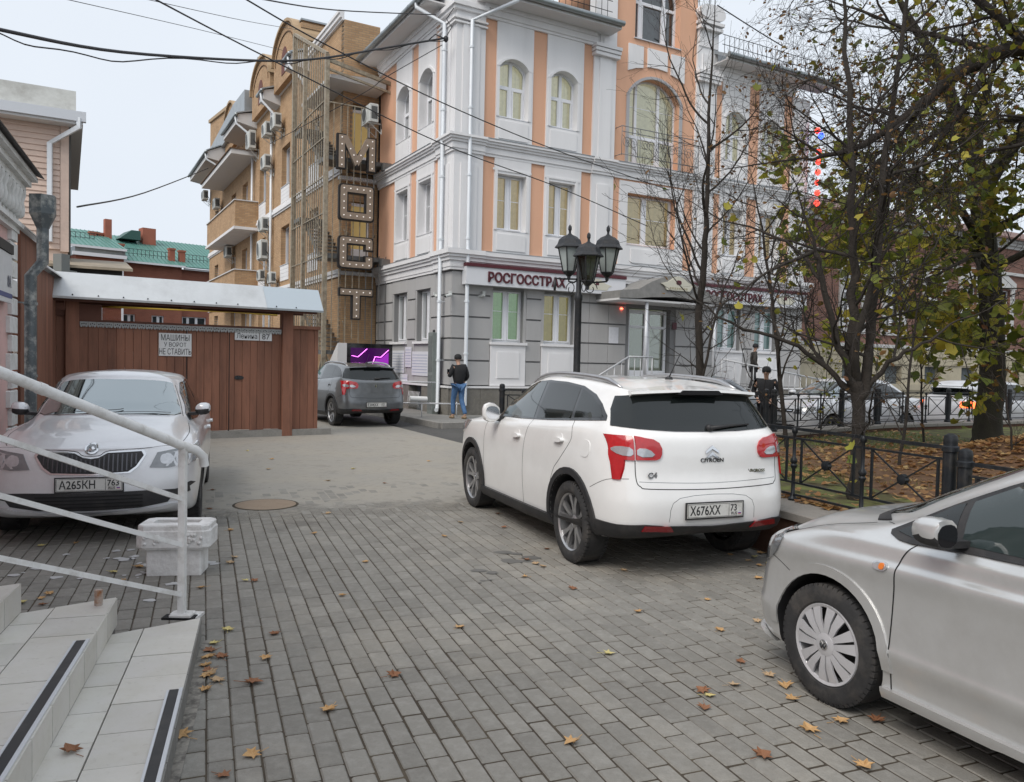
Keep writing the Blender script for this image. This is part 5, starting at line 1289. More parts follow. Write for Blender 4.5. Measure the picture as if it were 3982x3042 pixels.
# ---- entrance canopy and door
def entrance():
    f3 = lambda u,v,w: FF(u,w,v)
    top = [(5.0,3.95),(5.7,4.02),(6.2,4.28),(6.7,4.46),(7.15,4.52),(7.6,4.46),(8.1,4.26),(8.7,4.02),(9.3,3.95)]
    bot = [(9.3,3.72),(8.7,3.74),(8.1,3.80),(7.2,3.86),(6.2,3.80),(5.7,3.74),(5.0,3.72)]
    mb = MB(); mb.prism(top[::-1] + bot[::-1], f3, .0, 1.3); can = mb.build('entrance_canopy', mat('canopy_grey', (.24,.235,.225), .75, var=.15), building, fix=True)
    mb = MB(); mb.prism([(5.0,3.66),(9.3,3.66),(9.3,3.72),(5.0,3.72)], f3, .0, 1.25); mb.build('canopy_soffit', m_soff, can, fix=True)
    sh = [(6.75,4.02),(7.75,4.02),(7.85,4.16),(8.0,4.22),(7.68,4.30),(7.45,4.44),(7.25,4.50),(7.05,4.44),(6.82,4.30),(6.5,4.22),(6.65,4.16)]
    def shield(poly, out, k=1.0, du=0, dz=0, par=building, cy=4.22, cx=7.25):
        mb = MB(); P = [((u-cx)*k+cx+du, (v-cy)*k+cy+dz) for u, v in poly]; mb.prism(P, f3, out, out+.05); o = mb.build('emblem_board', mat('emblem_cream', (.62,.60,.50), .6), par, fix=True)
        q = MB(); q.prism([((u-cx)*k+cx+du, (v-cy)*k+cy+dz) for u, v in smoothpoly([(7.14,4.21),(7.36,4.21),(7.36,4.36),(7.14,4.36)], 1)], f3, out+.05, out+.058); q.build('emblem_mark', m_burg, o, fix=True)
        q = MB()
        for j in range(8): q.prism([((6.86+j*.10-cx)*k+cx+du, (4.06-cy)*k+cy+dz), ((6.93+j*.10-cx)*k+cx+du, (4.06-cy)*k+cy+dz), ((6.93+j*.10-cx)*k+cx+du, (4.12-cy)*k+cy+dz), ((6.86+j*.10-cx)*k+cx+du, (4.12-cy)*k+cy+dz)], f3, out+.05, out+.056)
        q.build('emblem_letters', mat('emblem_tan', (.40,.36,.25), .6), o, fix=True)
        return o
    global m_burg; m_burg = mat('burgundy_sign', (.085,.008,.016), .45)
    shield(sh, 1.302, .95, .0, .03, can)
    globals()['emblem_fn'] = shield; globals()['emblem_poly'] = sh
    # columns of the porch, door leaves
    for s in (6.15, 9.0):
        q = MB(); q.tube([FF(s,1.15,.9), FF(s,1.15,3.70)], .055, 10); q.build('canopy_post', m_pvcs, building, smooth=True)
    mb = MB()
    for a, b in ((6.40,7.20),(7.24,8.05)):
        for q in ((a,a+.10,1.05,3.5),(b-.10,b,1.05,3.5),(a+.10,b-.10,1.05,1.5),(a+.10,b-.10,3.38,3.5),(a+.1,b-.1,2.9,2.98)): mb.prism([(q[0],q[2]),(q[1],q[2]),(q[1],q[3]),(q[0],q[3])], f3, -.22, -.15)
    dr = mb.build('entrance_door', m_pvc, building, fix=True)
    mb = MB(); mb.prism([(6.4,1.05),(8.05,1.05),(8.05,3.5),(6.4,3.5)], f3, -.20, -.19); mb.build('pane', m_pane, dr, fix=True)
    mb = MB(); mb.prism([(6.3,1.0),(8.1,1.0),(8.1,3.55),(6.3,3.55)], f3, -.5, -.45); mb.build('lobby_wall', mat('lobby', (.20,.20,.16), .8, var=.3, vscale=3, emit=(.3,.32,.22), estr=.25), dr, fix=True)
    q = MB(); q.lathe([(.05,0),(.05,.03),(.02,.05)], 10, FF(6.0,.05,3.47)); q.build('alarm_lamp', mat('red_lamp', (.9,.05,.03), .3, emit=(1,.10,.05), estr=6), building, smooth=True)
    q = MB(); q.prism([(8.15,2.9),(8.33,2.9),(8.33,3.14),(8.15,3.14)], f3, .05, .065); q.build('door_sign', m_burg, building, fix=True)
    q = MB(); q.prism([(5.52,2.36),(5.90,2.36),(5.90,2.88),(5.52,2.88)], f3, .05, .062); q.build('notice_sheet', mat('paper', (.70,.71,.75), .7, var=.06, vscale=12), building, fix=True)
    # porch slab, steps and ramp
    st = MB(); st.box(5.2, 9.2, -1.6, -.15, .118, .98); po = st.build('porch', m_side, building)
    for k in range(5):
        q = MB(); q.bbox(5.2-.30*(k+1), 5.2-.30*k-.004, -1.6, -.15, .118, .98-.145*(k+1)-.02, .01); q.build('porch_step', m_side, building)
    q = MB(); q.add([(9.2,-1.6,.118),(15.5,-1.6,.118),(9.2,-1.6,.98),(9.2,-.15,.118),(15.5,-.15,.118),(9.2,-.15,.98)], [(0,1,2),(3,5,4),(0,2,5,3),(1,4,5,2),(0,3,4,1)]); q.build('ramp', m_side, building)
    m_wr = mat('railing_pale', (.50,.51,.52), .45, .2)
    def rail(pts, n, ub=.9):
        g = MB(); g.tube([(p[0],p[1],p[2]+ub) for p in pts], .028, 8); rr = g.build('porch_railing', m_wr, building, smooth=True)
        for a, b in zip(pts[:-1], pts[1:]):
            for k in range(n+1):
                t_ = k/n; p = [a[i]+(b[i]-a[i])*t_ for i in range(3)]
                q = MB(); q.tube([p, (p[0],p[1],p[2]+ub)], .014 if k % 4 else .022, 6); q.build('railing_bar', m_wr, rr, smooth=True)
            g = MB(); g.tube([(p[0],p[1],p[2]+.15) for p in (a,b)], .014, 6); g.build('railing_bar', m_wr, rr, smooth=True)
    rail([(3.6,-1.55,.12),(5.2,-1.55,.98)], 6, .95); rail([(5.2,-1.55,.98),(6.1,-1.55,.98)], 4, .95); rail([(9.0,-1.55,.98),(15.3,-1.55,.15)], 22, .95)
entrance()
# ------------------------------------------------------------------ yellow brick building along the drive
def brickmat(name, ax, c1, c2, mort, scale=1.0, bw=.26, bh=.078):
    if name in MATS: return MATS[name]
    m = bpy.data.materials.new(name); MATS[name] = m; m.use_nodes = True; t = m.node_tree; b = t.nodes['Principled BSDF']; L = t.links.new
    tc = t.nodes.new('ShaderNodeTexCoord'); sp = t.nodes.new('ShaderNodeSeparateXYZ'); cb = t.nodes.new('ShaderNodeCombineXYZ')
    L(tc.outputs['Object'], sp.inputs[0]); L(sp.outputs[ax], cb.inputs[0]); L(sp.outputs[2], cb.inputs[1])
    br = t.nodes.new('ShaderNodeTexBrick'); br.inputs['Scale'].default_value = 1; br.inputs['Brick Width'].default_value = bw; br.inputs['Row Height'].default_value = bh
    br.inputs['Mortar Size'].default_value = .007; br.inputs['Color1'].default_value = (*c1, 1); br.inputs['Color2'].default_value = (*c2, 1); br.inputs['Mortar'].default_value = (*mort, 1); br.inputs['Bias'].default_value = -.1
    L(cb.outputs[0], br.inputs['Vector'])
    n = t.nodes.new('ShaderNodeTexNoise'); n.inputs['Scale'].default_value = 1.2; n.inputs['Detail'].default_value = 6; L(tc.outputs['Object'], n.inputs['Vector'])
    hs = t.nodes.new('ShaderNodeHueSaturation'); mr = t.nodes.new('ShaderNodeMapRange'); mr.inputs['To Min'].default_value = .75; mr.inputs['To Max'].default_value = 1.2
    L(n.outputs['Fac'], mr.inputs['Value']); L(mr.outputs[0], hs.inputs['Value']); L(br.outputs['Color'], hs.inputs['Color']); L(hs.outputs[0], b.inputs['Base Color'])
    bp = t.nodes.new('ShaderNodeBump'); bp.invert = True; bp.inputs['Strength'].default_value = .5; bp.inputs['Distance'].default_value = .01; L(br.outputs['Fac'], bp.inputs['Height']); L(bp.outputs[0], b.inputs['Normal'])
    b.inputs['Roughness'].default_value = .9; return m
YB = ((.52,.335,.185), (.42,.255,.135), (.30,.235,.17))
m_bry = brickmat('yellow_brick_side', 1, *YB); m_brx = brickmat('yellow_brick_end', 0, *YB)
brickb = thing('brick_building', 'long yellow brick block with arched gables and corner balconies behind the stair cage', 'building', BW(-1.3, 6.5), BR)
def BB(y, d, z): return (-d, y - 6.5, z)            # facade: y along, d out (towards the drive)
def brick_building():
    f3 = lambda u,v,w: BB(u,w,v)
    def wall(y0, y1, z0, z1, holes, name='wall'):
        ys = sorted({y0, y1} | {h[0] for h in holes} | {h[1] for h in holes}); mb = MB()
        for a, b in zip(ys[:-1], ys[1:]):
            hs = sorted([h for h in holes if h[0] <= a + 1e-5 and h[1] >= b - 1e-5], key=lambda h: h[2]); z = z0
            for h in hs:
                if h[2] > z: mb.prism([(a,z),(b,z),(b,h[2]),(a,h[2])], f3, -.35, 0)
                z = h[3]
            if z1 > z: mb.prism([(a,z),(b,z),(b,z1),(a,z1)], f3, -.35, 0)
        return mb.build(name, m_bry, brickb, fix=True)
    cols = [(9.4,10.8),(14.0,15.5),(18.7,20.2),(23.2,24.6),(26.5,27.9),(32.4,33.8)]
    holes = []
    for a, b in cols:
        holes += [(a,b,2.3,4.2),(a,b,5.75,7.45),(a,b,9.2,10.95)]
    wall(6.5, 36, 0, 13.4, holes)
    for a, b in cols:
        for z0, z1 in ((2.3,4.2),(5.75,7.45),(9.2,10.95)):
            window(lambda s,d,z: BB(s,d,z), a, b, z0, z1, 0, .22, (.5,), None, m_curD if rnd.random() < .6 else m_curW, parent=brickb, folds=False)
        mb = MB()
        for k in range(4):
            for z0 in (8.5, 5.05): mb.prism([(a,z0+k*.165),(b,z0+k*.165),(b,z0+k*.165+.155),(a,z0+k*.165+.155)], f3, .0, .03)
        mb.build('louvre_panel', m_white, brickb, fix=True)
    mb = MB()
    for z0, z1, o in ((8.12,8.2,.05),(8.2,8.32,.10),(8.32,8.46,.06),(4.55,4.66,.06),(4.66,4.8,.1),(13.38,13.46,.08),(13.46,13.6,.15),(13.6,13.7,.2)):
        mb.prism([(6.5,z0),(36.1,z0),(36.1,z1),(6.5,z1)], f3, 0, o)
    mb.build('band_course', m_white, brickb, fix=True)
    # end faces: the wall that faces the street, with windows seen through the stairs
    mb = MB(); q = lambda x0,x1,z0,z1: mb.box(x0, x1, -.02, .3, z0, z1)
    q(0,1.3,0,4.6); q(0,.25,4.6,13.4); q(1.02,1.3,4.6,13.4)
    for z0, z1 in ((4.6,5.05),(7.2,8.3),(10.6,13.4)): q(.25,1.02,z0,z1)
    mb.build('end_wall', m_brx, brickb)
    for z0 in (5.05, 8.3):
        fr = MB()
        for a in ((.27,.35,z0,z0+2.1),(.93,1.0,z0,z0+2.1),(.35,.93,z0+2.0,z0+2.1),(.35,.93,z0,z0+.5)): fr.box(a[0],a[1],.05,.12,a[2],a[3])
        d_ = fr.build('door', m_pvc, brickb); g = MB(); g.box(.3,.98,.13,.14,z0+.05,z0+2.05); g.build('pane', mat('dim_lit_door', (.35,.25,.10), .6, emit=(.5,.36,.14), estr=.25), d_)
    for z0 in (4.72, 8.0):
        g = MB(); g.box(-.15, 1.3, -.22, .0, z0-.12, z0); g.build('band_course', m_white, brickb)
    # arched attic gables
    def gable(y0, y1, zb, zt, side_to=1.5):
        mb = MB(); n = 14; w = (y1-y0)/2; pts = [(y0,zb)] 
        arc = [(y0 + w - w*math.cos(math.pi*k/n), zt - 1.2 + 1.2*math.sin(math.pi*k/n)) for k in range(n+1)]
        mb.prism([(y0,zb),(y1,zb)] + arc[::-1], f3, -side_to, .30); g_ = mb.build('gable', m_bry, brickb, fix=True)
        cp = MB(); ib = [(y0+w-(w+.12)*math.cos(math.pi*k/n), zt-1.2+1.32*math.sin(math.pi*k/n)) for k in range(n+1)]
        for k in range(n): cp.prism([arc[k], arc[k+1], ib[k+1], ib[k]], f3, -side_to, .42)
        cp.build('gable_coping', mat('coping_tan', (.42,.30,.18), .7), g_, fix=True)
        im = [(y0+w-(w-.35)*math.cos(math.pi*k/n), zt-1.3+.95*math.sin(math.pi*k/n)) for k in range(n+1)]
        rc = MB()
        for k in range(n): rc.prism([im[k], im[k+1], (im[k+1][0], im[k+1][1]-.04), (im[k][0], im[k][1]-.05)], f3, .30, .33)
        rc.build('gable_moulding', m_gap_brown, g_, fix=True)
        wn = [(y0+w-.45*math.cos(math.pi*k/n), zb+1.0+.45*math.sin(math.pi*k/n)) for k in range(n+1)]
        r2_ = MB(); r2_.prism([(y0+w-.45,zb+.35),(y0+w+.45,zb+.35)] + wn[::-1], f3, .30, .32); r2_.build('gable_window', mat('red_brown_shutter', (.14,.045,.03), .7), g_, fix=True)
    global m_gap_brown; m_gap_brown = mat('dark_brown_trim', (.13,.075,.04), .9)  # dark brown of the gable mouldings and the balcony roof edge
    gable(12.0, 15.9, 13.4, 15.75); gable(16.7, 20.7, 13.4, 15.8); gable(25.2, 28.4, 13.4, 15.9)
    mb = MB(); mb.prism([(29.2,13.4),(35.9,13.4),(35.9,17.2),(29.2,16.3)][::1], f3, -1.6, .02); mb.build('attic_wall', m_bry, brickb, fix=True)
    mb = MB(); mb.prism([(29.0,16.25),(36.1,17.15),(36.1,17.35),(29.0,16.45)], f3, -1.7, .12); mb.build('attic_coping', mat('coping_tan', (.42,.30,.18), .7), brickb, fix=True)
    # tall parapet running back from the first gable, towards the peach roof
    mb = MB(); mb.box(.0, 9, 5.6, 5.9, 12.5, 15.35); mb.build('parapet_wall', m_brx, brickb)
    mb = MB(); mb.box(-.1, 9.1, 5.5, 6.0, 15.35, 15.42); mb.build('parapet_flashing', m_roofm, brickb)
    for k in range(3):
        mb = MB(); mb.box(-.04-.03*k, 9, 5.56-.03*k, 5.6, 14.65+k*.2, 14.78+k*.2+.07); mb.build('parapet_course', m_brx, brickb)
    # sheet-metal eave boxes between the gables, with chimney
    def eavebox(y0, y1, z0, z1, out, mm=None):
        mb = MB(); mb.prism([(-.2,z0),(out,z0+.25),(out,z0+.62),(-.2,z1)], lambda u,v,w: BB(w,u,v), y0, y1); o = mb.build('eaves_box', m_soff, brickb, fix=True)
        r = MB(); r.prism([(-.3,z1+.12),(out+.06,z0+.63),(out+.06,z0+.69),(-.3,z1+.19)], lambda u,v,w: BB(w,u,v), y0-.08, y1+.08); r.build('roof_sheet', m_roofm, o, fix=True)
        g = MB(); g.tube([BB(y0-.1,out+.08,z0+.58), BB(y1+.1,out+.08,z0+.58)], .08, 8); g.build('gutter', m_gut, o, smooth=True)
        p = MB(); p.tube([BB(y0+.15,out+.08,z0+.5), BB(y0+.15,out+.05,z0+.2), BB(y0-.1,.35,z0-.35), BB(y0-.1,.12,z0-.9)], .055, 8); p.build('downpipe', m_pipe, o, smooth=True)
    eavebox(10.9, 11.95, 12.9, 13.8, .75); eavebox(15.9, 16.75, 12.9, 13.8, .75); eavebox(20.9, 25.0, 13.1, 14.0, .95); eavebox(28.6, 36.0, 12.9, 14.2, 1.25)
    mb = MB(); mb.prism([(21.6,15.2),(24.8,15.3),(36.3,14.4),(36.3,13.6),(21.6,14.1)], f3, -.3, .5); mb.build('mansard', m_roofm, brickb, fix=True)
    mb = MB(); mb.prism([(20.4,13.4),(21.6,13.4),(21.6,16.3),(20.4,16.3)], f3, -.9, -.1); ch = mb.build('chimney', m_bry, brickb, fix=True)
    mb = MB(); mb.prism([(20.25,16.5),(21.0,16.75),(21.75,16.5),(21.75,16.45),(20.25,16.45)], f3, -1.0, .0); mb.build('chimney_cap', m_roofm, ch, fix=True)
    # balconies
    def balcony(zb, zt):
        mb = MB()
        for (y0,y1,d0,d1) in ((20.5,29.5,.98,1.1),(20.5,20.62,0,.98),(29.38,29.5,0,.98)):
            mb.prism([(y0,zb),(y1,zb),(y1,zt),(y0,zt)], f3, d0, d1)
        b = mb.build('balcony', m_bry, brickb, fix=True)
        e = MB(); e.prism([(20.49,zb),(20.5,zb),(20.5,zt),(20.49,zt)], f3, 0, 1.1); e.build('balcony_end', m_brx, b, fix=True)
        s = MB(); s.prism([(20.4,zb-.14),(29.6,zb-.14),(29.6,zb),(20.4,zb)], f3, 0, 1.18); s.build('balcony_slab', m_white, b, fix=True)
        s = MB(); s.prism([(20.44,zt),(29.56,zt),(29.56,zt+.05),(20.44,zt+.05)], f3, .9, 1.16); s.prism([(20.44,zt),(20.7,zt),(20.7,zt+.05),(20.44,zt+.05)], f3, 0, .9); s.build('balcony_coping', m_soff, b, fix=True)
    balcony(8.1, 9.38); balcony(4.75, 5.95)
    s = MB(); s.prism([(20.9,11.75),(30.8,11.75),(30.8,11.98),(20.9,11.98)], f3, 0, 1.25); s.build('balcony_roof', m_soff, brickb, fix=True)
    s = MB(); s.prism([(20.85,11.98),(30.9,11.98),(30.9,12.03),(20.85,12.03)], f3, 0, 1.32); s.build('roof_edge', m_gap_brown, brickb, fix=True)
    for y in (21.35, 17.0): 
        mb = MB(); mb.tube([BB(y,.14,13.0), BB(y,.14,.3)], .06, 8); mb.build('downpipe', m_pipe, brickb, smooth=True)
    mb = MB(); mb.box(.4, 8, .3, 29, 0, 13.2); mb.build('inner_core', m_curD, brickb)
brick_building()

# air conditioners
m_acw = mat('ac_white', (.58,.60,.58), .5, dirt=(.28,.26,.22), dscale=4, damt=.35); m_acg = mat('ac_grille', (.10,.105,.105), .6)
def make_ac(w=.82, h=.60, d=.32):
    t = thing('air_conditioner', 'x', 'air conditioner')
    mb = MB(); mb.bbox(-w/2, w/2, -d, 0, 0, h, .025); mb.build('casing', m_acw, t)
    mb = MB(); mb.lathe([(h*.42,-d-.004),(h*.42,-d-.02),(h*.36,-d-.022),(h*.36,-d-.006)], 24, (-w*.14, 0, h*.5), 'y'); g = mb.build('fan_ring', m_acw, t, smooth=True, angle=40, fix=True)
    mb = MB(); mb.lathe([(h*.36,-d-.003),(h*.36,-d-.01)], 24, (-w*.14, 0, h*.5), 'y'); f = mb.build('fan_grille', m_acg, t, fix=True)
    mb = MB(); mb.box(w/2, w/2+.004, -d*.8, -d*.15, h*.15, h*.85); mb.build('side_vent', m_acg, t)
    for x in (-w*.32, w*.32):
        mb = MB(); mb.box(x-.02, x+.02, -d*.95, .16, -.035, -.002); mb.box(x-.02, x+.02, .13, .16, -.35, -.035); mb.bar((x,-d*.8,-.03), (x,.14,-.33), .02, .02); mb.build('bracket', m_acw, t)
    mb = MB(); mb.tube([(w/2,-.12,h*.45),(w/2+.10,-.08,h*.35),(w/2+.08,.05,h*.1),(w/2-.05,.12,-.2)], .018, 6); mb.build('hose', CM['blackpl'], t, smooth=True)
    return t
def acs():
    data = [  # y along the brick face, z, width scale, label
        (17.2,10.35,'white air conditioner just left of the stair cage, level with the top windows'),
        (17.05,11.80,'white air conditioner under the gable eaves, left one of the close pair'),
        (15.25,11.72,'white air conditioner under the gable eaves, right one of the close pair beside the cage'),
        (20.7,12.0,'large air conditioner hung under the eaves above the upper balcony end'),
        (17.6,7.55,'white air conditioner just under the upper white band course'),
        (17.75,6.25,'tall white air conditioner below the one under the upper band course'),
        (18.2,5.30,'small white air conditioner low on the brick wall, right of the lower balcony'),
        (15.9,5.0,'small white air conditioner partly behind the left edge of the stair cage'),
        (35.9,12.0,'air conditioner hung at the far left corner of the brick building under the roof'),
        (31.2,10.7,'air conditioner beside the upper balcony near the far corner'),
        (27.0,7.3,'air conditioner on the wall below the upper balcony slab')]
    base = make_ac(); tree = {}
    for c in bpy.data.objects:
        if c.parent: tree.setdefault(c.parent.name, []).append(c)
    for i, (y, z, lb) in enumerate(data):
        o = base if i == 0 else dup(base, tree=tree)
        p = BW(-1.3-.18, y, z); o.location = p; o.rotation_euler = (0, 0, BR - math.pi/2)
        o['label'] = lb; o['group'] = 'air conditioners on the brick building'
        if i in (3, 5): o.scale = (1.1, 1.05, 1.45)
        if i in (6, 7): o.scale = (.8, .8, .8)
    o = dup(base, tree=tree); o.location = BW(-.55, 5.35, 9.62); o.rotation_euler = (0, 0, BR - math.pi/2 + .0); o['label'] = 'white air conditioner on a stand beside the peach wall above the M letter'; o['group'] = 'air conditioners on the brick building'
acs()

# ------------------------------------------------------------------ caged fire stair with the illuminated letters
m_cage = mat('cage_steel', (.33,.29,.22), .65, .3, var=.35, vscale=8, dirt=(.20,.10,.05), dscale=5, damt=.5)
m_cageg = mat('cage_grey', (.17,.17,.165), .6, .4, var=.2, vscale=9)
def stair():
    t = thing('fire_staircase', 'rusty barred fire staircase tower fixed to the side of the peach building', 'staircase', BW(-2.2, 5.35), BR)
    def T(x, y, z): return (x + 2.2, y - 5.35, z)
    X0, X1, Y0, Y1 = -2.2, -.12, 5.35, 9.7
    ztop = lambda y: 11.66 + (y-Y0)/(Y1-Y0)*2.1
    for x, y, zt in ((X0,Y0,11.66),(X0,Y1,13.8),(X0,(Y0+Y1)/2+.6,12.9)):
        mb = MB(); mb.bbox(T(x,y,0)[0]-.07, T(x,y,0)[0]+.07, T(x,y,0)[1]-.07, T(x,y,0)[1]+.07, .0, zt, .01); mb.build('corner_post', m_cage, t)
    mb = MB(); mb.bar(T(X0,Y0,11.68), T(X0,Y1,13.78), .10, .10); mb.build('top_beam', m_cage, t)
    mb = MB(); mb.bar(T(X0,Y0,11.5), T(.0,Y0,11.1), .09, .12); mb.build('top_beam', m_cage, t)
    mb = MB(); mb.bar(T(X0,Y0,11.2), T(.0,Y0,10.8), .07, .07); mb.build('top_beam', m_cage, t)
    for k in range(15):
        y = Y0 + .28*(k+1)
        mb = MB(); z0 = 1.95; mb.box(*[T(X0,y,0)[0]-.016, T(X0,y,0)[0]+.016], T(X0,y,0)[1]-.016, T(X0,y,0)[1]+.016, z0, ztop(y)); mb.build('cage_bar', m_cage, t)
    for z in (2.4,3.8,5.1,6.5,7.7,9.0,10.2):
        mb = MB(); mb.bar(T(X0-.02,Y0,z), T(X0-.02,Y1,z), .035, .035); mb.build('cage_rail', m_cage, t)
    levels = [(1.95, 0), (5.15, 1), (8.4, 2)]
    for z, k in levels:                                   # landings at the street end, and half landings at the back
        mb = MB(); mb.box(*[T(X0,0,0)[0], T(X1,0,0)[0]], T(0,Y0,0)[1], T(0,Y0+1.0,0)[1], z-.14, z); mb.build('landing', m_cageg, t)
        mb = MB(); mb.box(T(X0,0,0)[0], T(X1,0,0)[0], T(0,Y1-1.0,0)[1], T(0,Y1,0)[1], z+1.55, z+1.69); mb.build('landing', m_cageg, t)
        if k > 0:
            g = MB(); g.box(T(-.3,0,0)[0], T(.12,0,0)[0], T(0,Y0-.25,0)[1], T(0,Y0+.0,0)[1], z-.30, z-.05); g.box(T(.02,0,0)[0], T(.10,0,0)[0], T(0,Y0-.22,0)[1], T(0,Y0-.14,0)[1], z-.3, z+1.55); g.build('landing_bracket', m_cageg, t)
    for z, k in levels:
        for fl, (xa, xb, ya, yb, za, zb) in enumerate(((X0+.12,X0+.98,Y0+1.0,Y1-1.0,z,z+1.62),(X0+1.1,X1,Y1-1.0,Y0+1.0,z+1.62,z+3.2))):
            if k == 2 and fl == 1: continue
            n = 9
            for i in range(n):
                u = (i+.5)/n; y = ya + (yb-ya)*u; zz = za + (zb-za)*(i+1)/(n+1)
                mb = MB(); mb.box(T(xa,0,0)[0], T(xb,0,0)[0], T(0,y-.13,0)[1], T(0,y+.13,0)[1], zz-.035, zz); mb.build('stair_tread', m_cageg, t)
            for x in (xa, xb):
                mb = MB(); mb.bar(T(x,ya,za-.02), T(x,yb,zb-.02), .04, .16); mb.build('stringer', m_cageg, t)
                mb = MB(); mb.bar(T(x,ya,za+.95), T(x,yb,zb+.95), .03, .03)
                for i in range(5):
                    u = i/4; mb.bar(T(x,ya+(yb-ya)*u,za+(zb-za)*u), T(x,ya+(yb-ya)*u,za+(zb-za)*u+.95), .018, .018)
                mb.build('handrail', m_cage, t)
    for k in range(9):                                     # street face: long hanging rods
        x = X0 + .235*(k+1)
        if x > -.05: break
        mb = MB(); zt = 10.15 if k < 6 else (9.0 if k == 6 else 5.2); zb = 2.35 if k % 2 else 1.9
        mb.box(T(x,0,0)[0]-.013, T(x,0,0)[0]+.013, T(0,Y0-.05,0)[1], T(0,Y0-.024,0)[1], zb, zt); mb.build('front_rod', m_cage if k < 5 else m_cageg, t)
    for z in (10.12, 6.35+.0, 3.9, 2.3):
        if z == 10.12: mb = MB(); mb.bar(T(X0,Y0-.04,z), T(-.6,Y0-.04,z), .035, .035); mb.build('front_rail', m_cage, t)
    for (a, b) in (((X0,Y0,1.9),(X0+.5,Y0,1.0)),((X0,Y0,1.9),(X0,Y0+.6,1.1))):
        mb = MB(); mb.bar(T(*a), T(*b), .06, .06); mb.build('brace', m_cage, t)
    mb = MB(); mb.box(T(X1,0,0)[0]-.9, T(X1,0,0)[0]-.84, T(0,Y0,0)[1], T(0,Y0+.06,0)[1], 0, 1.9); mb.build('brace', m_cageg, t)
    return t
stair()
# letters
m_lface = mat('letter_face', (.30,.235,.18), .55, .2, var=.08); m_lrim = mat('letter_rim', (.02,.018,.018), .5, .3); m_bulb = mat('bulb_white', (.75,.72,.68), .3, emit=(1,.95,.9), estr=.35)
def letters():
    t = thing('letter_sign', 'vertical sign of large bulb letters МОСТ fixed to the front of the fire staircase', 'sign', BW(-1.9, 5.2), BR)
    def letter(name, x0, x1, z0, z1, outer, holes, bulbs):
        W_, Hh = x1-x0, z1-z0; f = lambda u, v, d: (x0+1.9+u*W_, -d, z0+v*Hh)
        def fill(poly, hole, d0, d1, m_, par, nm, shrink=0):
            if hole:
                mb = MB(); n = len(poly)
                for i in range(n):
                    j = (i+1) % n
                    mb.prism([poly[i], poly[j], hole[j], hole[i]], f, d0, d1)
                return mb.build(nm, m_, par, fix=True)
            bm = MB(); bm.prism(poly, f, d0, d1); return bm.build(nm, m_, par, fix=True)
        return f, fill
    def strokes(name, x0, x1, z0, z1, segs, bulbs):
        W_, Hh = x1-x0, z1-z0; f = lambda u, v, d: (x0+1.9+u*W_, -d, z0+v*Hh)
        mb = MB(); rm = MB()
        for i, s in enumerate(segs):
            cx = sum(p[0] for p in s)/len(s); cz = sum(p[1] for p in s)/len(s)
            mb.prism(s, f, .0, .151 + i*.0006)
        for i, s in enumerate(segs):
            n = len(s); cx = sum(p[0] for p in s)/n; cz = sum(p[1] for p in s)/n
            g = [(p[0] + (.045 if p[0] > cx else -.045)*1.0, p[1] + (.04 if p[1] > cz else -.04)) for p in s]
            rm.prism(g, f, -.02, .125 + i*.0006)
        o = mb.build(name, m_lface, t, fix=True); r = rm.build('rim', m_lrim, o, fix=True)
        b = MB()
        for (u, v) in bulbs: p = f(u, v, .165); b.lathe([(.0,-.03),(.022,-.012),(.022,.0),(.0,.012)], 8, p, 'y')
        b.build('bulbs', m_bulb, o, smooth=True)
        return o
    line = lambda a, b, n: [(a[0]+(b[0]-a[0])*k/(n-1), a[1]+(b[1]-a[1])*k/(n-1)) for k in range(n)]
    # M
    strokes('letter_m', -1.86, -.62, 7.98, 9.05, [[(0,0),(.16,0),(.16,1),(0,1)], [(.84,0),(1,0),(1,1),(.84,1)], [(.06,1),(.24,1),(.58,.28),(.46,.10)], [(.94,1),(.76,1),(.46,.28),(.54,.10)]],
            line((.08,.08),(.08,.92),5) + line((.92,.08),(.92,.92),5) + line((.22,.78),(.5,.24),4)[1:] + line((.78,.78),(.60,.44),2))
    def ring(name, z0, z1, gap=None):
        R_ = smoothpoly([(0,0),(1,0),(1,1),(0,1)], 1)
        segs = []
        w = .20
        segs = [[(0,.10),(w,.10),(w,.90),(0,.90)], [(.08,0),(.92,0),(.92,w),(.08,w)], [(.08,1-w),(.92,1-w),(.92,1),(.08,1)]]
        if not gap: segs.append([(1-w,.10),(1,.10),(1,.90),(1-w,.90)])
        else: segs += [[(1-w,.62),(1,.62),(1,.90),(1-w,.90)], [(1-w,.10),(1,.10),(1,.38),(1-w,.38)]]
        for cx, cz in ((.08,.10),(.92,.10),(.08,.90),(.92,.90)):      # rounded corners
            segs.append([(cx + .08*math.cos(2*math.pi*k/12), cz + .10*math.sin(2*math.pi*k/12)) for k in range(12)])
        bl = line((.1,.1),(.9,.1),5) + line((.1,.9),(.9,.9),5) + line((.1,.1),(.1,.9),5)[1:4]
        if not gap: bl += line((.9,.1),(.9,.9),5)[1:4]
        else: bl += [(.9,.70),(.9,.3)]
        strokes(name, -1.78, -.66, z0, z1, segs, bl)
    ring('letter_o', 6.32, 7.43); ring('letter_s', 4.72, 5.72, True)
    strokes('letter_t', -1.74, -.64, 3.03, 4.0, [[(0,.80),(1,.80),(1,1),(0,1)], [(.40,0),(.60,0),(.60,.80),(.40,.80)]], line((.08,.9),(.92,.9),5) + line((.5,.08),(.5,.72),4))
letters()
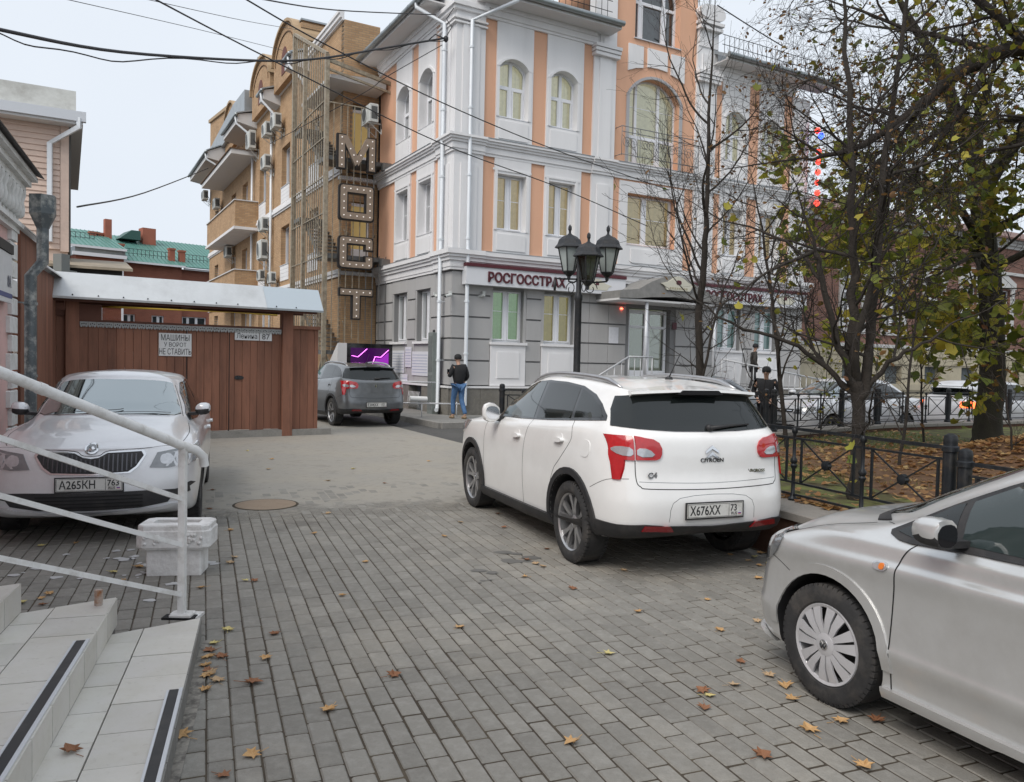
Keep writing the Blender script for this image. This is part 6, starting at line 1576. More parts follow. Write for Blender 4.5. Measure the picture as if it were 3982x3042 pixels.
# purple screen box standing in front of the stair
def kiosk():
    t = thing('display_kiosk', 'black display kiosk with glowing purple screen behind the grey car', 'kiosk', BW(-1.95, 3.6), BR)
    mb = MB(); mb.bbox(0, 1.52, 0, .25, .0, 2.17, .01); mb.build('cabinet', CM['blackgl'], t)
    mb = MB(); mb.prism([(0,1.0),(0,2.17),(.9,1.55),(.9,1.0)], lambda u,v,w: (w,u,v), -.3, -.002); mb.build('side_panel', m_soff, t, fix=True)
    mb = MB(); mb.box(.12, 1.40, -.012, -.002, .35, 2.03); sc_ = mb.build('screen', mat('screen_dark', (.012,.004,.016), .15, emit=(.10,.0,.16), estr=.25), t)
    g = MB()
    for a, b in (((.20,1.78),(.48,1.74)),((.48,1.74),(.88,2.0)),((1.05,1.35),(1.25,1.76)),((1.25,1.76),(1.5,1.74)),((1.5,1.74),(1.86,1.98))):
        g.bar((a[0]*.74,-.02,a[1]), (b[0]*.74,-.02,b[1]), .01, .035, (0,1,0))
    g.build('light_strip', mat('magenta_glow', (.9,.2,.9), .4, emit=(.95,.18,1.0), estr=3.0), sc_)
    g = MB(); g.prism([(.82,.4),(1.38,.4),(1.38,1.9),(1.12,1.7),(.96,1.7),(.82,1.3)], lambda u,v,w: (u,w,v), -.016, -.0125); g.build('glow_panel', mat('purple_panel', (.2,.01,.3), .4, emit=(.30,.02,.42), estr=.5), sc_, fix=True)
kiosk()
# papers on the side wall, electric cabinet, camera cluster, shop signs
def wall_items():
    t = thing('notice_board', 'white lined notice sheets fixed under the side windows behind the walking man', 'notice board', BW(-.07, 4.6), BR)
    m_pp = mat('paper', (.70,.71,.75), .7, var=.06, vscale=12); m_ln = mat('paper_lines', (.33,.37,.50), .7)
    for (y0,y1,z0,z1) in ((.05,1.15,1.25,1.98),(1.2,1.75,1.45,2.1),(1.8,3.1,1.2,1.95),(.8,1.45,.98,1.22)):
        mb = MB(); mb.prism([(y0,z0),(y1,z0),(y1,z1),(y0,z1)], lambda u,v,w: (-w, -u, v), 0, .006); s = mb.build('sheet', m_pp, t, fix=True)
        mb = MB(); n = int((z1-z0)/.09)
        for k in range(1, n): mb.prism([(y0+.03,z0+k*.09),(y1-.05,z0+k*.09),(y1-.05,z0+k*.09+.018),(y0+.03,z0+k*.09+.018)], lambda u,v,w: (-w, -u, v), .006, .008)
        mb.build('printed_lines', m_ln, s, fix=True)
    t = thing('utility_cabinet', 'tall narrow weathered grey green utility cabinet beside the corner downpipe', 'cabinet', BW(-.30, .58), BR)
    mb = MB(); mb.bbox(-.10, .12, -.16, .18, .1, 2.5, .012); mb.build('cabinet_body', mat('grey_green_paint', (.20,.225,.215), .7, var=.2, vscale=3, dirt=(.1,.09,.08), dscale=4, damt=.4), t)
    mb = MB(); mb.box(-.108, -.101, -.13, .15, 1.35, 2.4); mb.box(-.108,-.101,-.13,.15,.25,1.25); mb.build('cabinet_door', mat('grey_green_door', (.15,.165,.16), .7, var=.2, vscale=3), t)
    mb = MB(); mb.lathe([(.04,0),(.04,.06),(.01,.08)], 8, (0,0,2.5)); mb.build('finial', m_iron, t)
    # security cameras on the corner
    for i, (x, y, z, az, lb) in enumerate(((-.12,-.12,3.62,200,'small white security camera on the building corner between the downpipes'),(.95,-.12,3.68,120,'security camera under the left end of the burgundy sign'),(-.14,.9,3.66,260,'security camera on the side wall left of the corner downpipes'))):
        t = thing('security_camera', lb, 'camera', BW(x, y, z), BR, 'security cameras on the corner')
        mb = MB(); mb.box(-.04,.04,-.03,.05,-.05,.05); mb.build('mount_box', m_acw, t)
        mb = MB(); a = R(az); d = Vector((math.cos(a), math.sin(a), -.25)).normalized(); mb.tube([Vector((0,-.05,-.06)), Vector((0,-.05,-.06)) + d*.24], .045, 10); mb.build('camera_tube', m_acw, t, smooth=True, angle=40)
        mb = MB(); mb.tube([Vector((0,-.05,-.06)) + d*.24, Vector((0,-.05,-.06)) + d*.246], .036, 10); mb.build('lens', CM['blackgl'], t)
    for i, (s0, s1, lb, tx) in enumerate(((.27,5.93,'white shop sign with burgundy letters РОСГОССТРАХ over the left ground floor windows',0),(8.65,14.3,'white shop sign РОСГОССТРАХ right of the entrance canopy, behind the branches',0))):
        t = thing('shop_sign', lb, 'sign', BW(s0, -.13), BR, 'signs over the ground floor')
        mb = MB(); mb.box(0, s1-s0, -.20, .07, 3.89, 4.40); mb.build('sign_board', mat('sign_white', (.72,.73,.76), .35), t)
        mb = MB(); mb.box(-.01, s1-s0+.01, -.24, .06, 4.402, 4.50); mb.build('sign_top', m_burg, t)
        put_text('sign_letters', 'РОСГОССТРАХ', .385, axes((.68, -.203, 4.00), (1,0,0), (0,0,1)), m_burg, t, .03, .010, sx=.92)
        cx = 4.55
        mb = MB(); P = [((u-7.25)*.75+cx, (v-4.22)*.75+4.15) for u, v in emblem_poly]; mb.prism(P, lambda u,v,w: (u,w,v), -.212, -.2); e = mb.build('emblem', MATS['emblem_cream'], t, fix=True)
        mb = MB(); mb.box(cx-.06, cx+.06, -.218, -.213, 4.15, 4.27); mb.build('emblem_mark', m_burg, e)
wall_items()
# ------------------------------------------------------------------ wooden gate, side fence, left-hand houses
m_wood = mat('brown_wood', (.235,.105,.066), .75, var=.22, vscale=3, dirt=(.075,.035,.025), dscale=5, damt=.6, streak=True, bump=.15, bscale=50, flake=.13)
m_woodd = mat('dark_wood', (.11,.045,.03), .8, var=.2, vscale=4, streak=True)
m_tin = mat('roof_tin_pale', (.62,.64,.65), .45, .3, var=.07, vscale=1.5, dirt=(.30,.30,.29), dscale=1.2, damt=.35)
GAZ = 55.0; GP = (-4.87, 17.11)
def gate():
    t = thing('wooden_gate', 'red brown plank gate with pale tin roof and carved trim across the drive', 'gate', (GP[0], GP[1], 0), R(90 - GAZ))   # local x along the gate to the right, y away
    # local x: right post 0; gate to the left is negative
    def plank(x0, x1, z0, z1, y=0.0, th=.035, m_=None, nm='plank'):
        mb = MB(); mb.bbox(x0+.003, x1-.003, y-th/2, y+th/2, z0, z1, .004); o = mb.build(nm, m_ or m_wood, t)
        o.rotation_euler = (rnd.uniform(-.003,.003), 0, 0); return o
    r2 = random.Random(5)
    def run(x0, x1, z0, z1, y):
        x = x0
        while x < x1 - .03:
            w_ = min(r2.choice((.15,.16,.17,.145)), x1 - x); plank(x, x+w_, z0 + r2.uniform(0,.02), z1, y + r2.uniform(-.004,.004)); x += w_
    run(-2.02, -.12, .14, 2.24, 0.0)          # leaf with the wicket door
    run(-3.95, -2.04, .16, 2.24, -.012)
    run(.14, .72, .10, 2.30, .02)             # fixed panel on the right
    run(-5.4, -4.16, .2, 2.36, .02)           # fixed panel on the left
    mb = MB(); mb.box(-5.42, -4.15, -.045, .07, 2.36, 2.47); mb.build('top_rail', m_woodd, t)
    mb = MB(); mb.box(.12, .75, -.05, .08, 2.30, 2.37); mb.build('top_rail', m_wood, t)
    for x in (0.0, -4.06):
        mb = MB(); mb.bbox(x-.11, x+.11, -.11, .11, 0, 2.75, .008); mb.build('post', m_wood, t)
    for z in (.5, 1.9): 
        mb = MB(); mb.box(-3.95, -.12, .02, .07, z, z+.10); mb.build('cross_rail', m_woodd, t)
    mb = MB(); mb.box(-1.21, -1.195, -.025, .02, .14, 2.24); mb.box(-2.045,-2.03,-.03,.02,.14,2.24); mb.build('leaf_gap', CM['gap'], t)
    mb = MB(); mb.box(-5.4, 1.0, -.10, .12, -.05, .13); mb.build('threshold', m_kerb, t)
    # handle plate
    mb = MB(); mb.prism(smoothpoly([(-1.10,1.20),(-.92,1.20),(-.90,1.27),(-1.08,1.29)], 1), lambda u,v,w: (u,w,v), -.032, -.018); mb.tube([(-1.0,-.05,1.24),(-1.0,-.02,1.24)], .03, 8); mb.build('latch', m_iron, t, fix=True)
    # carved trim: scallops with drilled holes and cut teeth
    m_trim = mat('carved_trim_grey', (.36,.37,.37), .7, var=.12)
    x = -3.93
    mb = MB(); mb.box(-3.95, -.14, -.06, .0, 2.27, 2.31); mb.build('trim_board', m_woodd, t)
    k = 0
    while x < -.2:
        w_ = .135
        mb = MB(); pts = [(x,2.27),(x,2.20),(x+.015,2.17),(x+.035,2.165),(x+w_*.38,2.20),(x+w_*.5,2.165),(x+w_*.62,2.20),(x+w_-.035,2.165),(x+w_-.015,2.17),(x+w_,2.20),(x+w_,2.27)]
        for a, b in zip(pts[:-1], pts[1:]):
            if b[0]-a[0] > 1e-4: mb.prism([(a[0],2.27),(a[0],a[1]),(b[0],b[1]),(b[0],2.27)], lambda u,v,w: (u,w,v), -.055, -.035)
        o = mb.build('trim_scallop', m_trim, t, fix=True)
        for hx, hz in ((w_*.25,2.225),(w_*.75,2.225),(w_*.5,2.235)):
            h = MB(); h.lathe([(.011,-.0555),(.011,-.058)], 8, (x+hx,0,hz), 'y'); h.build('drilled_hole', CM['gap'], o)
        x += w_ + .006; k += 1
    # tin roof: two slopes on brackets
    for (xa, xb, nm) in ((-5.55, -.55, 'roof_sheet'), (-.56, .66, 'roof_sheet')):
        mb = MB(); c = (.60,.62,.63)
        mb.add([(xa,-.42,2.70),(xb,-.42,2.70),(xb,-.10,3.16),(xa,-.10,3.16),(xb,.35,3.20),(xa,.35,3.20),(xa,.62,2.78),(xb,.62,2.78),(xa,-.41,2.66),(xb,-.41,2.66)], [(0,1,2,3),(3,2,4,5),(5,4,7,6),(8,9,1,0)])
        o = mb.build(nm, m_tin if xb < 0 else mat('tin_patch_blue', (.50,.56,.60), .4, .35), t)
        s = o.modifiers.new('s', 'SOLIDIFY'); s.thickness = .006
        q = MB()
        for k in range(int((xb-xa)/.42)): 
            q.lathe([(.014,-.004),(.014,-.012)], 8, (xa+.2+k*.42, -.405, 2.735), 'y')
        q.build('rivets', m_iron, o)
    mb = MB(); mb.box(-5.4, .55, -.34, -.28, 2.62, 2.70); mb.box(-5.4,.55,.5,.56,2.62,2.70); mb.box(-5.4,.55,-.06,.06,2.72,2.86)
    for x in (0,-4.06,-2): mb.bar((x,-.35,2.66),(x,.55,2.66),.06,.06)
    mb.build('roof_frame', m_woodd, t)
    # notices
    def board(name, label, x0, x1, z0, z1, lines, cat='sign'):
        p = t.matrix_world
        c, s_ = math.cos(R(90-GAZ)), math.sin(R(90-GAZ))
        wx = GP[0] + x0*c + .035*s_; wy = GP[1] + x0*s_ - .035*c
        b = thing(name, label, cat, (wx, wy, 0), R(90-GAZ))
        mb = MB(); mb.box(0, x1-x0, -.008, 0, z0, z1); mb.build('board', mat('board_white', (.66,.67,.68), .5, var=.05), b)
        for (tx, size, x, z, sx, bold, al) in lines: put_text('lettering', tx, size, axes((x, -.010, z), (1,0,0), (0,0,1)), CM['ink'], b, .001, bold, al, sx)
        return b
    board('warning_board', 'white board with handwritten МАШИНЫ У ВОРОТ НЕ СТАВИТЬ on the gate', -2.56, -1.95, 1.66, 2.11,
          [('МАШИНЫ', .165, .305, 1.965, .68, .0, 'CENTER'), ('У ВОРОТ', .115, .305, 1.845, .85, .0, 'CENTER'), ('НЕ СТАВИТЬ', .165, .305, 1.69, .58, .0, 'CENTER')])
    board('street_plate', 'small white street plate Ленина on the wicket', -1.10, -.60, 2.02, 2.20, [('Ленина', .15, .25, 2.055, .80, .0, 'CENTER')])
    board('house_number_plate', 'small white house number plate 87 right of the street plate', -.585, -.33, 2.02, 2.20, [('87', .16, .127, 2.05, 1.05, .0, 'CENTER')])
    # mailbox slot on the left panel
    c, s_ = math.cos(R(90-GAZ)), math.sin(R(90-GAZ))
    x0 = -4.98; b = thing('mailbox', 'small grey metal mailbox on the left panel of the gate', 'mailbox', (GP[0]+x0*c+.03*s_, GP[1]+x0*s_-.03*c, 0), R(90-GAZ))
    mb = MB(); mb.bbox(0, .30, -.09, 0, 1.53, 1.69, .012); mb.build('box', mat('mailbox_grey', (.40,.40,.38), .5, .2), b); mb = MB(); mb.box(.05,.25,-.093,-.09,1.635,1.65); mb.build('slot', CM['gap'], b)
gate()

FAZ = -23.0
def side_fence():
    # plank wall running from the gate towards the camera
    t = thing('plank_fence', 'brown plank fence with tin capping between the pink house and the gate', 'fence', (-8.42, 14.62, 0), R(90 - (FAZ + 180)))   # local x towards the camera
    x = 0; k = 0
    while x < 3.6:
        w_ = .19; z1 = 3.05 + (.35 if x > 1.75 else 0)
        mb = MB(); mb.bbox(x+.003, x+w_-.003, -.02, .02, 0, z1, .005); mb.build('plank', m_wood, t); x += w_
    for a, b, z in ((0,1.74,3.05),(1.76,3.6,3.40)):
        mb = MB(); mb.prism([(-.14,z-.01),(0,z+.10),(.14,z-.01),(.14,z+.01),(0,z+.13),(-.14,z+.01)], lambda u,v,w: (w,u,v), a, b); mb.build('cap_flashing', m_tin, t, fix=True)
side_fence()

m_pink = mat('pink_plaster', (.70,.46,.43), .85, var=.10, vscale=2.0, dirt=(.50,.45,.42), dscale=3, damt=.45, bump=.15, bscale=30)
m_stucco = mat('white_stucco', (.74,.745,.73), .85, var=.05, vscale=3, dirt=(.30,.28,.24), dscale=4, damt=.5, bump=.3, bscale=25)
def pink_house():
    # street face runs towards the camera from the far corner; local x towards the camera, y>0 is inside? (outside = +n)
    C0 = (-6.76, 10.75)
    t = thing('pink_house', 'old pink plaster house with white quoins and moulded white cornice at the left edge', 'building', (C0[0], C0[1], 0), R(90 - (FAZ + 180)))
    # local axes: x -> towards camera; y -> to the right of that heading rotated +90 = away from the drive? face outward normal chosen so it looks at the drive
    def f(u, d, z): return (u, d, z)
    OUT = 1
    mb = MB(); mb.box(0, 12, -4, 0, 0, 3.9); mb.build('wall', m_pink, t)
    # quoins: alternating long and short blocks
    z = .45; k = 0
    while z < 3.25:
        L_ = .46 if k % 2 == 0 else .34
        mb = MB(); mb.bbox(-.05, L_, -.3, .055, z+.012, z+.23, .012); mb.build('quoin', m_stucco, t)
        z += .245; k += 1
    mb = MB(); mb.box(-.06, 12, -.3, .09, 0, .42); mb.build('base_course', m_stucco, t)
    # moulded cornice with hanging brackets
    mb = MB()
    for z0, z1, o in ((3.28,3.35,.07),(3.35,3.41,.12),(3.41,3.85,.06),(3.85,3.93,.14),(3.93,4.01,.20),(4.01,4.07,.27)):
        mb.box(-.05-o*.6, 12, -.3, o, z0, z1)
    mb.build('cornice', m_stucco, t)
    x = .06
    for k in range(22):
        q = MB(); q.lathe([(.015,-.36),(.05,-.33),(.06,-.24),(.045,-.14),(.07,-.06),(.07,0)], 8, (x, .10, 3.83)); q.build('cornice_bracket', m_stucco, t, smooth=True, angle=50); x += .24
    mb = MB(); mb.prism([(.34,4.075),(.34,4.09),(-3.0,5.25),(-3.0,5.23)], lambda u,v,w: (w,u,v), -.25, 12); mb.build('roof_sheet', mat('old_roof_edge', (.045,.043,.042), .6, .2, var=.3, vscale=8), t, fix=True)
    # number plate 8A
    b = MB(); b.box(.55, 1.35, .06, .085, 2.30, 2.92); pl = b.build('address_plate', mat('board_white', (.66,.67,.68), .5, var=.05), t)
    b = MB(); b.box(.55, 1.35, .0855, .0885, 2.36, 2.42); b.build('plate_stripe', mat('plate_blue', (.06,.08,.22), .5), pl)
    put_text('plate_text', '8А', .20, axes((.86, .089, 2.50), (-1,0,0), (0,0,1)), mat('plate_grey', (.12,.13,.17), .5), pl, .001, .004)
    b = MB(); b.box(.5, 1.4, .06, .10, 2.93, 3.05); b.build('lamp_box', CM['darkmetal'], pl)
    # downpipe with hopper at the corner
    m_gp = mat('pipe_grey_flaking', (.125,.145,.155), .5, .25, var=.2, vscale=5, dirt=(.60,.60,.56), dscale=6, damt=.9)
    hx, hy = -.42, .30
    mb = MB(); mb.lathe([(.085,3.42),(.18,3.62),(.18,3.88)], 6, (hx-.0, hy, 0)); h = mb.build('rain_hopper', m_gp, t, fix=True)
    mb = MB(); mb.tube([(hx,hy,3.44),(hx,hy,2.95),(hx+.05,.16,2.75),(hx+.05,.16,.3)], .078, 12); mb.build('downpipe', m_gp, t, smooth=True, angle=40)
    for z in (2.36, 1.35): mb = MB(); mb.tube([(hx+.05,.16,z-.02),(hx+.05,.16,z+.02)], .088, 12); mb.bar((hx+.05,.16,z),(0,0,z),.02,.02); mb.build('pipe_clip', m_gp, t)
pink_house()

def siding_house():
    t = thing('siding_house', 'two storey house clad in pale pink siding boards with white gutter behind the gate', 'building', (-10.35, 18.5, 0), R(90 - 60.7 + 180))    # local x runs left from the corner
    m_sid = mat('pink_siding', (.68,.52,.43), .6, var=.05, vscale=2, dirt=(.38,.30,.25), dscale=2.5, damt=.35)
    # facing the camera: local y>0 is toward the camera
    mb = MB(); mb.box(0, 9, -8, -.03, 0, 6.86); mb.build('inner_core', m_sid, t)
    z = 4.05
    while z < 6.78:
        mb = MB(); mb.add([(.16,-.03,z),(8,-.03,z),(8,.028,z),(.16,.028,z),(.16,-.03,z+.128),(8,-.03,z+.128),(8,.004,z+.128),(.16,.004,z+.128)], [(0,3,2,1),(4,5,6,7),(0,1,5,4),(1,2,6,5),(2,3,7,6),(3,0,4,7)]); mb.build('siding_board', m_sid, t); z += .129
    mb = MB(); mb.box(-.02,.15,-.05,.04,4.0,6.86); mb.build('corner_board', m_sid, t)
    mb = MB(); mb.box(-.06,.0,-8,.0,4.0,6.86); mb.build('side_wall', mat('dark_grey_boards', (.10,.10,.095), .8), t)  # side wall in one even dark grey
    mb = MB(); mb.box(-.30, 9, -8, .40, 6.86, 6.92); mb.build('eaves_soffit', m_soff, t)
    mb = MB(); mb.box(-.36, 9, .34, .46, 6.92, 7.14); mb.build('gutter', m_pvcs, t)
    mb = MB(); mb.prism([(.38,7.14),(.26,7.14),(.05,7.66),(.15,7.66)], lambda u,v,w: (w,u,v), -.16, 9); mb.build('parapet', mat('stained_parapet', (.46,.47,.45), .7, dirt=(.22,.21,.19), dscale=1.6, damt=.6, var=.08), t, fix=True)
    mb = MB(); mb.box(-.30, .0, -8, .40, 6.92, 7.14); mb.build('eaves_side', m_gut, t)
    rl = MB()
    for z in (7.7,8.4): rl.tube([(1.9,.1,z),(8,.1,z)], .015, 5)
    for k in range(20): rl.tube([(1.9+k*.24,.1,7.66),(1.9+k*.24,.1,8.4)], .010, 5)
    rl.build('roof_railing', m_iron, t); rl = MB(); rl.add([(1.9,.1,7.66),(1.9,.1,8.4),(2.15,.1,7.66),(1.9,.14,7.66),(1.9,.14,8.4),(2.15,.14,7.66)], [(0,1,2),(3,5,4),(0,3,4,1),(1,4,5,2)]); rl.build('rail_end_plate', m_iron, t)
    mb = MB(); mb.tube([(-.22,.42,7.0),(-.22,.42,6.8),(.36,.10,6.42),(.36,.10,4.2)], .07, 4); mb.build('downpipe', m_pipe, t)
    # lower lean-to roof and dark eave with its hopper
    mb = MB(); mb.prism([(-1.5,4.02),(1.0,3.62),(1.0,3.56),(-1.5,3.9)], lambda u,v,w: (w,u,v), -1.3, 6); mb.build('lower_roof', mat('rusty_sheet', (.36,.30,.22), .6, .2, var=.3, vscale=2), t, fix=True)
    mb = MB(); mb.box(-1.1, 6, -1.4, .7, 2.9, 3.60); mb.build('lower_eave', CM['darkmetal'], t)
    mb = MB(); mb.box(-.7, 6, -1.5, .2, 0, 3.0); mb.build('lower_wall', m_woodd, t)
    mb = MB(); mb.lathe([(.10,2.95),(.30,3.15),(.30,3.35),(.16,3.36),(.16,3.70)], 4, (.12,1.15,.12)); mb.build('rain_hopper', mat('hopper_grey', (.20,.21,.20), .6), t, fix=True)
siding_house()
# yellow gas pipe crossing behind the gate
mb = MB(); mb.tube([(-11.2,19.2,2.83),(-6.6,18.6,2.72),(-5.6,18.9,2.68)], .030, 8); o = mb.build('gas_pipe', mat('gas_yellow', (.60,.40,.06), .5), smooth=True); tag(o, 'thin yellow gas pipe running between gate roof and gate leaves', 'gas pipe')

# ------------------------------------------------------------------ red brick building with the green roof, beyond the gate
m_red = brickmat('red_brick', 0, (.34,.125,.080), (.29,.105,.07), (.26,.14,.10)); m_redp = mat('red_brick_plain', (.36,.125,.08), .9, var=.12, vscale=1.2)
m_groof = mat('green_roof', (.11,.26,.225), .45, .2, var=.10, vscale=1.5)
def far_building():
    FZ = 47.0; t = thing('red_brick_house', 'red brick apartment house with green metal roof and brick chimneys beyond the gate', 'building', (-29.87, 60, 0), R(90 - FZ))
    f3 = lambda u,v,w: (u,-w,v)
    def wall(x0, x1, z1, holes, out=0, y=0):
        xs = sorted({x0,x1} | {h[0] for h in holes} | {h[1] for h in holes}); mb = MB()
        for a, b in zip(xs[:-1], xs[1:]):
            z = 0
            for h in sorted([h for h in holes if h[0] <= a+1e-5 and h[1] >= b-1e-5], key=lambda h: h[2]):
                mb.prism([(a,z),(b,z),(b,h[2]),(a,h[2])], f3, out-.3, out); z = h[3]
            mb.prism([(a,z),(b,z),(b,z1),(a,z1)], f3, out-.3, out)
        mb.build('wall', m_red, t, fix=True)
    hs = [(.38,1.32,z,z+1.35) for z in (.5,3.3,6.15)] + [(2.52,3.45,z,z+1.35) for z in (.5,3.3,6.15)]
    wall(0, 4.8, 8.6, hs); h2 = [(4.95,6.9,3.35,4.7)] + [(5.2,6.6,6.15,7.3)]
    wall(4.8, 14, 8.45, h2 + [(8.5,9.6,3.35,4.7),(8.5,9.6,6.15,7.5)], out=-.3)
    for h in hs + h2: window(lambda s,d,z: (s, -d + (.3 if h in h2 else 0), z), h[0], h[1], h[2], h[3], 0, .12, (.55,) if h not in h2 else (.25,.6), None, m_curD, parent=t, folds=False)
    # glazed bay on the left
    mb = MB(); mb.box(-3.2, .0, -1.6, .3, 0, 5.7); mb.box(-3.2,0,-1.6,.3,8.3,8.6); mb.build('bay', m_redp, t)
    for z0, z1 in ((5.9,8.3),(2.6,5.2)):
        fr = MB()
        for x in (-3.2,-2.45,-1.55,-.1): fr.box(x-.07,x+.07,-1.66,-1.56,z0,z1)
        fr.box(-3.2,0,-1.66,-1.56,z1-.22,z1); fr.box(-3.2,0,-1.66,-1.56,z0,z0+.12); w_ = fr.build('bay_window', m_pvc, t)
        g = MB(); g.box(-3.15,-.05,-1.6,-1.59,z0,z1); g.build('pane', m_pane, w_); g = MB(); g.box(-3.15,-.05,-1.3,-1.25,z0,z1); g.build('curtain', mat('dim_room', (.16,.13,.11), .8, var=.3, vscale=2), w_)
    def roof(x0, x1, z0, yb, zr, yr, th=.12):
        mb = MB(); mb.add([(x0,yb,z0),(x1,yb,z0),(x1,yr,zr),(x0+1.0,yr,zr),(x0,yb,z0-.05),(x1,yb,z0-.05)], [(0,1,2,3),(4,5,1,0)]); o = mb.build('roof', m_groof, t); s = o.modifiers.new('s','SOLIDIFY'); s.thickness = th; s.offset = -1
        rb = MB(); n = int((x1-x0)/.35)
        for k in range(n): 
            xx = x0 + .1 + k*.35; rb.bar((xx, yb, z0+.02), (xx + (1.0*(1-k/n)), yr, zr+.02), .03, .05)
        rb.build('roof_ribs', m_groof, o)
    roof(-.4, 14.5, 8.62, -.45, 11.5, 7.5); roof(-7.5, .2, 9.25, -1.9, 11.3, 5)
    mb = MB(); mb.box(-.3,4.9,-.55,-.42,8.50,8.64); mb.box(4.9,14,-.2,-.1,8.38,8.52); mb.box(-3.5,.1,-2.0,-1.88,8.55,8.8); mb.box(-3.9,.1,-2.0,-1.9,9.12,9.28); mb.build('gutter', m_pvc, t)
    mb = MB(); mb.box(-3.3,.05,-1.8,.5,8.6,9.2); mb.build('bay_top', m_gut, t)
    for i, (x, y, w_, z0, z1) in enumerate(((.2,3.0,.48,9.3,12.05),(4.15,6,1.05,9.8,12.15),(5.0,8.0,.55,10,12.05),(-.88,3,.45,9.4,10.95),(-.30,3.2,.42,9.4,10.95),(.53,1,.42,8.7,10.0),(4.35,1,.42,8.7,10.08),(5.15,1,.42,8.7,10.0))):
        mb = MB(); mb.box(x-w_/2,x+w_/2,y-w_/2,y+w_/2,z0,z1); c = mb.build('chimney', m_redp, t); mb = MB(); mb.box(x-w_/2-.05,x+w_/2+.05,y-w_/2-.05,y+w_/2+.05,z1-.12,z1+.02) if i > 2 else mb.box(x-.01,x+.01,y-.01,y+.01,z1,z1+.02); mb.build('chimney_cap', m_redp, c)
    mb = MB(); mb.prism([(2.0,11.0),(2.9,11.75),(3.6,11.75),(3.6,11.0)], lambda u,v,w: (u-.3,w,v), 5, 7); mb.build('dormer', mat('green_dark', (.035,.10,.085), .5), t, fix=True)
    rl = MB()
    for (a, b, yy, zz) in ((.83,4.15,.9,9.38),(5.4,11,.9,9.38),(-3.2,-1.3,1.0,10.2)):
        for z in (zz, zz+.35): rl.tube([(a,yy,z),(b,yy,z)], .02, 4)
        n = int((b-a)/.28)
        for k in range(n+1): rl.tube([(a+(b-a)*k/n,yy,zz-.2),(a+(b-a)*k/n,yy,zz+.35)], .018, 4)
    rl.build('snow_rail', m_iron, t)
far_building()
# ------------------------------------------------------------------ little park: retaining wall, lawn, fences
m_cop = noisemat('coping_granite', [(30,.4,.7,(.20,.185,.165),.6),(4,.5,.75,(.30,.27,.24),.5)], .8, .15, 80, (.25,.235,.215))
m_wallf = noisemat('retaining_wall', [(3,.4,.7,(.085,.045,.032),.8),(20,.5,.8,(.16,.10,.075),.5)], .9, .3, 40, (.13,.065,.045))
m_lawn = noisemat('lawn_soil', [(3,.42,.62,(.15,.175,.05),.9),(15,.5,.7,(.07,.055,.03),.6)], 1, .5, 50, (.075,.065,.035))
LZ = .36
FW = [PW_(7.6,.1)[:2], (4.7,14.95), (7.9,17.65), (7.9+.872*22, 17.65+.489*22)]       # far wall line
def wall_run(name, label, pts, top, thick, side):
    t = thing(name, label, 'wall', (pts[0][0], pts[0][1], 0), 0)
    for a, b in zip(pts[:-1], pts[1:]):
        L_ = math.dist(a, b); dx, dy = (b[0]-a[0])/L_, (b[1]-a[1])/L_; nx, ny = -dy*side, dx*side; n = max(1, int(L_/.95)); ang = math.atan2(dy, dx)
        mb = MB(); q = [(a[0],a[1]),(b[0],b[1]),(b[0]+nx*thick,b[1]+ny*thick),(a[0]+nx*thick,a[1]+ny*thick)]
        q = [(x - pts[0][0], y - pts[0][1]) for x, y in q]
        mb.prism(q, lambda u,v,w: (u,v,w), -.05, top-.07); mb.build('wall_body', m_wallf, t, fix=True)
        for k in range(n):
            s = L_/n; mb = MB(); e = .035
            mb.bbox(.003, s-.003, -e if side > 0 else -thick-e, thick+e if side > 0 else e, 0, .07, .008)
            o = mb.build('coping_slab', m_cop, t); o.location = (a[0]-pts[0][0]+dx*s*k, a[1]-pts[0][1]+dy*s*k, top-.069+rnd.uniform(-.002,.002)); o.rotation_euler = (0,0,ang)
    return t
wall_run('retaining_wall', 'low brown retaining wall with granite coping beside the white car', [PW_(-9,0)[:2], PW_(7.6,0)[:2]], .43, .62, -1)
wall_run('retaining_wall', 'low coped wall at the far edge of the park along the street', FW, .50, .40, -1)
lp = [PW_(-9,.55)[:2], PW_(7.5,.55)[:2], FW[1], FW[2], FW[3], (30, 5), (12,-8)]
lawn = sheet('lawn', lp, LZ, m_lawn)

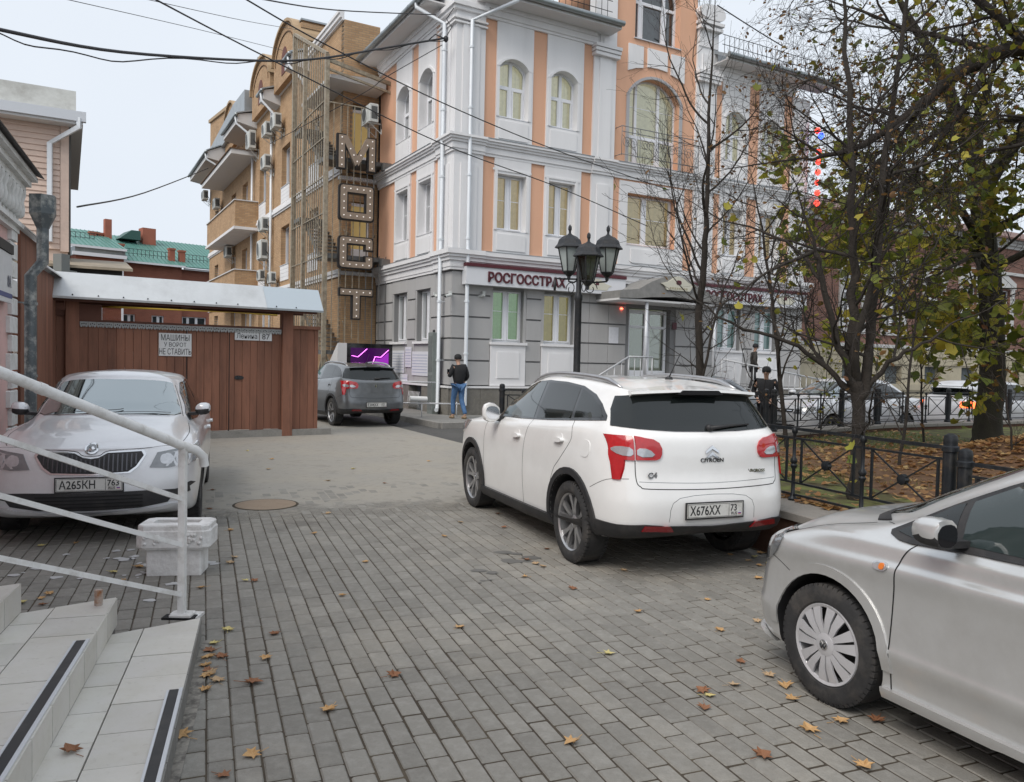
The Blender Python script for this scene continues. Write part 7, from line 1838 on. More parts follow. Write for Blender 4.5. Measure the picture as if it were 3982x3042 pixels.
m_fence = mat('fence_black', (.018,.021,.025), .45, .4, var=.3, vscale=20, dirt=(.12,.10,.08), dscale=8, damt=.3)
def fence(name, label, pts, post_at, z0, drop=None, detail=True, group=None):
    """pts: polyline (2 points); posts every 2.55 m"""
    a, b = pts; L_ = math.dist(a, b); ang = math.atan2(b[1]-a[1], b[0]-a[0]); t = thing(name, label, 'fence', (a[0], a[1], z0), ang, group)
    def lat(prof, n, m_=m_fence): mb = MB(); mb.lathe(prof, n); return mb
    me_post = lat([(.075,0),(.075,.04),(.05,.06),(.05,.66),(.062,.665),(.062,.70),(.05,.71),(.05,.735),(.052,.75),(.045,.785),(.02,.80)], 16).mesh('post', m_fence, True, 40)
    me_sup = lat([(.04,0),(.045,.02),(.02,.05),(.016,.30),(.03,.325),(.033,.34),(.022,.355),(.033,.37),(.033,.395),(.016,.42),(.016,.64),(.028,.655),(.03,.68),(.018,.70)], 10).mesh('baluster', m_fence, True, 45)
    q = MB(); q.lathe([(.02,-.03),(.045,-.022),(.045,.022),(.02,.03)], 8, axis='y'); me_ros = q.mesh('rosette', m_fence, True, 30)
    q = MB(); q.box(-.009,.009,-.009,.009,.18,.60); me_v = q.mesh('upright', m_fence)
    x = post_at; 
    while x < L_ + .01:
        zz = -(drop or 0) if False else 0
        link('post', me_post, t, (x,0,0)); nx = min(x + 2.55, L_); seg = nx - x
        if seg < .6: break
        for z, h in ((.69,.028),(.60,.018),(.175,.018),(.06,.020)):
            mb = MB(); mb.box(x+.05, nx-.05, -.011, .011, z-h/2, z+h/2); mb.build('rail', m_fence, t)
        n = 3 if seg > 2 else max(1, int(seg/.85)); w_ = seg/n
        for k in range(n):
            c0, c1 = x + w_*k, x + w_*(k+1)
            if k > 0: link('baluster', me_sup, t, (c0,0,0))
            if detail:
                for c in (c0+.10, c1-.10): link('upright', me_v, t, (c,0,0))
                mb = MB(); mb.bar((c0+.10,0,.18),(c1-.10,0,.595),.011,.011); mb.bar((c0+.10,.0,.595),(c1-.10,.0,.18),.011,.011); mb.build('cross_brace', m_fence, t)
                link('rosette', me_ros, t, ((c0+c1)/2,0,.387))
            else:
                mb = MB(); mb.bar((c0+.10,0,.18),(c1-.10,0,.595),.013,.013); mb.bar((c0+.10,.0,.595),(c1-.10,.0,.18),.013,.013)
                for c in (c0+.10, c1-.10): mb.box(c-.009,c+.009,-.009,.009,.18,.6)
                mb.build('cross_brace', m_fence, t)
        x = nx
        if nx >= L_ - .01: link('post', me_post, t, (nx,0,0)); break
    return t
fence('park_fence', 'black wrought fence with crossed bars and rosettes on the wall behind the silver hatchback', [PW_(.95,.42)[:2], PW_(-1.60,.42)[:2]], 0, .43)
fence('park_fence', 'lower stepped section of black fence nearest the camera, above the hatchback bonnet', [PW_(-1.73,.42)[:2], PW_(-9,.42)[:2]], 0.0, .33)
fence('park_fence', 'black fence continuing along the wall behind the white car', [PW_(7.2,.42)[:2], PW_(1.05,.42)[:2]], .2, .43)
for k, (a, b, lb) in enumerate(((FW[0],FW[1],'short far fence section beside the man in the striped black jacket'),(FW[1],FW[2],'far black fence section in front of the silver street car'),(FW[2],FW[3],'far black fence along the street behind the large tree'))):
    d = (b[0]-a[0], b[1]-a[1]); L_ = math.hypot(*d); nx, ny = d[1]/L_*.2, -d[0]/L_*.2
    fence('street_fence', lb, [(a[0]+nx, a[1]+ny), (b[0]+nx, b[1]+ny)], .1, .50, detail=False)

# ---- lantern with three heads
def lantern():
    t = thing('street_lantern', 'black post lantern with three six sided frosted heads in front of the burgundy sign', 'street lamp', (1.17, 14.5, 0), 0)
    mb = MB(); mb.lathe([(.14,0),(.14,.35),(.10,.42),(.085,.5),(.08,1.2),(.065,1.26),(.062,2.82),(.075,2.85),(.075,2.92),(.05,2.98),(.045,3.7),(.03,3.78)], 16); mb.build('post', m_iron, t, smooth=True, angle=40)
    m_fr = glassmat('lantern_glass', (.55,.58,.57), .18, .3); m_frost = mat('frosted_glass', (.36,.40,.39), .35, spec=.6, var=.10, vscale=6)
    for hx, hy, hz, ci in ((-.17,.22,3.32,0),(.13,-.32,3.10,1),(.52,.10,3.30,0)):
        a0 = .2
        def P(r, z, k): a = a0 + math.pi*k/3; return (hx + r*math.cos(a), hy + r*math.sin(a), hz + z)
        cup = MB(); cup.lathe([(.012,-.10),(.03,-.08),(.035,-.03),(.10,.03),(.115,.06)], 6, (hx,hy,hz)); h = cup.build('lamp_head', m_iron, t, fix=True)
        fr = MB()
        for k in range(6): fr.bar(P(.115,.06,k), P(.215,.50,k), .018, .018); fr.bar(P(.215,.50,k), P(.215,.50,k+1), .02, .02); fr.bar(P(.115,.06,k), P(.115,.06,k+1), .018, .018)
        fr.build('frame', m_iron, h)
        for k in range(6):
            g = MB(); g.add([P(.11,.065,k),P(.11,.065,k+1),P(.207,.495,k+1),P(.207,.495,k)], [(0,1,2,3)]); g.build('glass_panel', m_frost if not (ci == 1 and k in (3,4)) else m_pane, h)
        rf = MB(); rf.lathe([(.27,.485),(.275,.50),(.225,.56),(.20,.64),(.13,.70),(.05,.735),(.022,.76),(.022,.80),(.035,.83),(.032,.88),(.01,.915)], 6, (hx,hy,hz)); rf.build('lamp_roof', m_iron, h, fix=True)
        ar = MB(); ar.tube([(0,0,3.22),(hx*.5,hy*.5,3.17),(hx,hy,3.20),(hx,hy,3.26)], .016, 6)
        pts = []
        for k in range(14):
            a = 2.2*math.pi*k/13; rr = .13*(1-.6*k/13); cxy = .5
            d = math.hypot(hx,hy); ux, uy = hx/d, hy/d; pts.append((ux*(.22+rr*math.cos(a)), uy*(.22+rr*math.cos(a)), 3.06 + rr*math.sin(a)))
        ar.tube(pts, .009, 5); ar.build('scroll_arm', m_iron, t, smooth=True)
    ar = MB(); ar.tube([(0,0,3.22),(-.32,-.2,3.20),(-.45,-.28,3.20)], .016, 6); ar.lathe([(.02,-.22),(.03,-.12),(.02,-.02)], 6, (-.45,-.28,3.2)); ar.build('scroll_arm', m_iron, t, smooth=True)
lantern()

# ------------------------------------------------------------------ trees
def leafmat(name, cols):
    m = bpy.data.materials.new(name); m.use_nodes = True; t = m.node_tree; b = t.nodes['Principled BSDF']; L = t.links.new
    g = t.nodes.new('ShaderNodeNewGeometry'); r = t.nodes.new('ShaderNodeValToRGB'); r.color_ramp.interpolation = 'LINEAR'
    while len(r.color_ramp.elements) < len(cols): r.color_ramp.elements.new(.5)
    for i, c in enumerate(cols): r.color_ramp.elements[i].position = i/(len(cols)-1); r.color_ramp.elements[i].color = (*c, 1)
    L(g.outputs['Random Per Island'], r.inputs['Fac']); L(r.outputs['Color'], b.inputs['Base Color']); b.inputs['Roughness'].default_value = .6
    o = t.nodes['Material Output']; tl = t.nodes.new('ShaderNodeBsdfTranslucent'); L(r.outputs['Color'], tl.inputs['Color']); ms = t.nodes.new('ShaderNodeMixShader'); ms.inputs[0].default_value = .35
    L(b.outputs[0], ms.inputs[1]); L(tl.outputs[0], ms.inputs[2]); L(ms.outputs[0], o.inputs['Surface']); return m
m_bark = noisemat('bark_dark', [(8,.4,.7,(.060,.050,.042),.8),(40,.5,.75,(.018,.016,.014),.7)], .95, .8, 45, (.035,.03,.026))
m_bark2 = noisemat('bark_moss', [(6,.45,.65,(.055,.055,.035),.7),(40,.5,.75,(.03,.026,.02),.7)], .95, .8, 40, (.045,.04,.032))
m_twig = mat('twig_bark', (.026,.020,.017), .9)
m_lbrown = leafmat('leaf_brown', [(.13,.055,.02),(.20,.10,.035),(.27,.15,.05),(.11,.06,.03)])
m_lgreen = leafmat('leaf_green_yellow', [(.09,.13,.02),(.16,.20,.03),(.28,.29,.035),(.46,.38,.05),(.20,.20,.03),(.13,.16,.025)])
m_lolive = leafmat('leaf_olive', [(.07,.08,.018),(.12,.13,.025),(.20,.16,.03),(.20,.12,.035),(.10,.11,.025)])
MAPLE = [(0,-.5),(.10,-.22),(.42,-.38),(.30,-.08),(.52,.12),(.26,.14),(.18,.30),(0,.55),(-.18,.30),(-.26,.14),(-.52,.12),(-.30,-.08),(-.42,-.38),(-.10,-.22)]
MAPLE_LO = [(0,-.5),(.42,-.30),(.50,.12),(.18,.22),(0,.55),(-.18,.22),(-.50,.12),(-.42,-.30)]
OVAL = [(0,-.5),(.28,-.12),(.24,.25),(0,.5),(-.24,.25),(-.28,-.12)]
def leaves_mesh(name, P, S, rng, shape, m_, droop=.4, flat=False):
    n = len(P); sh = np.array(shape); k = len(sh)
    a = rng.uniform(0, 2*np.pi, n); t_ = rng.normal(0, .7, n) if not flat else rng.normal(0, .18, n); t2 = rng.normal(0, .7, n) if not flat else rng.normal(0, .18, n)
    ca, sa = np.cos(a), np.sin(a)
    X = np.stack([ca*np.cos(t_), sa*np.cos(t_), np.sin(t_)], 1); Y0 = np.stack([-sa, ca, np.zeros(n)], 1)
    Z0 = np.cross(X, Y0); Y = Y0*np.cos(t2)[:,None] + Z0*np.sin(t2)[:,None]; Z = np.cross(X, Y)
    cup = (np.abs(sh[:,0])**1.5)*.5
    V = P[:,None,:] + (X[:,None,:]*sh[None,:,0:1] + Y[:,None,:]*sh[None,:,1:2] + Z[:,None,:]*cup[None,:,None])*S[:,None,None]
    C = P[:,None,:] + Z[:,None,:]*0
    V = np.concatenate([V, C], 1).reshape(-1, 3); base = np.arange(n)[:,None,None]*(k+1)
    f = np.array([[i, (i+1) % k, k] for i in range(k)])[None] + base; f = f.reshape(-1, 3)
    me = bpy.data.meshes.new(name); me.vertices.add(len(V)); me.vertices.foreach_set('co', V.ravel()); me.loops.add(f.size); me.loops.foreach_set('vertex_index', f.ravel().astype(np.int32))
    me.polygons.add(len(f)); me.polygons.foreach_set('loop_start', np.arange(0, f.size, 3, dtype=np.int32)); me.materials.append(m_); me.update(calc_edges=True); me.validate(); return me
class Tree:
    def __init__(s, seed): s.rng = np.random.default_rng(seed); s.lines = []; s.tips = []
    def branch(s, p, d, L_, r, lev, P):
        rng = s.rng; n = max(3, int(L_/P['step'][min(lev, len(P['step'])-1)])); pts = [np.array(p, float)]; d = np.array(d, float); d /= np.linalg.norm(d)
        g = P['gnarl'][min(lev, len(P['gnarl'])-1)]; up = P['up'][min(lev, len(P['up'])-1)]
        for i in range(n):
            d = d + rng.normal(0, g, 3); d[2] += up; d /= np.linalg.norm(d); pts.append(pts[-1] + d*L_/n)
        re = r*P['taper']; rs = np.linspace(r, max(re, .0022), len(pts)); s.emit(pts, rs, lev, P)
    def emit(s, pts, rs, lev, P):
        s.lines.append((np.array(pts), np.array(rs), lev))
        if lev >= P['max']: s.tips.append(np.array(pts)); return
        rng = s.rng; pts = np.array(pts); seg = np.linalg.norm(np.diff(pts, axis=0), axis=1); L_ = seg.sum()
        nc = P['kids'][lev]; nc = int(nc*(L_/P['len'][lev])) if P['len'][lev] else nc; nc = max(2, nc)
        lo = P['lo'][lev]
        for k in range(nc):
            t_ = lo + (1-lo)*(k + rng.uniform(.1,.9))/nc; x = t_*(len(pts)-1); i = min(int(x), len(pts)-2); q = pts[i] + (pts[i+1]-pts[i])*(x-i); d = pts[i+1]-pts[i]; d /= np.linalg.norm(d)
            r0 = np.interp(x, range(len(rs)), rs)
            a = rng.uniform(0, 2*np.pi); u = np.cross(d, [0,0,1.0]); 
            if np.linalg.norm(u) < .1: u = np.array([1.0,0,0])
            u /= np.linalg.norm(u); v = np.cross(u, d); ang = math.radians(rng.normal(P['ang'][lev], 10)); sd = u*math.cos(a) + v*math.sin(a)
            nd = d*math.cos(ang) + sd*math.sin(ang)
            l2 = P['len'][lev+1]*rng.uniform(.6,1.25)*(1.15 - .6*t_ if lev > 0 else 1.1-.45*t_)
            s.branch(q, nd, l2, min(r0*.75, P['rad'][lev+1]*rng.uniform(.7,1.2)), lev+1, P)
        s.branch(pts[-1], pts[-1]-pts[-2], P['len'][min(lev+1, P['max'])]*.8, rs[-1], min(lev+1, P['max']), P)
    def mesh(s, levs, name, m_, sides):
        V = []; F = []; k0 = 0
        for pts, rs, lev in s.lines:
            if lev not in levs: continue
            ns = sides[min(lev, len(sides)-1)]; n = len(pts); d = np.gradient(pts, axis=0); d /= np.linalg.norm(d, axis=1)[:,None] + 1e-9
            ref = np.array([0,0,1.0]) if abs(d[0][2]) < .9 else np.array([1.0,0,0]); u = np.cross(d, ref); u /= np.linalg.norm(u, axis=1)[:,None] + 1e-9; v = np.cross(d, u)
            a = np.arange(ns)*2*np.pi/ns; ring = pts[:,None,:] + (u[:,None,:]*np.cos(a)[None,:,None] + v[:,None,:]*np.sin(a)[None,:,None])*rs[:,None,None]
            V.append(ring.reshape(-1, 3)); i = np.arange(n-1)[:,None]*ns; j = np.arange(ns)[None]; j2 = (j+1) % ns
            F.append(np.stack([i+j, i+j2, i+ns+j2, i+ns+j], 2).reshape(-1, 4) + k0); k0 += n*ns
        V = np.concatenate(V); F = np.concatenate(F)
        me = bpy.data.meshes.new(name); me.vertices.add(len(V)); me.vertices.foreach_set('co', V.ravel()); me.loops.add(F.size); me.loops.foreach_set('vertex_index', F.ravel().astype(np.int32))
        me.polygons.add(len(F)); me.polygons.foreach_set('loop_start', np.arange(0, F.size, 4, dtype=np.int32)); me.polygons.foreach_set('use_smooth', np.ones(len(F), bool)); me.materials.append(m_); me.update(calc_edges=True); return me
    def tippts(s, n, rad=.12, sel=None):
        rng = s.rng; T = [t for t in s.tips if sel is None or sel(t)]; idx = rng.integers(0, len(T), n); out = []
        for i in idx:
            t = T[i]; x = rng.uniform(0, len(t)-1.001); k = int(x); out.append(t[k] + (t[k+1]-t[k])*(x-k) + rng.normal(0, rad*.5, 3) + [0,0,-rad*.4])
        return np.array(out)
def plant_tree(name, label, base, seed, trunks, P, bark, leaves=(), cat='tree', trunk_levels=(0,), extra=None):
    t = thing(name, label, cat, base, 0); T = Tree(seed)
    for pts, rs in trunks: 
        pts = np.array(pts, float); A = catmull(pts[:,None,:], 4, False)[:,0,:]; rr = np.interp(np.linspace(0, 1, len(A)), np.linspace(0, 1, len(rs)), rs)
        w_ = T.rng.normal(0, .012, A.shape); w_[0] = 0; A = A + w_
        T.emit(list(A), rr, 0, P)
    if extra: extra(T, P)
    link('trunk', T.mesh(trunk_levels, 'trunk', bark, (12,8)), t)
    link('branches', T.mesh((1,2), 'branches', bark, (10,7,5)), t)
    tw = link('twigs', T.mesh((3,4,5), 'twigs', m_twig, (4,4,4,3,3)), t); 
    for n, size, rad, m_, shape, sel in leaves:
        if n <= 0: continue
        Pp = T.tippts(n, rad, sel); S = T.rng.uniform(.7, 1.25, n)*size
        link('crown', leaves_mesh('crown', Pp, S, T.rng, shape, m_), t)
    return T
# 1. slender bare tree in front of the building
B1 = (3.62, 15.5, LZ)
plant_tree('bare_tree', 'slender leafless tree with upright stems in front of the peach tower', B1, 11,
    [([(0,0,0),(.02,0,1.2),(.0,.02,2.4),(.05,0,3.5),(.06,0,4.6),(.05,.0,6.2),(.12,.05,8.0)], (.095,.075,.07,.06,.045,.03,.010))],
    dict(step=(.3,.18,.12,.08), gnarl=(.05,.09,.13,.16), up=(.05,.09,.05,.02), taper=.25, max=4, kids=(15,8,5,3,0), len=(8,2.7,1.1,.55,.3), rad=(.08,.026,.011,.006,.0035), lo=(.20,.15,.15,.2), ang=(52,42,42,40)), m_bark,
    [(160, .085, .1, m_lbrown, OVAL, lambda t: t[0][2] > 2 and t[0][0] > .5)])
# 2. twin-stemmed tree behind the near fence
B2 = (3.55, 8.13, LZ)
plant_tree('twin_stem_tree', 'twin stemmed young tree with a few yellow leaves just behind the near fence', B2, 23,
    [([(0,0,0),(.01,0,.5),(.0,.0,1.05),(-.05,0,1.25)], (.075,.062,.065,.06)),
     ([(0,0,1.0),(-.10,.0,1.35),(-.09,.02,2.1),(-.14,.0,3.0),(-.2,.05,4.2),(-.3,.1,5.6)], (.055,.052,.045,.036,.026,.010)),
     ([(0,0,1.0),(.06,-.02,1.35),(.09,-.02,2.1),(.12,-.05,3.0),(.2,-.1,4.2),(.35,-.1,5.8)], (.055,.052,.045,.036,.026,.010)),
     ([(-.02,0,1.1),(-.22,-.1,1.45),(-.40,-.12,2.0),(-.50,-.12,2.42),(-.58,-.12,2.50)], (.038,.034,.03,.028,.02)),
     ([(-.02,0,1.05),(-.3,.1,1.35),(-.7,.2,1.62),(-1.25,.3,1.8),(-1.7,.4,2.1)], (.03,.026,.02,.014,.006)),
     ([(.02,0,1.1),(.25,-.1,1.4),(.5,-.2,1.6),(.85,-.2,1.85)], (.03,.024,.016,.008))],
    dict(step=(.3,.14,.09,.07), gnarl=(.05,.13,.17,.2), up=(.03,.02,.01,.0), taper=.3, max=4, kids=(11,7,5,3,0), len=(5,1.5,.75,.38,.2), rad=(.06,.018,.009,.005,.003), lo=(.22,.15,.15,.2), ang=(58,48,45,42)), m_bark,
    [(260, .06, .10, m_lbrown, OVAL, None), (120, .09, .12, m_lgreen, MAPLE_LO, None)])
# 3. thick-trunked tree further back on the right
B3 = (8.87, 14.75, LZ)
T3 = plant_tree('old_maple', 'thick dark trunked maple with drooping green and yellow leaves on the right of the park', B3, 31,
    [([(0,0,-.05),(.0,0,.4),(.02,0,1.4),(-.05,0,2.6),(-.22,0,3.8),(-.42,0,5.0)], (.30,.235,.215,.20,.185,.17)),
     ([(-.42,0,4.9),(-.8,-.1,5.8),(-1.3,-.2,6.8),(-2.1,-.3,7.9)], (.14,.12,.09,.05)),
     ([(-.35,0,4.6),(.2,-.2,5.6),(.8,-.4,6.8),(1.1,-.5,8.4)], (.15,.12,.09,.05)),
     ([(-.15,0,3.4),(-.9,-.4,4.2),(-2.0,-.8,4.6),(-3.2,-1.2,5.0)], (.08,.065,.045,.02)),
     ([(-.1,0,3.2),(.6,-.7,3.7),(1.3,-1.4,3.6),(2.0,-2.0,3.3)], (.07,.055,.04,.02)),
     ([(-.1,0,3.0),(-.7,-1.0,3.3),(-1.5,-1.8,3.2),(-2.2,-2.4,2.9)], (.06,.05,.035,.015)),
     ([(-.2,0,3.9),(.4,-1.2,4.4),(.7,-2.4,4.3),(.6,-3.4,3.8)], (.06,.05,.035,.015))],
    dict(step=(.4,.2,.14,.1), gnarl=(.05,.12,.15,.18), up=(.03,.01,-.02,-.05), taper=.3, max=4, kids=(9,7,5,3,0), len=(5,2.0,.95,.5,.28), rad=(.2,.03,.013,.006,.0035), lo=(.35,.15,.15,.2), ang=(60,50,45,42)), m_bark2,
    [(3600, .17, .20, m_lgreen, MAPLE_LO, lambda t: t[0][2] < 5.2), (900, .12, .2, m_lolive, MAPLE_LO, None)])
# 4. tree standing just out of the picture whose limbs hang in from the upper right
B4 = (9.4, 9.6, LZ)
T4 = plant_tree('overhanging_tree', 'large dark limbed tree reaching in from the upper right over the park', B4, 47,
    [([(0,0,0),(0,0,2.0),(-.2,0,4.0),(-.4,0,6.5)], (.3,.25,.22,.12)),
     ([(-.2,0,4.2),(-1.6,.3,5.0),(-2.9,.6,5.45),(-3.7,.8,5.2),(-4.4,.9,4.6),(-5.0,1.0,4.25),(-5.6,1.1,4.1)], (.13,.115,.10,.085,.06,.04,.015)),
     ([(-2.9,.6,5.4),(-3.6,.6,6.0),(-4.6,.6,6.6),(-5.6,.7,7.0)], (.06,.05,.035,.015)),
     ([(-.4,0,5.4),(-1.7,-.2,6.4),(-3.2,-.3,7.2),(-4.8,-.4,7.6)], (.11,.09,.06,.02)),
     ([(-3.4,.7,5.3),(-3.7,.7,4.7),(-4.2,.8,4.0),(-4.9,.9,3.3)], (.04,.035,.025,.01)),
     ([(-1.8,.3,5.1),(-2.4,.3,4.6),(-3.0,.3,4.2),(-3.9,.4,4.05)], (.045,.04,.03,.01)),
     ([(-1.2,.2,4.8),(-2.0,1.4,5.6),(-3.2,2.6,6.4),(-4.2,3.4,7.2)], (.07,.055,.035,.015)),
     ([(-.3,0,4.4),(-1.2,1.6,5.0),(-2.2,3.0,5.2),(-3.4,4.2,5.0)], (.07,.055,.035,.015))],
    dict(step=(.35,.16,.11,.08), gnarl=(.05,.14,.18,.2), up=(.03,.0,-.02,-.04), taper=.3, max=4, kids=(14,8,6,4,0), len=(6,1.7,.8,.42,.24), rad=(.1,.022,.010,.0055,.003), lo=(.18,.12,.12,.15), ang=(58,50,46,42)), m_bark,
    [(2300, .06, .10, m_lbrown, OVAL, lambda t: t[0][0] < -3.3), (2600, .085, .16, m_lolive, MAPLE_LO, lambda t: t[0][0] > -4.4), (1700, .10, .16, m_lgreen, MAPLE_LO, lambda t: t[0][0] > -4.2)])
# 5. thin bare saplings and shrubs
def sapling(name, label, base, seed, h, r, kids=9, leaves=0, m_=None, lean=(0,0), group=None):
    T = plant_tree(name, label, base, seed, [([(0,0,0),(lean[0]*.3,lean[1]*.3,h*.35),(lean[0]*.6,lean[1]*.6,h*.7),(lean[0],lean[1],h)], (r,r*.8,r*.55,.004))],
        dict(step=(.2,.12,.09,.07), gnarl=(.06,.13,.17,.2), up=(.03,.05,.03,.0), taper=.3, max=3, kids=(kids,5,3,0), len=(h,h*.33,h*.15,h*.08), rad=(r,r*.4,.005,.003), lo=(.12,.15,.2), ang=(42,42,42)), m_bark,
        [(leaves, .08, .08, m_ or m_lbrown, OVAL, None)], cat='young tree' if h > 2 else 'shrub')
sapling('bare_sapling', 'thin bare sapling spreading low in front of the entrance steps', (2.9, 13.2, LZ), 61, 3.4, .03, 12, 0, lean=(.9,.2))
sapling('bare_sapling', 'bare branching young tree behind the black jacketed man, left of the twin stems', (4.6, 13.2, LZ), 62, 4.6, .04, 14, 60, lean=(-.7,.2))
sapling('bare_sapling', 'thin leaning sapling between the twin stems and the old maple', (5.1, 10.4, LZ), 63, 3.0, .022, 10, 25, lean=(.3,.1))
sapling('bare_sapling', 'bare sapling beside the street fence near the orange tail light', (7.6, 14.6, LZ), 64, 2.6, .022, 10, 30, lean=(-.2,.1))
sapling('bare_shrub', 'sparse leafless shrub right of the old maple trunk', (8.3, 11.6, LZ), 65, 1.9, .018, 10, 20, lean=(.3,0))
sapling('bare_shrub', 'small twiggy shrub in the leaf litter behind the low fence section', (6.5, 10.2, LZ), 66, 1.7, .016, 10, 20, lean=(-.3,0))
sapling('bare_shrub', 'twiggy bush with golden leaves near the silver street car wheel', (5.8, 14.9, LZ), 67, 1.5, .014, 12, 90, m_lgreen, lean=(.1,0))
# grass and fallen leaves
def grass():
    rng = np.random.default_rng(5); n = 26000
    u = rng.uniform(-6, 8, n); v = rng.uniform(.62, 9, n)*1.0
    P = np.array([PW_(a, b, LZ) for a, b in zip(u, v)]); k = (np.sin(P[:,0]*1.3)+np.cos(P[:,1]*1.1+1) > -.6); P = P[k]
    lim = [(p[0]-4.7)*(-.489*0+.56) for p in P]; keep = P[:,1] < 13.2 + np.clip((P[:,0]-1.0)*.62, -2, 12); P = P[keep]
    n = len(P); a = rng.uniform(0, 6.28, n); h = rng.uniform(.03, .075, n); w_ = .005; lx = rng.normal(0, .02, (n,2))
    V = np.zeros((n,3,3)); V[:,0] = P - np.stack([np.cos(a)*w_, np.sin(a)*w_, 0*a], 1); V[:,1] = P + np.stack([np.cos(a)*w_, np.sin(a)*w_, 0*a], 1); V[:,2] = P + np.stack([lx[:,0], lx[:,1], h], 1)
    V = V.reshape(-1,3); f = np.arange(3*n, dtype=np.int32); me = bpy.data.meshes.new('grass'); me.vertices.add(len(V)); me.vertices.foreach_set('co', V.ravel()); me.loops.add(3*n); me.loops.foreach_set('vertex_index', f); me.polygons.add(n); me.polygons.foreach_set('loop_start', np.arange(0, 3*n, 3, dtype=np.int32)); me.update(calc_edges=True)
    me.materials.append(leafmat('grass_blades', [(.09,.13,.03),(.15,.19,.04),(.22,.22,.07),(.11,.12,.035)])); o = link('grass', me); tag(o, 'short autumn lawn grass behind the park fence', 'grass', kind='stuff')
grass()
def litter():
    rng = np.random.default_rng(9); m_l = leafmat('leaf_litter', [(.26,.12,.045),(.38,.20,.08),(.50,.31,.13),(.22,.10,.045),(.58,.43,.20)])
    P = []
    for k in range(5200):
        u = rng.uniform(-6, 8); v = rng.uniform(.5, 9.5); x, y, z = PW_(u, v, LZ)
        if y > 13.2 + max(-2, (x-1)*.62): continue
        d = math.exp(-((x-7.0)**2/9 + (y-9.5)**2/22)); 
        if rng.uniform() < .16 + d*.9: P.append((x, y, LZ + .015 + rng.uniform(0,.03)))
    for k in range(5200):                                     # raked heap
        x = rng.normal(7.4, 1.5); y = rng.normal(10.6, 1.2); hh = .50*math.exp(-((x-7.4)**2/3.2 + (y-10.6)**2/2.2)); P.append((x, y, LZ + .01 + hh*rng.uniform(.75,1.05)))
    for k in range(420): x, y, z = PW_(rng.uniform(-3.5, 1.5), rng.normal(.50,.07), .445); P.append((x, y, .44))
    P = np.array(P); S = rng.uniform(.055,.11,len(P)); o = link('leaf_litter', leaves_mesh('leaf_litter', P, S, rng, MAPLE_LO, m_l, flat=True)); tag(o, 'carpet of brown fallen leaves heaped under the trees in the park', 'fallen leaves', kind='stuff')
    mb = MB(); vs = []; n = 18                                 # the mound beneath the heap
    for i in range(n+1):
        for j in range(n+1):
            x = 7.4 + (i/n-.5)*7; y = 10.6 + (j/n-.5)*6; vs.append((x, y, LZ + .01 + .46*math.exp(-((x-7.4)**2/3.2 + (y-10.6)**2/2.2)) - (.03 if i in (0,n) or j in (0,n) else 0)))
    mb.add(vs, [(i*(n+1)+j, (i+1)*(n+1)+j, (i+1)*(n+1)+j+1, i*(n+1)+j+1) for i in range(n) for j in range(n)]); o = mb.build('leaf_mound', mat('mound_brown', (.13,.07,.035), .95, var=.4, vscale=12), smooth=True); tag(o, 'low mound of raked brown leaves beside the old maple', 'leaf pile', kind='stuff')
litter()
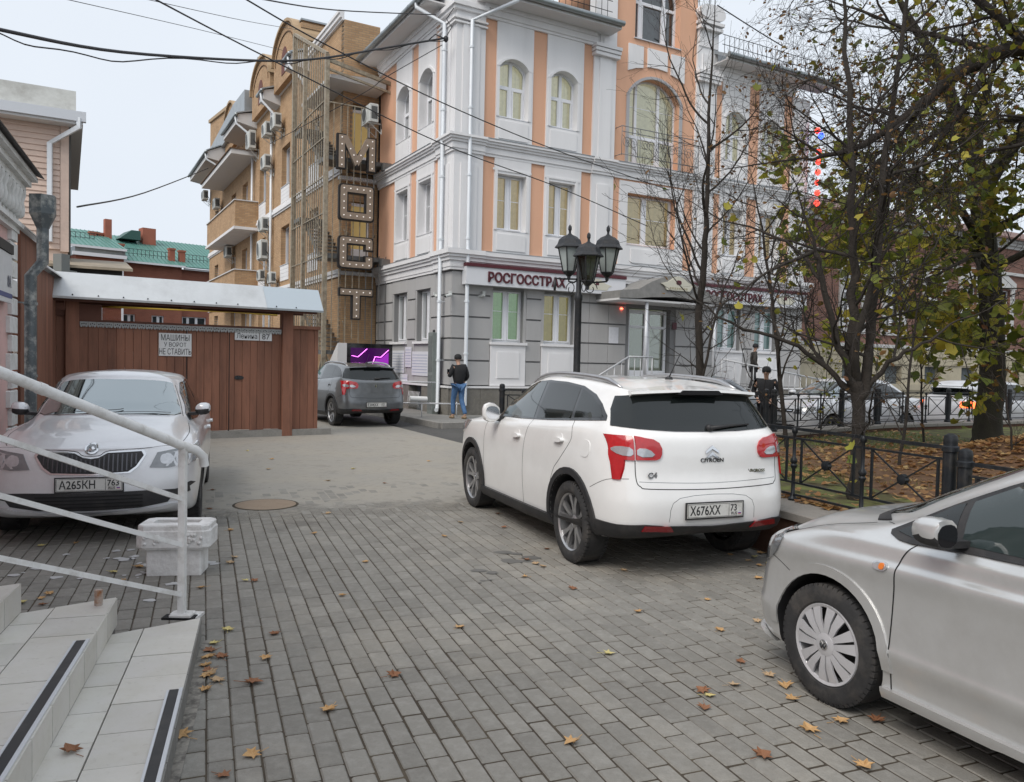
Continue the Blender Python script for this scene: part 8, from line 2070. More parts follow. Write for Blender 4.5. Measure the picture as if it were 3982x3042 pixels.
# ------------------------------------------------------------------ tiled steps and handrail at the left
SAZ = -17.4; SO = (-1.84, 4.72)
m_tile = noisemat('stone_tile', [(6,.40,.62,(.58,.56,.50),.8),(2.2,.45,.7,(.68,.67,.62),.6),(28,.58,.75,(.42,.39,.34),.5)], .6, .6, 9, (.62,.60,.56), .06, 1)
m_grout = noisemat('grout', [(20,.4,.7,(.13,.12,.11),.8)], .95, .3, 50, (.17,.16,.15))
def steps():
    t = thing('tiled_steps', 'pale stone tiled entrance steps with dark anti slip strips at lower left', 'steps', (SO[0], SO[1], 0), R(-SAZ))    # local y away from the camera, x right
    levels = [(0.0, -.46, .11, .04), (-.46, -.91, .27, .02), (-.91, -1.36, .43, -.15), (-1.36, -3.2, .59, -.2)]
    r2 = random.Random(8)
    for i, (xr, xl, z, yend) in enumerate(levels):
        sl = .42
        # body
        mb = MB(); P = [(xr-.006,yend-.01),(xr-.006,-7),(xl-.3,-7),(xl-.3,yend-.01-sl*(xr-xl+.3))]; mb.prism(P, lambda u,v,w: (u,v,w), -.05, z-.014); mb.build('step_core', m_grout, t, fix=True)
        # top tiles
        cols = 2 if i < 3 else 6; tw = (xr-xl)/cols
        for c in range(cols):
            x0, x1 = (xr - tw*(c+1), xr - tw*c) if cols != 2 else ((xr - tw*1.3, xr) if c == 0 else (xl, xr - tw*1.3))
            ye0 = yend - sl*(xr-x1); ye1 = yend - sl*(xr-x0)
            y = -.0 - (.12 if i % 2 else .02)
            first = True; yy = max(ye0, ye1)
            ycur = yend - .16*(i % 2)
            k = 0; ylo = ycur
            while ylo > -5.2:
                yhi = ylo; ylo = yhi - .30
                a, b = min(yhi, ye1), min(yhi, ye0)
                if k == 0: a, b = ye1, ye0; ylo = min(a, b) - .16 - .05*i
                g = .0035; mb = MB(); dz = r2.uniform(-.0015,.0015)
                q = [(x0+g, ylo+g), (x1-g, ylo+g), (x1-g, b-g), (x0+g, a-g)]
                mb.prism(q, lambda u,v,w: (u,v,w), z-.014, z+dz); mb.build('tile', m_tile, t, fix=True); k += 1
        # riser tiles on the right-hand face
        y = yend - .0; 
        while y > -5:
            y1 = y - .30; mb = MB(); zb = (levels[i-1][2] if i else .0) ; mb.box(xr-.006, xr+.004, y1+.004, y-.004, zb+.002, z-.002); mb.build('riser_tile', m_tile if i else m_side, t); y = y1
        # anti slip strip
        ys = -1.05 if i == 0 else (-.72 if i == 1 else -.5)
        mb = MB(); mb.box(xr-.062, xr-.022, -6, ys, z, z+.006); s = mb.build('anti_slip_strip', CM['blackpl'], t)
        mb = MB(); mb.box(xr-.020, xr-.004, -6, ys+.01, z, z+.008); mb.box(xr-.075, xr-.064, -6, ys, z, z+.005); mb.build('strip_edge', m_pvcs, s)
    mb = MB(); mb.tube([(-.53,-.12,.27),(-.53,-.12,.36)], .022, 6); mb.build('cut_post', mat('rust_stub', (.30,.12,.04), .8, var=.4, vscale=20, col2=(.55,.53,.50)), t)
    return t
steps()
# crumbled mortar strip beside the lowest step
o = sheet('mortar_strip', [(-1.80,4.66),(-1.74,4.70),(-1.16,2.65),(-.9,1.8),(-1.02,1.8),(-1.27,2.62)], .004, noisemat('crumbled_mortar', [(12,.45,.6,(.12,.11,.10),.9),(30,.5,.7,(.40,.38,.33),.6)], .95, .5, 40, (.28,.26,.23)))
def handrail():
    m_rp = mat('rail_white_paint', (.76,.76,.75), .45, dirt=(.30,.27,.22), dscale=9, damt=.5, var=.05, bump=.15, bscale=60)
    P0 = (-1.985, 4.80); d = Vector((-.447, -.894, 0)); t = thing('handrail', 'white painted four bar steel handrail on the tiled steps', 'handrail', (P0[0], P0[1], 0), 0)
    mb = MB(); mb.box(-.020, .020, -.020, .020, .12, 1.135); mb.build('post', m_rp, t)
    mb = MB(); mb.bbox(-.06, .07, -.05, .05, .10, .125, .006); mb.box(-.09,.10,-.02,.10,.085,.102); mb.build('base_plate', m_rp, t)
    mb = MB(); mb.box(-.10,.09,-.06,.02,.095,.108); mb.build('base_stain', CM['gap'], t)
    z0s = (.82,.54,.235)
    for z in z0s:
        p = Vector((0,0,z)); q = p + d*3.2 + Vector((0,0,3.2*.42)); mb = MB(); mb.bar(p, q, .028, .028); mb.build('rail', m_rp, t)
    p = Vector((0,0,1.145)); q = p + d*3.2 + Vector((0,0,3.2*.415)); e = -d
    mb = MB(); mb.tube([q, p + e*.0, p + e*.10 + Vector((0,0,-.035)), p + e*.155 + Vector((0,0,-.08)), p + e*.165 + Vector((0,0,-.14))], .028, 12); mb.build('top_rail', m_rp, t, smooth=True, angle=40)
    mb = MB(); pp = d*2.9; mb.box(pp.x-.024, pp.x+.024, pp.y-.024, pp.y+.024, .4, 1.14+2.9*.415); mb.build('post', m_rp, t)
    mb = MB(); mb.tube([p + d*.86 + Vector((0,0,.86*.415)), p + d*.90 + Vector((0,0,.90*.415))], .031, 12); mb.build('pipe_joint', m_rp, t, smooth=True, angle=40)
handrail()
def planter():
    m_c = mat('whitewashed_concrete', (.80,.80,.79), .85, var=.06, vscale=6, dirt=(.33,.31,.28), dscale=7, damt=.5, bump=.6, bscale=35)
    t = thing('concrete_planter', 'whitewashed concrete urn block with a slot top standing in front of the silver sedan', 'planter', (-2.585, 6.17, 0), R(8))
    mb = MB(); mb.bbox(-.20, .20, -.125, .125, 0, .21, .012); b = mb.build('base', m_c, t)
    W, D = .27, .165
    mb = MB()
    oc = [(-W+.05,-D),(W-.05,-D),(W,-D+.04),(W,D-.04),(W-.05,D),(-W+.05,D),(-W,D-.04),(-W,-D+.04)]; ic = [(-.17,-.06),(.17,-.06),(.17,-.06),(.17,.06),(.17,.06),(-.17,.06),(-.17,.06),(-.17,-.06)]
    def ring(P, z, k=1.0): return [(x*k, y*k, z) for x, y in P]
    L_ = [ring(oc,.205,.93), ring(oc,.225,1), ring(oc,.345,1), ring(oc,.355,.965), ring(oc,.385,.965), ring(oc,.395,.94), ring(ic,.397), ring(ic,.30)]
    vs = [p for r in L_ for p in r]; fs = [(i*8+k, i*8+(k+1) % 8, (i+1)*8+(k+1) % 8, (i+1)*8+k) for i in range(len(L_)-1) for k in range(8)] + [tuple(range(7,-1,-1)), tuple(7*8+k for k in range(8))]
    mb.add(vs, fs); top = mb.build('bowl', m_c, t, fix=True)
    for sx in (-.155, .155):
        mb = MB()
        for k in range(14): 
            x, z = sx + rnd.uniform(-.06,.06), .285 + rnd.uniform(-.045,.045); mb.lathe([(.014,-D-.0),(.012,-D-.008),(.004,-D-.012)], 6, (x,0,z), 'y')
        mb.build('rough_relief', m_c, top, smooth=True)
    mb = MB(); mb.box(-.165,.165,-.055,.055,.30,.34); mb.build('soil', m_bed, t)
planter()
# whitewash splashes on the paving
mb = MB(); r2 = random.Random(4)
for k in range(34):
    x = -3.0 + r2.gauss(0,.35); y = 6.25 + r2.gauss(0,.28); n = 9; rr = r2.uniform(.012,.05); mb.add([(x + rr*math.cos(2*math.pi*j/n)*r2.uniform(.5,1.3), y + rr*math.sin(2*math.pi*j/n)*r2.uniform(.5,1.3), .0035) for j in range(n)], [tuple(range(n))])
o = mb.build('whitewash_splashes', mat('whitewash', (.5,.5,.5), .9)); tag(o, 'white paint splashes on the pavers left of the planter', 'paint splashes', kind='stuff')
mb = MB()
for (cx, cy, rr) in ((.0,7.0,.13),(.12,6.75,.11),(-.1,6.35,.10),(-.22,6.1,.05)):
    for j in range(3):
        x = cx + r2.gauss(0,.07); y = cy + r2.gauss(0,.07); n = 12; r_ = rr*r2.uniform(.3,.8); mb.add([(x + r_*math.cos(2*math.pi*q/n)*r2.uniform(.8,1.4), y + r_*math.sin(2*math.pi*q/n)*r2.uniform(.6,1.0), .003+.0004*j) for q in range(n)], [tuple(range(n))])
o = mb.build('oil_stains', mat('oil_stain', (.14,.135,.125), .7)); tag(o, 'dark oil stains on the pavers behind the white car', 'stains', kind='stuff')

LEAVES = [(-3.27,5.29),(-3.2,5.4),(-3.2,5.5),(-3.11,5.26),(-3.32,6.06),(-3.05,6.09),(-3.84,7.0),(-4.07,6.87),(-2.87,5.88),(-1.72,4.85),(-1.42,4.8),(-1.35,4.41),(-1.31,4.07),(-1.44,3.48),(-1.07,3.32),(-1.13,3.15),(-1.12,2.98),(-.85,3.77),(-1.98,5.95),(-2.27,6.44),(-2.71,7.68),(-3.3,8.7),(-1.72,4.62),(-1.70,4.5),(-1.67,4.40),(-1.60,4.41),(-1.64,4.28),(-1.60,4.22),(-1.58,4.14),(-1.57,4.18),(-1.52,3.97),(-1.50,4.08),(-2.93,6.26),(-2.23,5.73),(.99,3.89),(1.05,4.03),(1.03,4.09),(1.22,4.18),(1.45,4.32),(1.35,4.51),(1.47,4.02),(1.62,3.77),(1.8,3.79),(1.13,3.41),(1.37,5.05),(1.67,5.25),(2.01,6.33),(1.45,5.71),(1.43,3.67),(1.54,3.34),(1.49,4.18),(-4.69,14.12),(-3.93,13.05),(-3.63,11.88),(-2.41,12.12),(-2.5,10.89),(-3.73,9.94),(-1.71,10.78),(-1.37,13.24),(-1.97,8.59),(-1.87,7.6),(-2.7,7.66),(-1.19,6.57),(-1.18,5.62),(-.62,7.6),(-.51,8.28),(-2.3,6.63),(-1.91,5.94),(-.05,8.08),(.35,7.17),(.23,6.63),(.29,6.55),(.95,6.48),(.13,6.22),(.49,5.92),(-.13,8.79),(.16,6.76),(2.1,6.9),(2.2,7.05),(2.25,6.8),(2.15,6.75),(2.3,7.2),(2.0,7.1),(.6,4.6),(-.3,5.0),(-.6,4.2),(.3,3.5),(.9,5.4)]
def fallen():
    rng = random.Random(12); vs = []; mats_ = [mat('dry_leaf_tan', (.50,.31,.14), .8, var=.25, vscale=30), mat('dry_leaf_brown', (.26,.12,.06), .8, var=.3, vscale=30), mat('dry_leaf_yellow', (.55,.47,.20), .8, var=.2, vscale=30), mat('dry_leaf_pale', (.46,.33,.20), .85, var=.2, vscale=30)]
    meshes = []
    for v in range(7):
        mb = MB(); k = len(MAPLE); c1, c2 = rng.uniform(.1,.5), rng.uniform(-.3,.5); ph = rng.uniform(0,3)
        P = [(x, y, .12*abs(math.sin(x*2+ph)) + c1*abs(x)**1.6 + c2*max(0,y)**2*.5 + .03) for x, y in MAPLE]
        mid = [(x*.5, y*.5, .05*abs(math.sin(x*3+ph)) + .02) for x, y in MAPLE]
        vs = P + mid + [(0,0,.015)]; fs = [(i, (i+1) % k, k+(i+1) % k, k+i) for i in range(k)] + [(k+i, k+(i+1) % k, 2*k) for i in range(k)]
        mb.add(vs, fs); mb.bar((0,-.45,.03),(.08,-.95,.08),.025,.025)
        for mi in (0,):
            pass
        meshes.append((mb, v))
    built = {}
    LB = {0:'dry tan maple leaf lying on the grey ground', 1:'curled dark brown fallen leaf on the grey ground', 2:'yellowish fallen leaf on the grey ground', 3:'pale faded fallen leaf on the grey ground'}
    for i, (x, y) in enumerate(LEAVES):
        v = rng.randrange(7); mi = rng.choice((0,0,0,1,1,3,2)); key = (v, mi)
        if key not in built: built[key] = meshes[v][0].mesh('fallen_leaf', mats_[mi])
        o = link('fallen_leaf', built[key]); s = rng.uniform(.055,.085)*(1.15 if y < 5 else 1); 
        if i == 12: s = .105
        z = .004
        o.location = (x, y, z); o.scale = (s, s, s); o.rotation_euler = (rng.uniform(-.08,.08), rng.uniform(-.08,.08), rng.uniform(0, 6.28))
        where = ('piled along the edge of the lowest tiled step' if x < -1.45 and 3.9 < y < 4.9 and x > -1.8 else 'near the planter and silver sedan' if x < -1.9 and y < 9 else 'on the dusty paving near the gate' if y > 9.3 else 'beside the rear wheel of the white car' if x < .7 and 5.8 < y < 7.3 else 'at the foot of the park wall behind the white car' if x > 1.9 and y > 6 else 'close to the front wheel of the silver hatchback' if x > .8 else 'on the open grey pavers in the near foreground' if y < 5.3 else 'on the grey pavers left of the white car')
        tag(o, LB[mi].split(' on the')[0].replace(' lying','') + ' ' + where, 'leaf', ('tan', 'brown', 'yellow', 'pale')[mi] + ' fallen leaves on the paving')
    o = link('fallen_leaf', meshes[0][0].mesh('fallen_leaf', mats_[1])); o.location = (-1.72, 3.10, .118); o.scale = (.085,)*3; o.rotation_euler = (.1,.1,1.0)
    tag(o, 'large brown maple leaf lying on the lowest tiled step', 'leaf')
fallen()

# ------------------------------------------------------------------ overhead cables
m_cab = mat('cable_black', (.022,.022,.025), .6)
def cable(label, pts, r, sub=6, cat='cable'):
    A = catmull(np.array(pts, float)[:,None,:], sub, False)[:,0,:]; mb = MB(); mb.tube([tuple(p) for p in A], r, 5); o = mb.build('overhead_cable', m_cab, smooth=True); tag(o, label, cat); return o
c1 = [(-7.4,9.5,5.75),(-7.08,11.0,6.06),(-6.87,14.0,6.91),(-5.85,18.0,8.28),(-4.85,19.5,8.91),(-3.57,21.5,9.97),(-2.05,22.75,10.77)]
cable('thick black twisted cable sagging from the left edge to the building corner', c1, .028)
A = catmull(np.array(c1)[:,None,:], 10, False)[:,0,:]; mb = MB(); mb.tube([(p[0]+.04*math.sin(i*.8), p[1], p[2]-.03+.04*math.cos(i*.8) - .12*math.exp(-((i-17)/6)**2)) for i, p in enumerate(A)], .012, 4); o = mb.build('overhead_cable', m_cab); tag(o, 'thin loose cable winding round the thick black cable', 'cable')
cable('straight thin cable crossing the facade, lower of the two long diagonals', [(-4.11,9.0,5.66),(-3.82,12.5,6.28),(-1.54,16.5,6.13),(1.0,18.6,5.75),(3.3,20.0,5.15)], .011)
cable('straight thin cable crossing the facade, upper of the two long diagonals', [(-3.43,10.0,6.12),(-2.91,12.0,6.36),(-1.42,15.0,6.49),(.79,18.0,6.48),(3.89,20.5,6.17)], .011)
cable('faint cable high in the sky at upper left, longer one', [(-7.9,14.0,7.8),(-8.0,20.0,9.75),(-7.62,26.0,11.55)], .007)
cable('faint cable high in the sky reaching the brick gable', [(-6.98,15.0,8.27),(-7.2,21.0,10.4),(-7.37,27.0,12.61)], .007)
cable('cable along the top edge of the picture towards the peach eaves', [(-4.61,14.0,7.89),(-4.14,18.0,9.43),(-2.3,22.0,11.08)], .014)
cable('grey cable sagging from the siding house to the brick building', [(-9.97,18.2,4.99),(-13.0,28.0,7.30),(-16.15,42.0,11.45)], .022)
cable('dark cable leaving the right tower pilaster above the roof rail', [(6.32,26.0,13.29),(7.97,27.0,12.90),(9.27,28.0,12.75)], .02)
cable('thin drop cable running from the corner clamp down past the air conditioner', [(-2.18,22.7,10.55),(-3.88,23.5,9.9),(-4.92,25.0,9.86),(-9.24,30.0,9.62)], .012)
# clamp and coil where the cables meet the corner
mb = MB(); mb.lathe([(.03,-.08),(.07,-.03),(.07,.05),(.03,.09)], 8, (0,0,0)); mb.tube([(0,0,.05),(.15,.05,.35),(.0,.1,.6),(.25,.1,1.0),(.3,.1,1.6)], .014, 5); mb.tube([(0,0,0),(-.3,-.02,.12),(-.5,0,-.05),(-.8,-.05,-.12)], .018, 5)
o = mb.build('cable_clamp', m_cab, smooth=True); o.location = (-2.08, 22.72, 10.72); tag(o, 'black cable clamp with tangled loops at the building corner', 'cable clamp')
# ------------------------------------------------------------------ people
def skin(name, chains, m_, parent, sub=2):
    """chains: list of [(x,y,z,r),...]; joined where points coincide"""
    V = []; idx = {}; E = []; Rr = []
    for ch in chains:
        prev = None
        for p in ch:
            k = tuple(round(c, 4) for c in p[:3])
            if k not in idx: idx[k] = len(V); V.append(p[:3]); Rr.append(p[3])
            if prev is not None: E.append((prev, idx[k]))
            prev = idx[k]
    me = bpy.data.meshes.new(name); me.from_pydata(V, E, []); o = bpy.data.objects.new(name, me); COL.objects.link(o)
    md = o.modifiers.new('s', 'SKIN'); 
    sv = me.skin_vertices[0].data if me.skin_vertices else None
    if sv is None:
        bpy.context.view_layer.objects.active = o; bm = bmesh.new(); bm.from_mesh(me); bm.verts.layers.skin.verify(); bm.to_mesh(me); bm.free(); sv = me.skin_vertices[0].data
    for i, r in enumerate(Rr):
        rr = r if isinstance(r, tuple) else (r, r); sv[i].radius = rr; sv[i].use_root = (i == 0)
    sb = o.modifiers.new('u', 'SUBSURF'); sb.levels = sub; sb.render_levels = sub
    dg = bpy.context.evaluated_depsgraph_get(); dg.update(); res = bpy.data.meshes.new_from_object(o.evaluated_get(dg)); bpy.data.objects.remove(o)
    res.name = name; res.materials.clear(); res.materials.append(m_); res.polygons.foreach_set('use_smooth', [True]*len(res.polygons)); return link(name, res, parent)
m_skin = mat('skin', (.48,.29,.21), .55)
def person(label, loc, face, h, top, bottom, hat, shoes, pose, extra=None, group=None, long=False):
    """local: faces +x, y left; pose: dict"""
    t = thing('person', label, 'person', loc, R(90 - face), group); k = h/1.76
    P = dict(hipL=(0,.09,.92), hipR=(0,-.09,.92), kneeL=pose.get('kL',(.06,.10,.50)), kneeR=pose.get('kR',(-.04,-.10,.50)), footL=pose.get('fL',(.08,.10,.08)), footR=pose.get('fR',(-.16,-.10,.08)),
             shL=(0,.19,1.44), shR=(0,-.19,1.44), elL=pose.get('eL',(-.04,.27,1.16)), elR=pose.get('eR',(-.04,-.27,1.16)), haL=pose.get('hL',(.10,.26,.95)), haR=pose.get('hR',(.10,-.26,.95)))
    S = lambda p: (p[0]*k, p[1]*k, p[2]*k)
    pelvis = S((0,0,.96)); chest = S((.01,0,1.30)); neck = S((.01,0,1.47)); hd = pose.get('head', (.05,0,1.64))
    def toes(f): return [(*S(f),.045*k), (*S((f[0]+.12,f[1],.035)),.038*k), (*S((f[0]+.19,f[1],.03)),.028*k)]
    def hand(e, w_):
        e, w_ = Vector(e), Vector(w_); d = (w_-e).normalized(); sd = d.cross(Vector((1,0,0))); sd = sd.normalized() if sd.length > .1 else Vector((0,1,0)); out = []
        palm = w_ + d*.07
        for j in range(4):
            b = palm + sd*(-.027+.018*j); ln = (.062,.072,.068,.052)[j]; out.append([(*S(w_),.026*k), (*S(b),.012*k), (*S(b + d*ln*.55 + Vector((.008,0,0))),.009*k), (*S(b + d*ln + Vector((.024,0,0))),.008*k)])
        th = w_ + d*.02 + sd*.035; out.append([(*S(w_),.026*k), (*S(th),.011*k), (*S(th + d*.04 + sd*.012),.009*k)])
        return out
    body = [[(*pelvis,.085*k), (*chest,(.075*k,.11*k)), (*neck,.05*k), (*S((hd[0]-.01,0,hd[2]-.08)),.055*k), (*S((hd[0]+.0,0,hd[2]-.01)),(.082*k,.078*k)), (*S((hd[0]+.0,0,hd[2]+.07)),(.075*k,.072*k))]]
    for s in 'LR':
        body.append([(*pelvis,.085*k), (*S(P['hip'+s]),.075*k), (*S(P['knee'+s]),.050*k), (*S(P['foot'+s]),.042*k)] + toes(P['foot'+s])[1:])
        body.append([(*chest,(.075*k,.11*k)), (*S(P['sh'+s]),.040*k), (*S(P['el'+s]),.032*k), (*S(P['ha'+s]),.026*k)]); body += hand(P['el'+s], P['ha'+s])
    b = skin('body', body, m_skin, t, 1)
    # face details
    mb = MB(); H0 = S(hd)
    mb.lathe([(.0,-.02),(.012,-.01),(.014,.0),(.006,.02)], 6, (H0[0]+.088*k, 0, H0[2]-.005)); 
    for s in (1,-1): mb.lathe([(.004,-.028),(.014,-.015),(.014,.015),(.004,.026)], 6, (H0[0]-.005, s*.080*k, H0[2])); 
    mb.build('ears_and_nose', m_skin, t, smooth=True)
    mb = MB()
    for s in (1,-1): mb.lathe([(.004,-.006),(.011,0),(.004,.006)], 6, (H0[0]+.078*k, s*.032*k, H0[2]+.02))
    mb.bar((H0[0]+.084*k,-.025,H0[2]-.045),(H0[0]+.084*k,.025,H0[2]-.045),.008,.007); mb.build('eyes_and_mouth', CM['ink'], t)
    # clothes
    for s in 'LR': pass
    tr = []
    for s in 'LR': tr.append([(*pelvis,.135*k), (*S((P['hip'+s][0],P['hip'+s][1]*1.05,P['hip'+s][2]-.04)),.112*k), (*S(P['knee'+s]),.074*k), (*S((P['foot'+s][0]-.005,P['foot'+s][1],P['foot'+s][2]+.02)),.062*k)])
    skin('trousers', tr, bottom, t, 1)
    hem = .80 if long else .90
    jk = [[(*S((0,0,hem)),(.135*k,.165*k)), (*S((0,0,1.08)),(.135*k,.165*k)), (*chest,(.135*k,.185*k)), (*S((.01,0,1.43)),(.085*k,.10*k)), (*S((.015,0,1.49)),.070*k)]]
    for s in 'LR': jk.append([(*chest,(.135*k,.185*k)), (*S(P['sh'+s]),.078*k), (*S(P['el'+s]),.062*k), (*S(tuple(a*.92+b_*.08 for a, b_ in zip(P['ha'+s], P['el'+s]))),.048*k)])
    j = skin('jacket', jk, top, t, 1)
    for s in 'LR':
        skin('shoe', [[(*S((P['foot'+s][0]-.04,P['foot'+s][1],.045)),.048*k), (*S((P['foot'+s][0]+.06,P['foot'+s][1],.045)),.05*k), (*S((P['foot'+s][0]+.17,P['foot'+s][1],.035)),.04*k)]], shoes, t, 1)
    mb = MB(); hz = H0[2]; mb.lathe([(.096*k,.005),(.102*k,.02),(.104*k,.05),(.095*k,.10),(.06*k,.135),(.01,.145)], 14, (H0[0]-.006, 0, hz)); 
    if pose.get('brim'): mb.add([(H0[0]+.06,-.06,hz+.03),(H0[0]+.06,.06,hz+.03),(H0[0]+.17,.045,hz+.022),(H0[0]+.17,-.045,hz+.022),(H0[0]+.06,-.06,hz+.04),(H0[0]+.06,.06,hz+.04),(H0[0]+.17,.045,hz+.03),(H0[0]+.17,-.045,hz+.03)], [(0,3,2,1),(4,5,6,7),(0,1,5,4),(1,2,6,5),(2,3,7,6),(3,0,4,7)])
    mb.build('hat', hat, t, smooth=True, angle=50)
    if extra: extra(t, P, S, k)
    return t
m_blackcl = mat('black_cloth', (.014,.014,.016), .8); m_greycl = mat('charcoal_cloth', (.035,.035,.038), .85); m_jean = mat('blue_jeans', (.045,.11,.24), .8, var=.25, vscale=14, col2=(.09,.19,.36)); m_camo = mat('camo_cloth', (.05,.045,.04), .85, var=.5, vscale=9, col2=(.018,.017,.016))
m_shoe = mat('tan_shoe', (.28,.20,.12), .6); m_strip = mat('white_stripe', (.65,.65,.66), .6)
def phone(t, P, S, k):
    mb = MB(); h = S(P['haL']); mb.box(h[0]+.04, h[0]+.05, h[1]-.04, h[1]+.03, h[2]+.02, h[2]+.15); mb.build('phone', CM['blackgl'], t)
person('walking man in black jacket and jeans looking at his phone by the corner downpipe', (-1.45, 21.55, .118), 325, 1.74, m_blackcl, m_jean, m_blackcl, m_shoe,
       dict(kL=(.12,.10,.50), kR=(-.02,-.09,.50), fL=(.10,.10,.08), fR=(-.22,-.10,.10), eL=(.02,.27,1.17), hL=(.26,.16,1.20), eR=(-.02,-.28,1.16), hR=(.12,-.25,1.02), head=(.07,0,1.63)), phone)
def stripes(t, P, S, k):
    for s in 'LR':
        a, b, c = (Vector(S(P[q+s])) for q in ('sh','el','ha')); sy = 1 if s == 'L' else -1
        for o_ in (-.02, .012):
            mb = MB(); mb.bar(a + Vector((o_, sy*.078*k, .02)), b + Vector((o_, sy*.066*k, 0)), .012, .006); mb.bar(b + Vector((o_, sy*.066*k, 0)), c + Vector((o_, sy*.052*k, 0)), .012, .006); mb.build('sleeve_stripe', m_strip, t)
person('man in a black tracksuit jacket with white sleeve stripes beyond the park fence', (5.80, 18.15, -.02), 205, 1.72, m_blackcl, m_blackcl, m_blackcl, m_blackcl,
       dict(eL=(-.06,.30,1.20), hL=(.10,.17,1.02), eR=(-.06,-.30,1.20), hR=(.10,-.17,1.02), fR=(-.05,-.10,.08)), stripes, long=True)
p = BW(10.9, -1.1)
person('person in a dark patterned jacket and cap walking along the entrance ramp', (p[0], p[1], .78), 95, 1.70, m_camo, m_greycl, m_blackcl, m_blackcl, dict(brim=True, eL=(-.03,.27,1.16), hL=(.12,.22,.98)))
# rolled banner leaning on a low rail by the corner
p = BW(-.95, -.75); t = thing('low_barrier', 'low pipe barrier carrying a white roll beside the walking man', 'barrier', (p[0], p[1], .118), BR)
mb = MB(); mb.tube([(-1.3,0,.42),(.95,0,.36)], .02, 8); mb.tube([(-1.5,.0,1.0),(.15,0,.96)], .016, 8); mb.build('rail', m_white, t, smooth=True)
mb = MB(); 
for x in (-1.1,-.25,.8): mb.tube([(x,0,0),(x,0,.42 if x > -1 else 1.0)], .016, 6)
mb.build('upright', m_pvcs, t, smooth=True); mb = MB(); mb.tube([(-.62,-.02,.52),(-.12,-.02,.50)], .075, 12); mb.build('paper_roll', mat('roll_white', (.75,.75,.74), .6), t, smooth=True, angle=40)
# ------------------------------------------------------------------ old brick building across the street, street cars
def old_house():
    ox, oy = 14.2, 36.0; t = thing('old_brick_house', 'two storey brownish brick house with white window trims and pale stone base behind the trees', 'building', (ox, oy, 0), R(90-60.7))
    m_b = brickmat('old_brick', 0, (.27,.135,.10), (.20,.095,.075), (.22,.17,.14)); m_st = mat('pale_stone', (.46,.41,.30), .85, var=.12, vscale=1.5, dirt=(.28,.25,.2), dscale=1.2, damt=.4); m_wt = mat('old_white_trim', (.55,.55,.54), .8)
    f3 = lambda u,v,w: (u,-w,v); L_ = 30; holes = []
    wins = [(.9+3.05*k, 2.15+3.05*k) for k in range(9)]
    def wall(z0, z1, zz0, zz1, m_, out, nm):
        xs = sorted({-2.2, L_} | {a for a, b in wins} | {b for a, b in wins}); mb = MB()
        for a, b in zip(xs[:-1], xs[1:]):
            inw = any(p <= a+1e-4 and q >= b-1e-4 for p, q in wins)
            if inw: mb.prism([(a,z0),(b,z0),(b,zz0),(a,zz0)], f3, out-.4, out); mb.prism([(a,zz1),(b,zz1),(b,z1),(a,z1)], f3, out-.4, out)
            else: mb.prism([(a,z0),(b,z0),(b,z1),(a,z1)], f3, out-.4, out)
        mb.build(nm, m_, t, fix=True)
    wall(2.8, 8.8, 3.7, 6.1, m_b, 0, 'brick_wall'); wall(-.1, 2.8, 1.0, 1.9, m_st, .12, 'stone_base')
    mb = MB(); 
    for k in range(10):
        for z0 in (0, .7, 1.95, 2.35): 
            a = -2.2 + 3.05*k + .03; q = MB(); q.prism([(a+.0,z0+.03),(a+2.98,z0+.03),(a+2.98,z0+.34),(a,z0+.34)], f3, .12, .17); q.build('stone_block', m_st, t, fix=True)
    for z0, z1, o in ((2.75,2.9,.2),(6.9,7.05,.15),(8.3,8.45,.12),(8.45,8.6,.25),(8.6,8.8,.4)): mb.prism([(-2.3,z0),(L_,z0),(L_,z1),(-2.3,z1)], f3, 0, o)
    mb.build('string_course', m_wt, t, fix=True)
    for a, b in wins:
        w_ = window(lambda s,d,z: (s,-d,z), a, b, 3.7, 6.1, 0, .15, (.5,), 5.3, m_curD, parent=t, folds=False)
        mb = MB()
        for q in ((a-.28,a-.02,3.6,6.15),(b+.02,b+.28,3.6,6.15),(a-.4,b+.4,6.17,6.5),(a-.3,b+.3,3.35,3.6)): mb.prism([(q[0],q[2]),(q[1],q[2]),(q[1],q[3]),(q[0],q[3])], f3, 0, .10)
        mb.prism([(a-.35,6.5),((a+b)/2,6.95),(b+.35,6.5)], f3, 0, .10); mb.build('window_surround', m_wt, t, fix=True)
        mb = MB(); mb.prism([(a,1.0),(b,1.0),(b,1.9),(a,1.9)], f3, -.2, -.15); mb.build('basement_window', m_curD, t, fix=True)
    mb = MB(); mb.prism([(-.6,8.8),(7,11.4),(7,11.3),(-.6,8.7)], lambda u,v,w: (w,u,v), -2.6, L_); mb.build('roof', mat('brown_roof', (.16,.08,.06), .6, .2, var=.2), t, fix=True)
    mb = MB(); mb.box(-2.2, L_, .41, 9, 0, 8.7); mb.build('inner_core', m_curD, t)
old_house()
PWh = mat('paint_white', (.84,.84,.83), .28, coat=.8, dirt=(.50,.48,.45), dscale=1.1, damt=.22, var=.02)
PSi = mat('paint_silver', (.64,.645,.64), .33, .55, coat=.7, dirt=(.36,.34,.31), dscale=1.4, damt=.3, var=.03)
PSk = mat('paint_pale_silver', (.72,.73,.75), .30, .30, coat=.7, dirt=(.42,.40,.37), dscale=1.4, damt=.3, var=.03)
PGr = mat('paint_grey', (.17,.18,.19), .30, .5, coat=.8, dirt=(.2,.19,.17), dscale=1.3, damt=.3, var=.03)
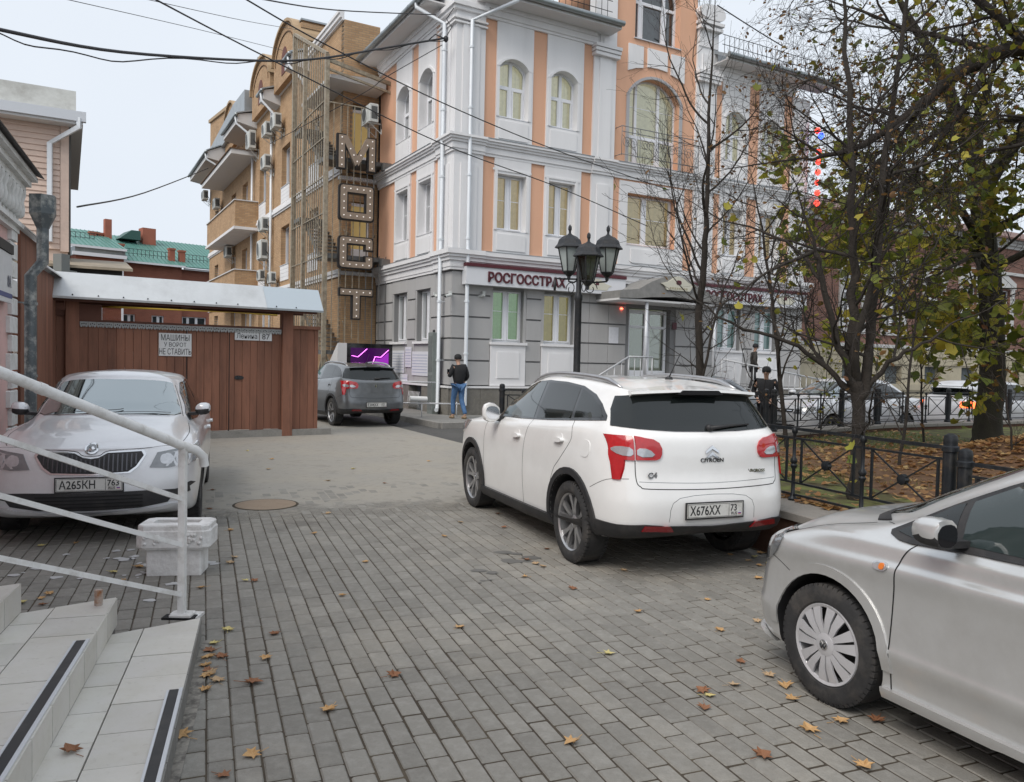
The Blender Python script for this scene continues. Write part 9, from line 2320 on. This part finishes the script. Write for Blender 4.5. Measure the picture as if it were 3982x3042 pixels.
PLa = mat('paint_street_silver', (.62,.63,.65), .32, .2, coat=.6, dirt=(.35,.33,.3), dscale=1.2, damt=.3)
make_suv('white_suv', 'white crossover with roof rails parked in the middle of the paving, seen from behind', (.847,8.307,0), -21.1, PWh, ('Х676ХХ','73'))
make_suv('grey_suv', 'dark grey crossover parked beside the side wall behind the gate end', (-4.482,21.504,-.002), -31.6, PGr, ('Е304ХХ','73'), brand='')
make_polo('silver grey hatchback in the right foreground, front wing and door in view', (2.891,3.15,0), -24, PSi)
make_sedan('silver_sedan', 'pale silver sedan facing the camera behind the white handrail', (-4.424,9.049,0), 160.6, PSk, ('А265КН','763'))
def along(d, off): a = R(60.7); return (6.2+math.sin(a)*d - math.cos(a)*off*0, 18.75+math.cos(a)*d, -.03)
make_sedan('street_car', 'silver white car parked nose left along the street beyond the park fence', along(2.3,0), 240.7, PLa, ('О674НН','73'), front='bars', detail=False)
c = make_sedan('street_car', 'white estate car with lit orange tail light behind the big tree', (13.35, 22.0, -.03), 62, PLa, None, front='bars', detail=False, estate=True, glow=True)
make_sedan('street_car', 'dark car on the street mostly hidden behind the white crossover', (3.9, 18.6, -.03), 240.7, PGr, None, front='bars', detail=False)
# distant trees and blue grey van at the right edge
t = make_sedan('street_car', 'blue grey car parked at the right edge beyond the old maple', (22.5, 26.2, -.03), 62, mat('paint_bluegrey', (.17,.21,.26), .35, .3, coat=.5), None, front='bars', detail=False, estate=True)
# coloured light string on the far building corner
t = thing('light_string', 'vertical string of red lights with a blue top at the peach building\'s right end', 'decoration', BW(14.7, -.3), BR)
for z, m_ in [(10.35, mat('blue_lamp', (.05,.1,1), .4, emit=(.03,.08,1.0), estr=5)), (10.5, None)] + [(9.75 - .38*k, None) for k in range(6)]:
    mb = MB(); mb.lathe([(.0,-.13),(.09,-.07),(.11,0),(.08,.09),(.0,.12)], 8, (.10 if m_ else (0 if z < 10 else -.1),0,z)); mb.build('lamp', m_ or mat('red_glow_lamp', (.9,.08,.05), .4, emit=(1,.06,.04), estr=1.8 if True else 0), t, smooth=True)
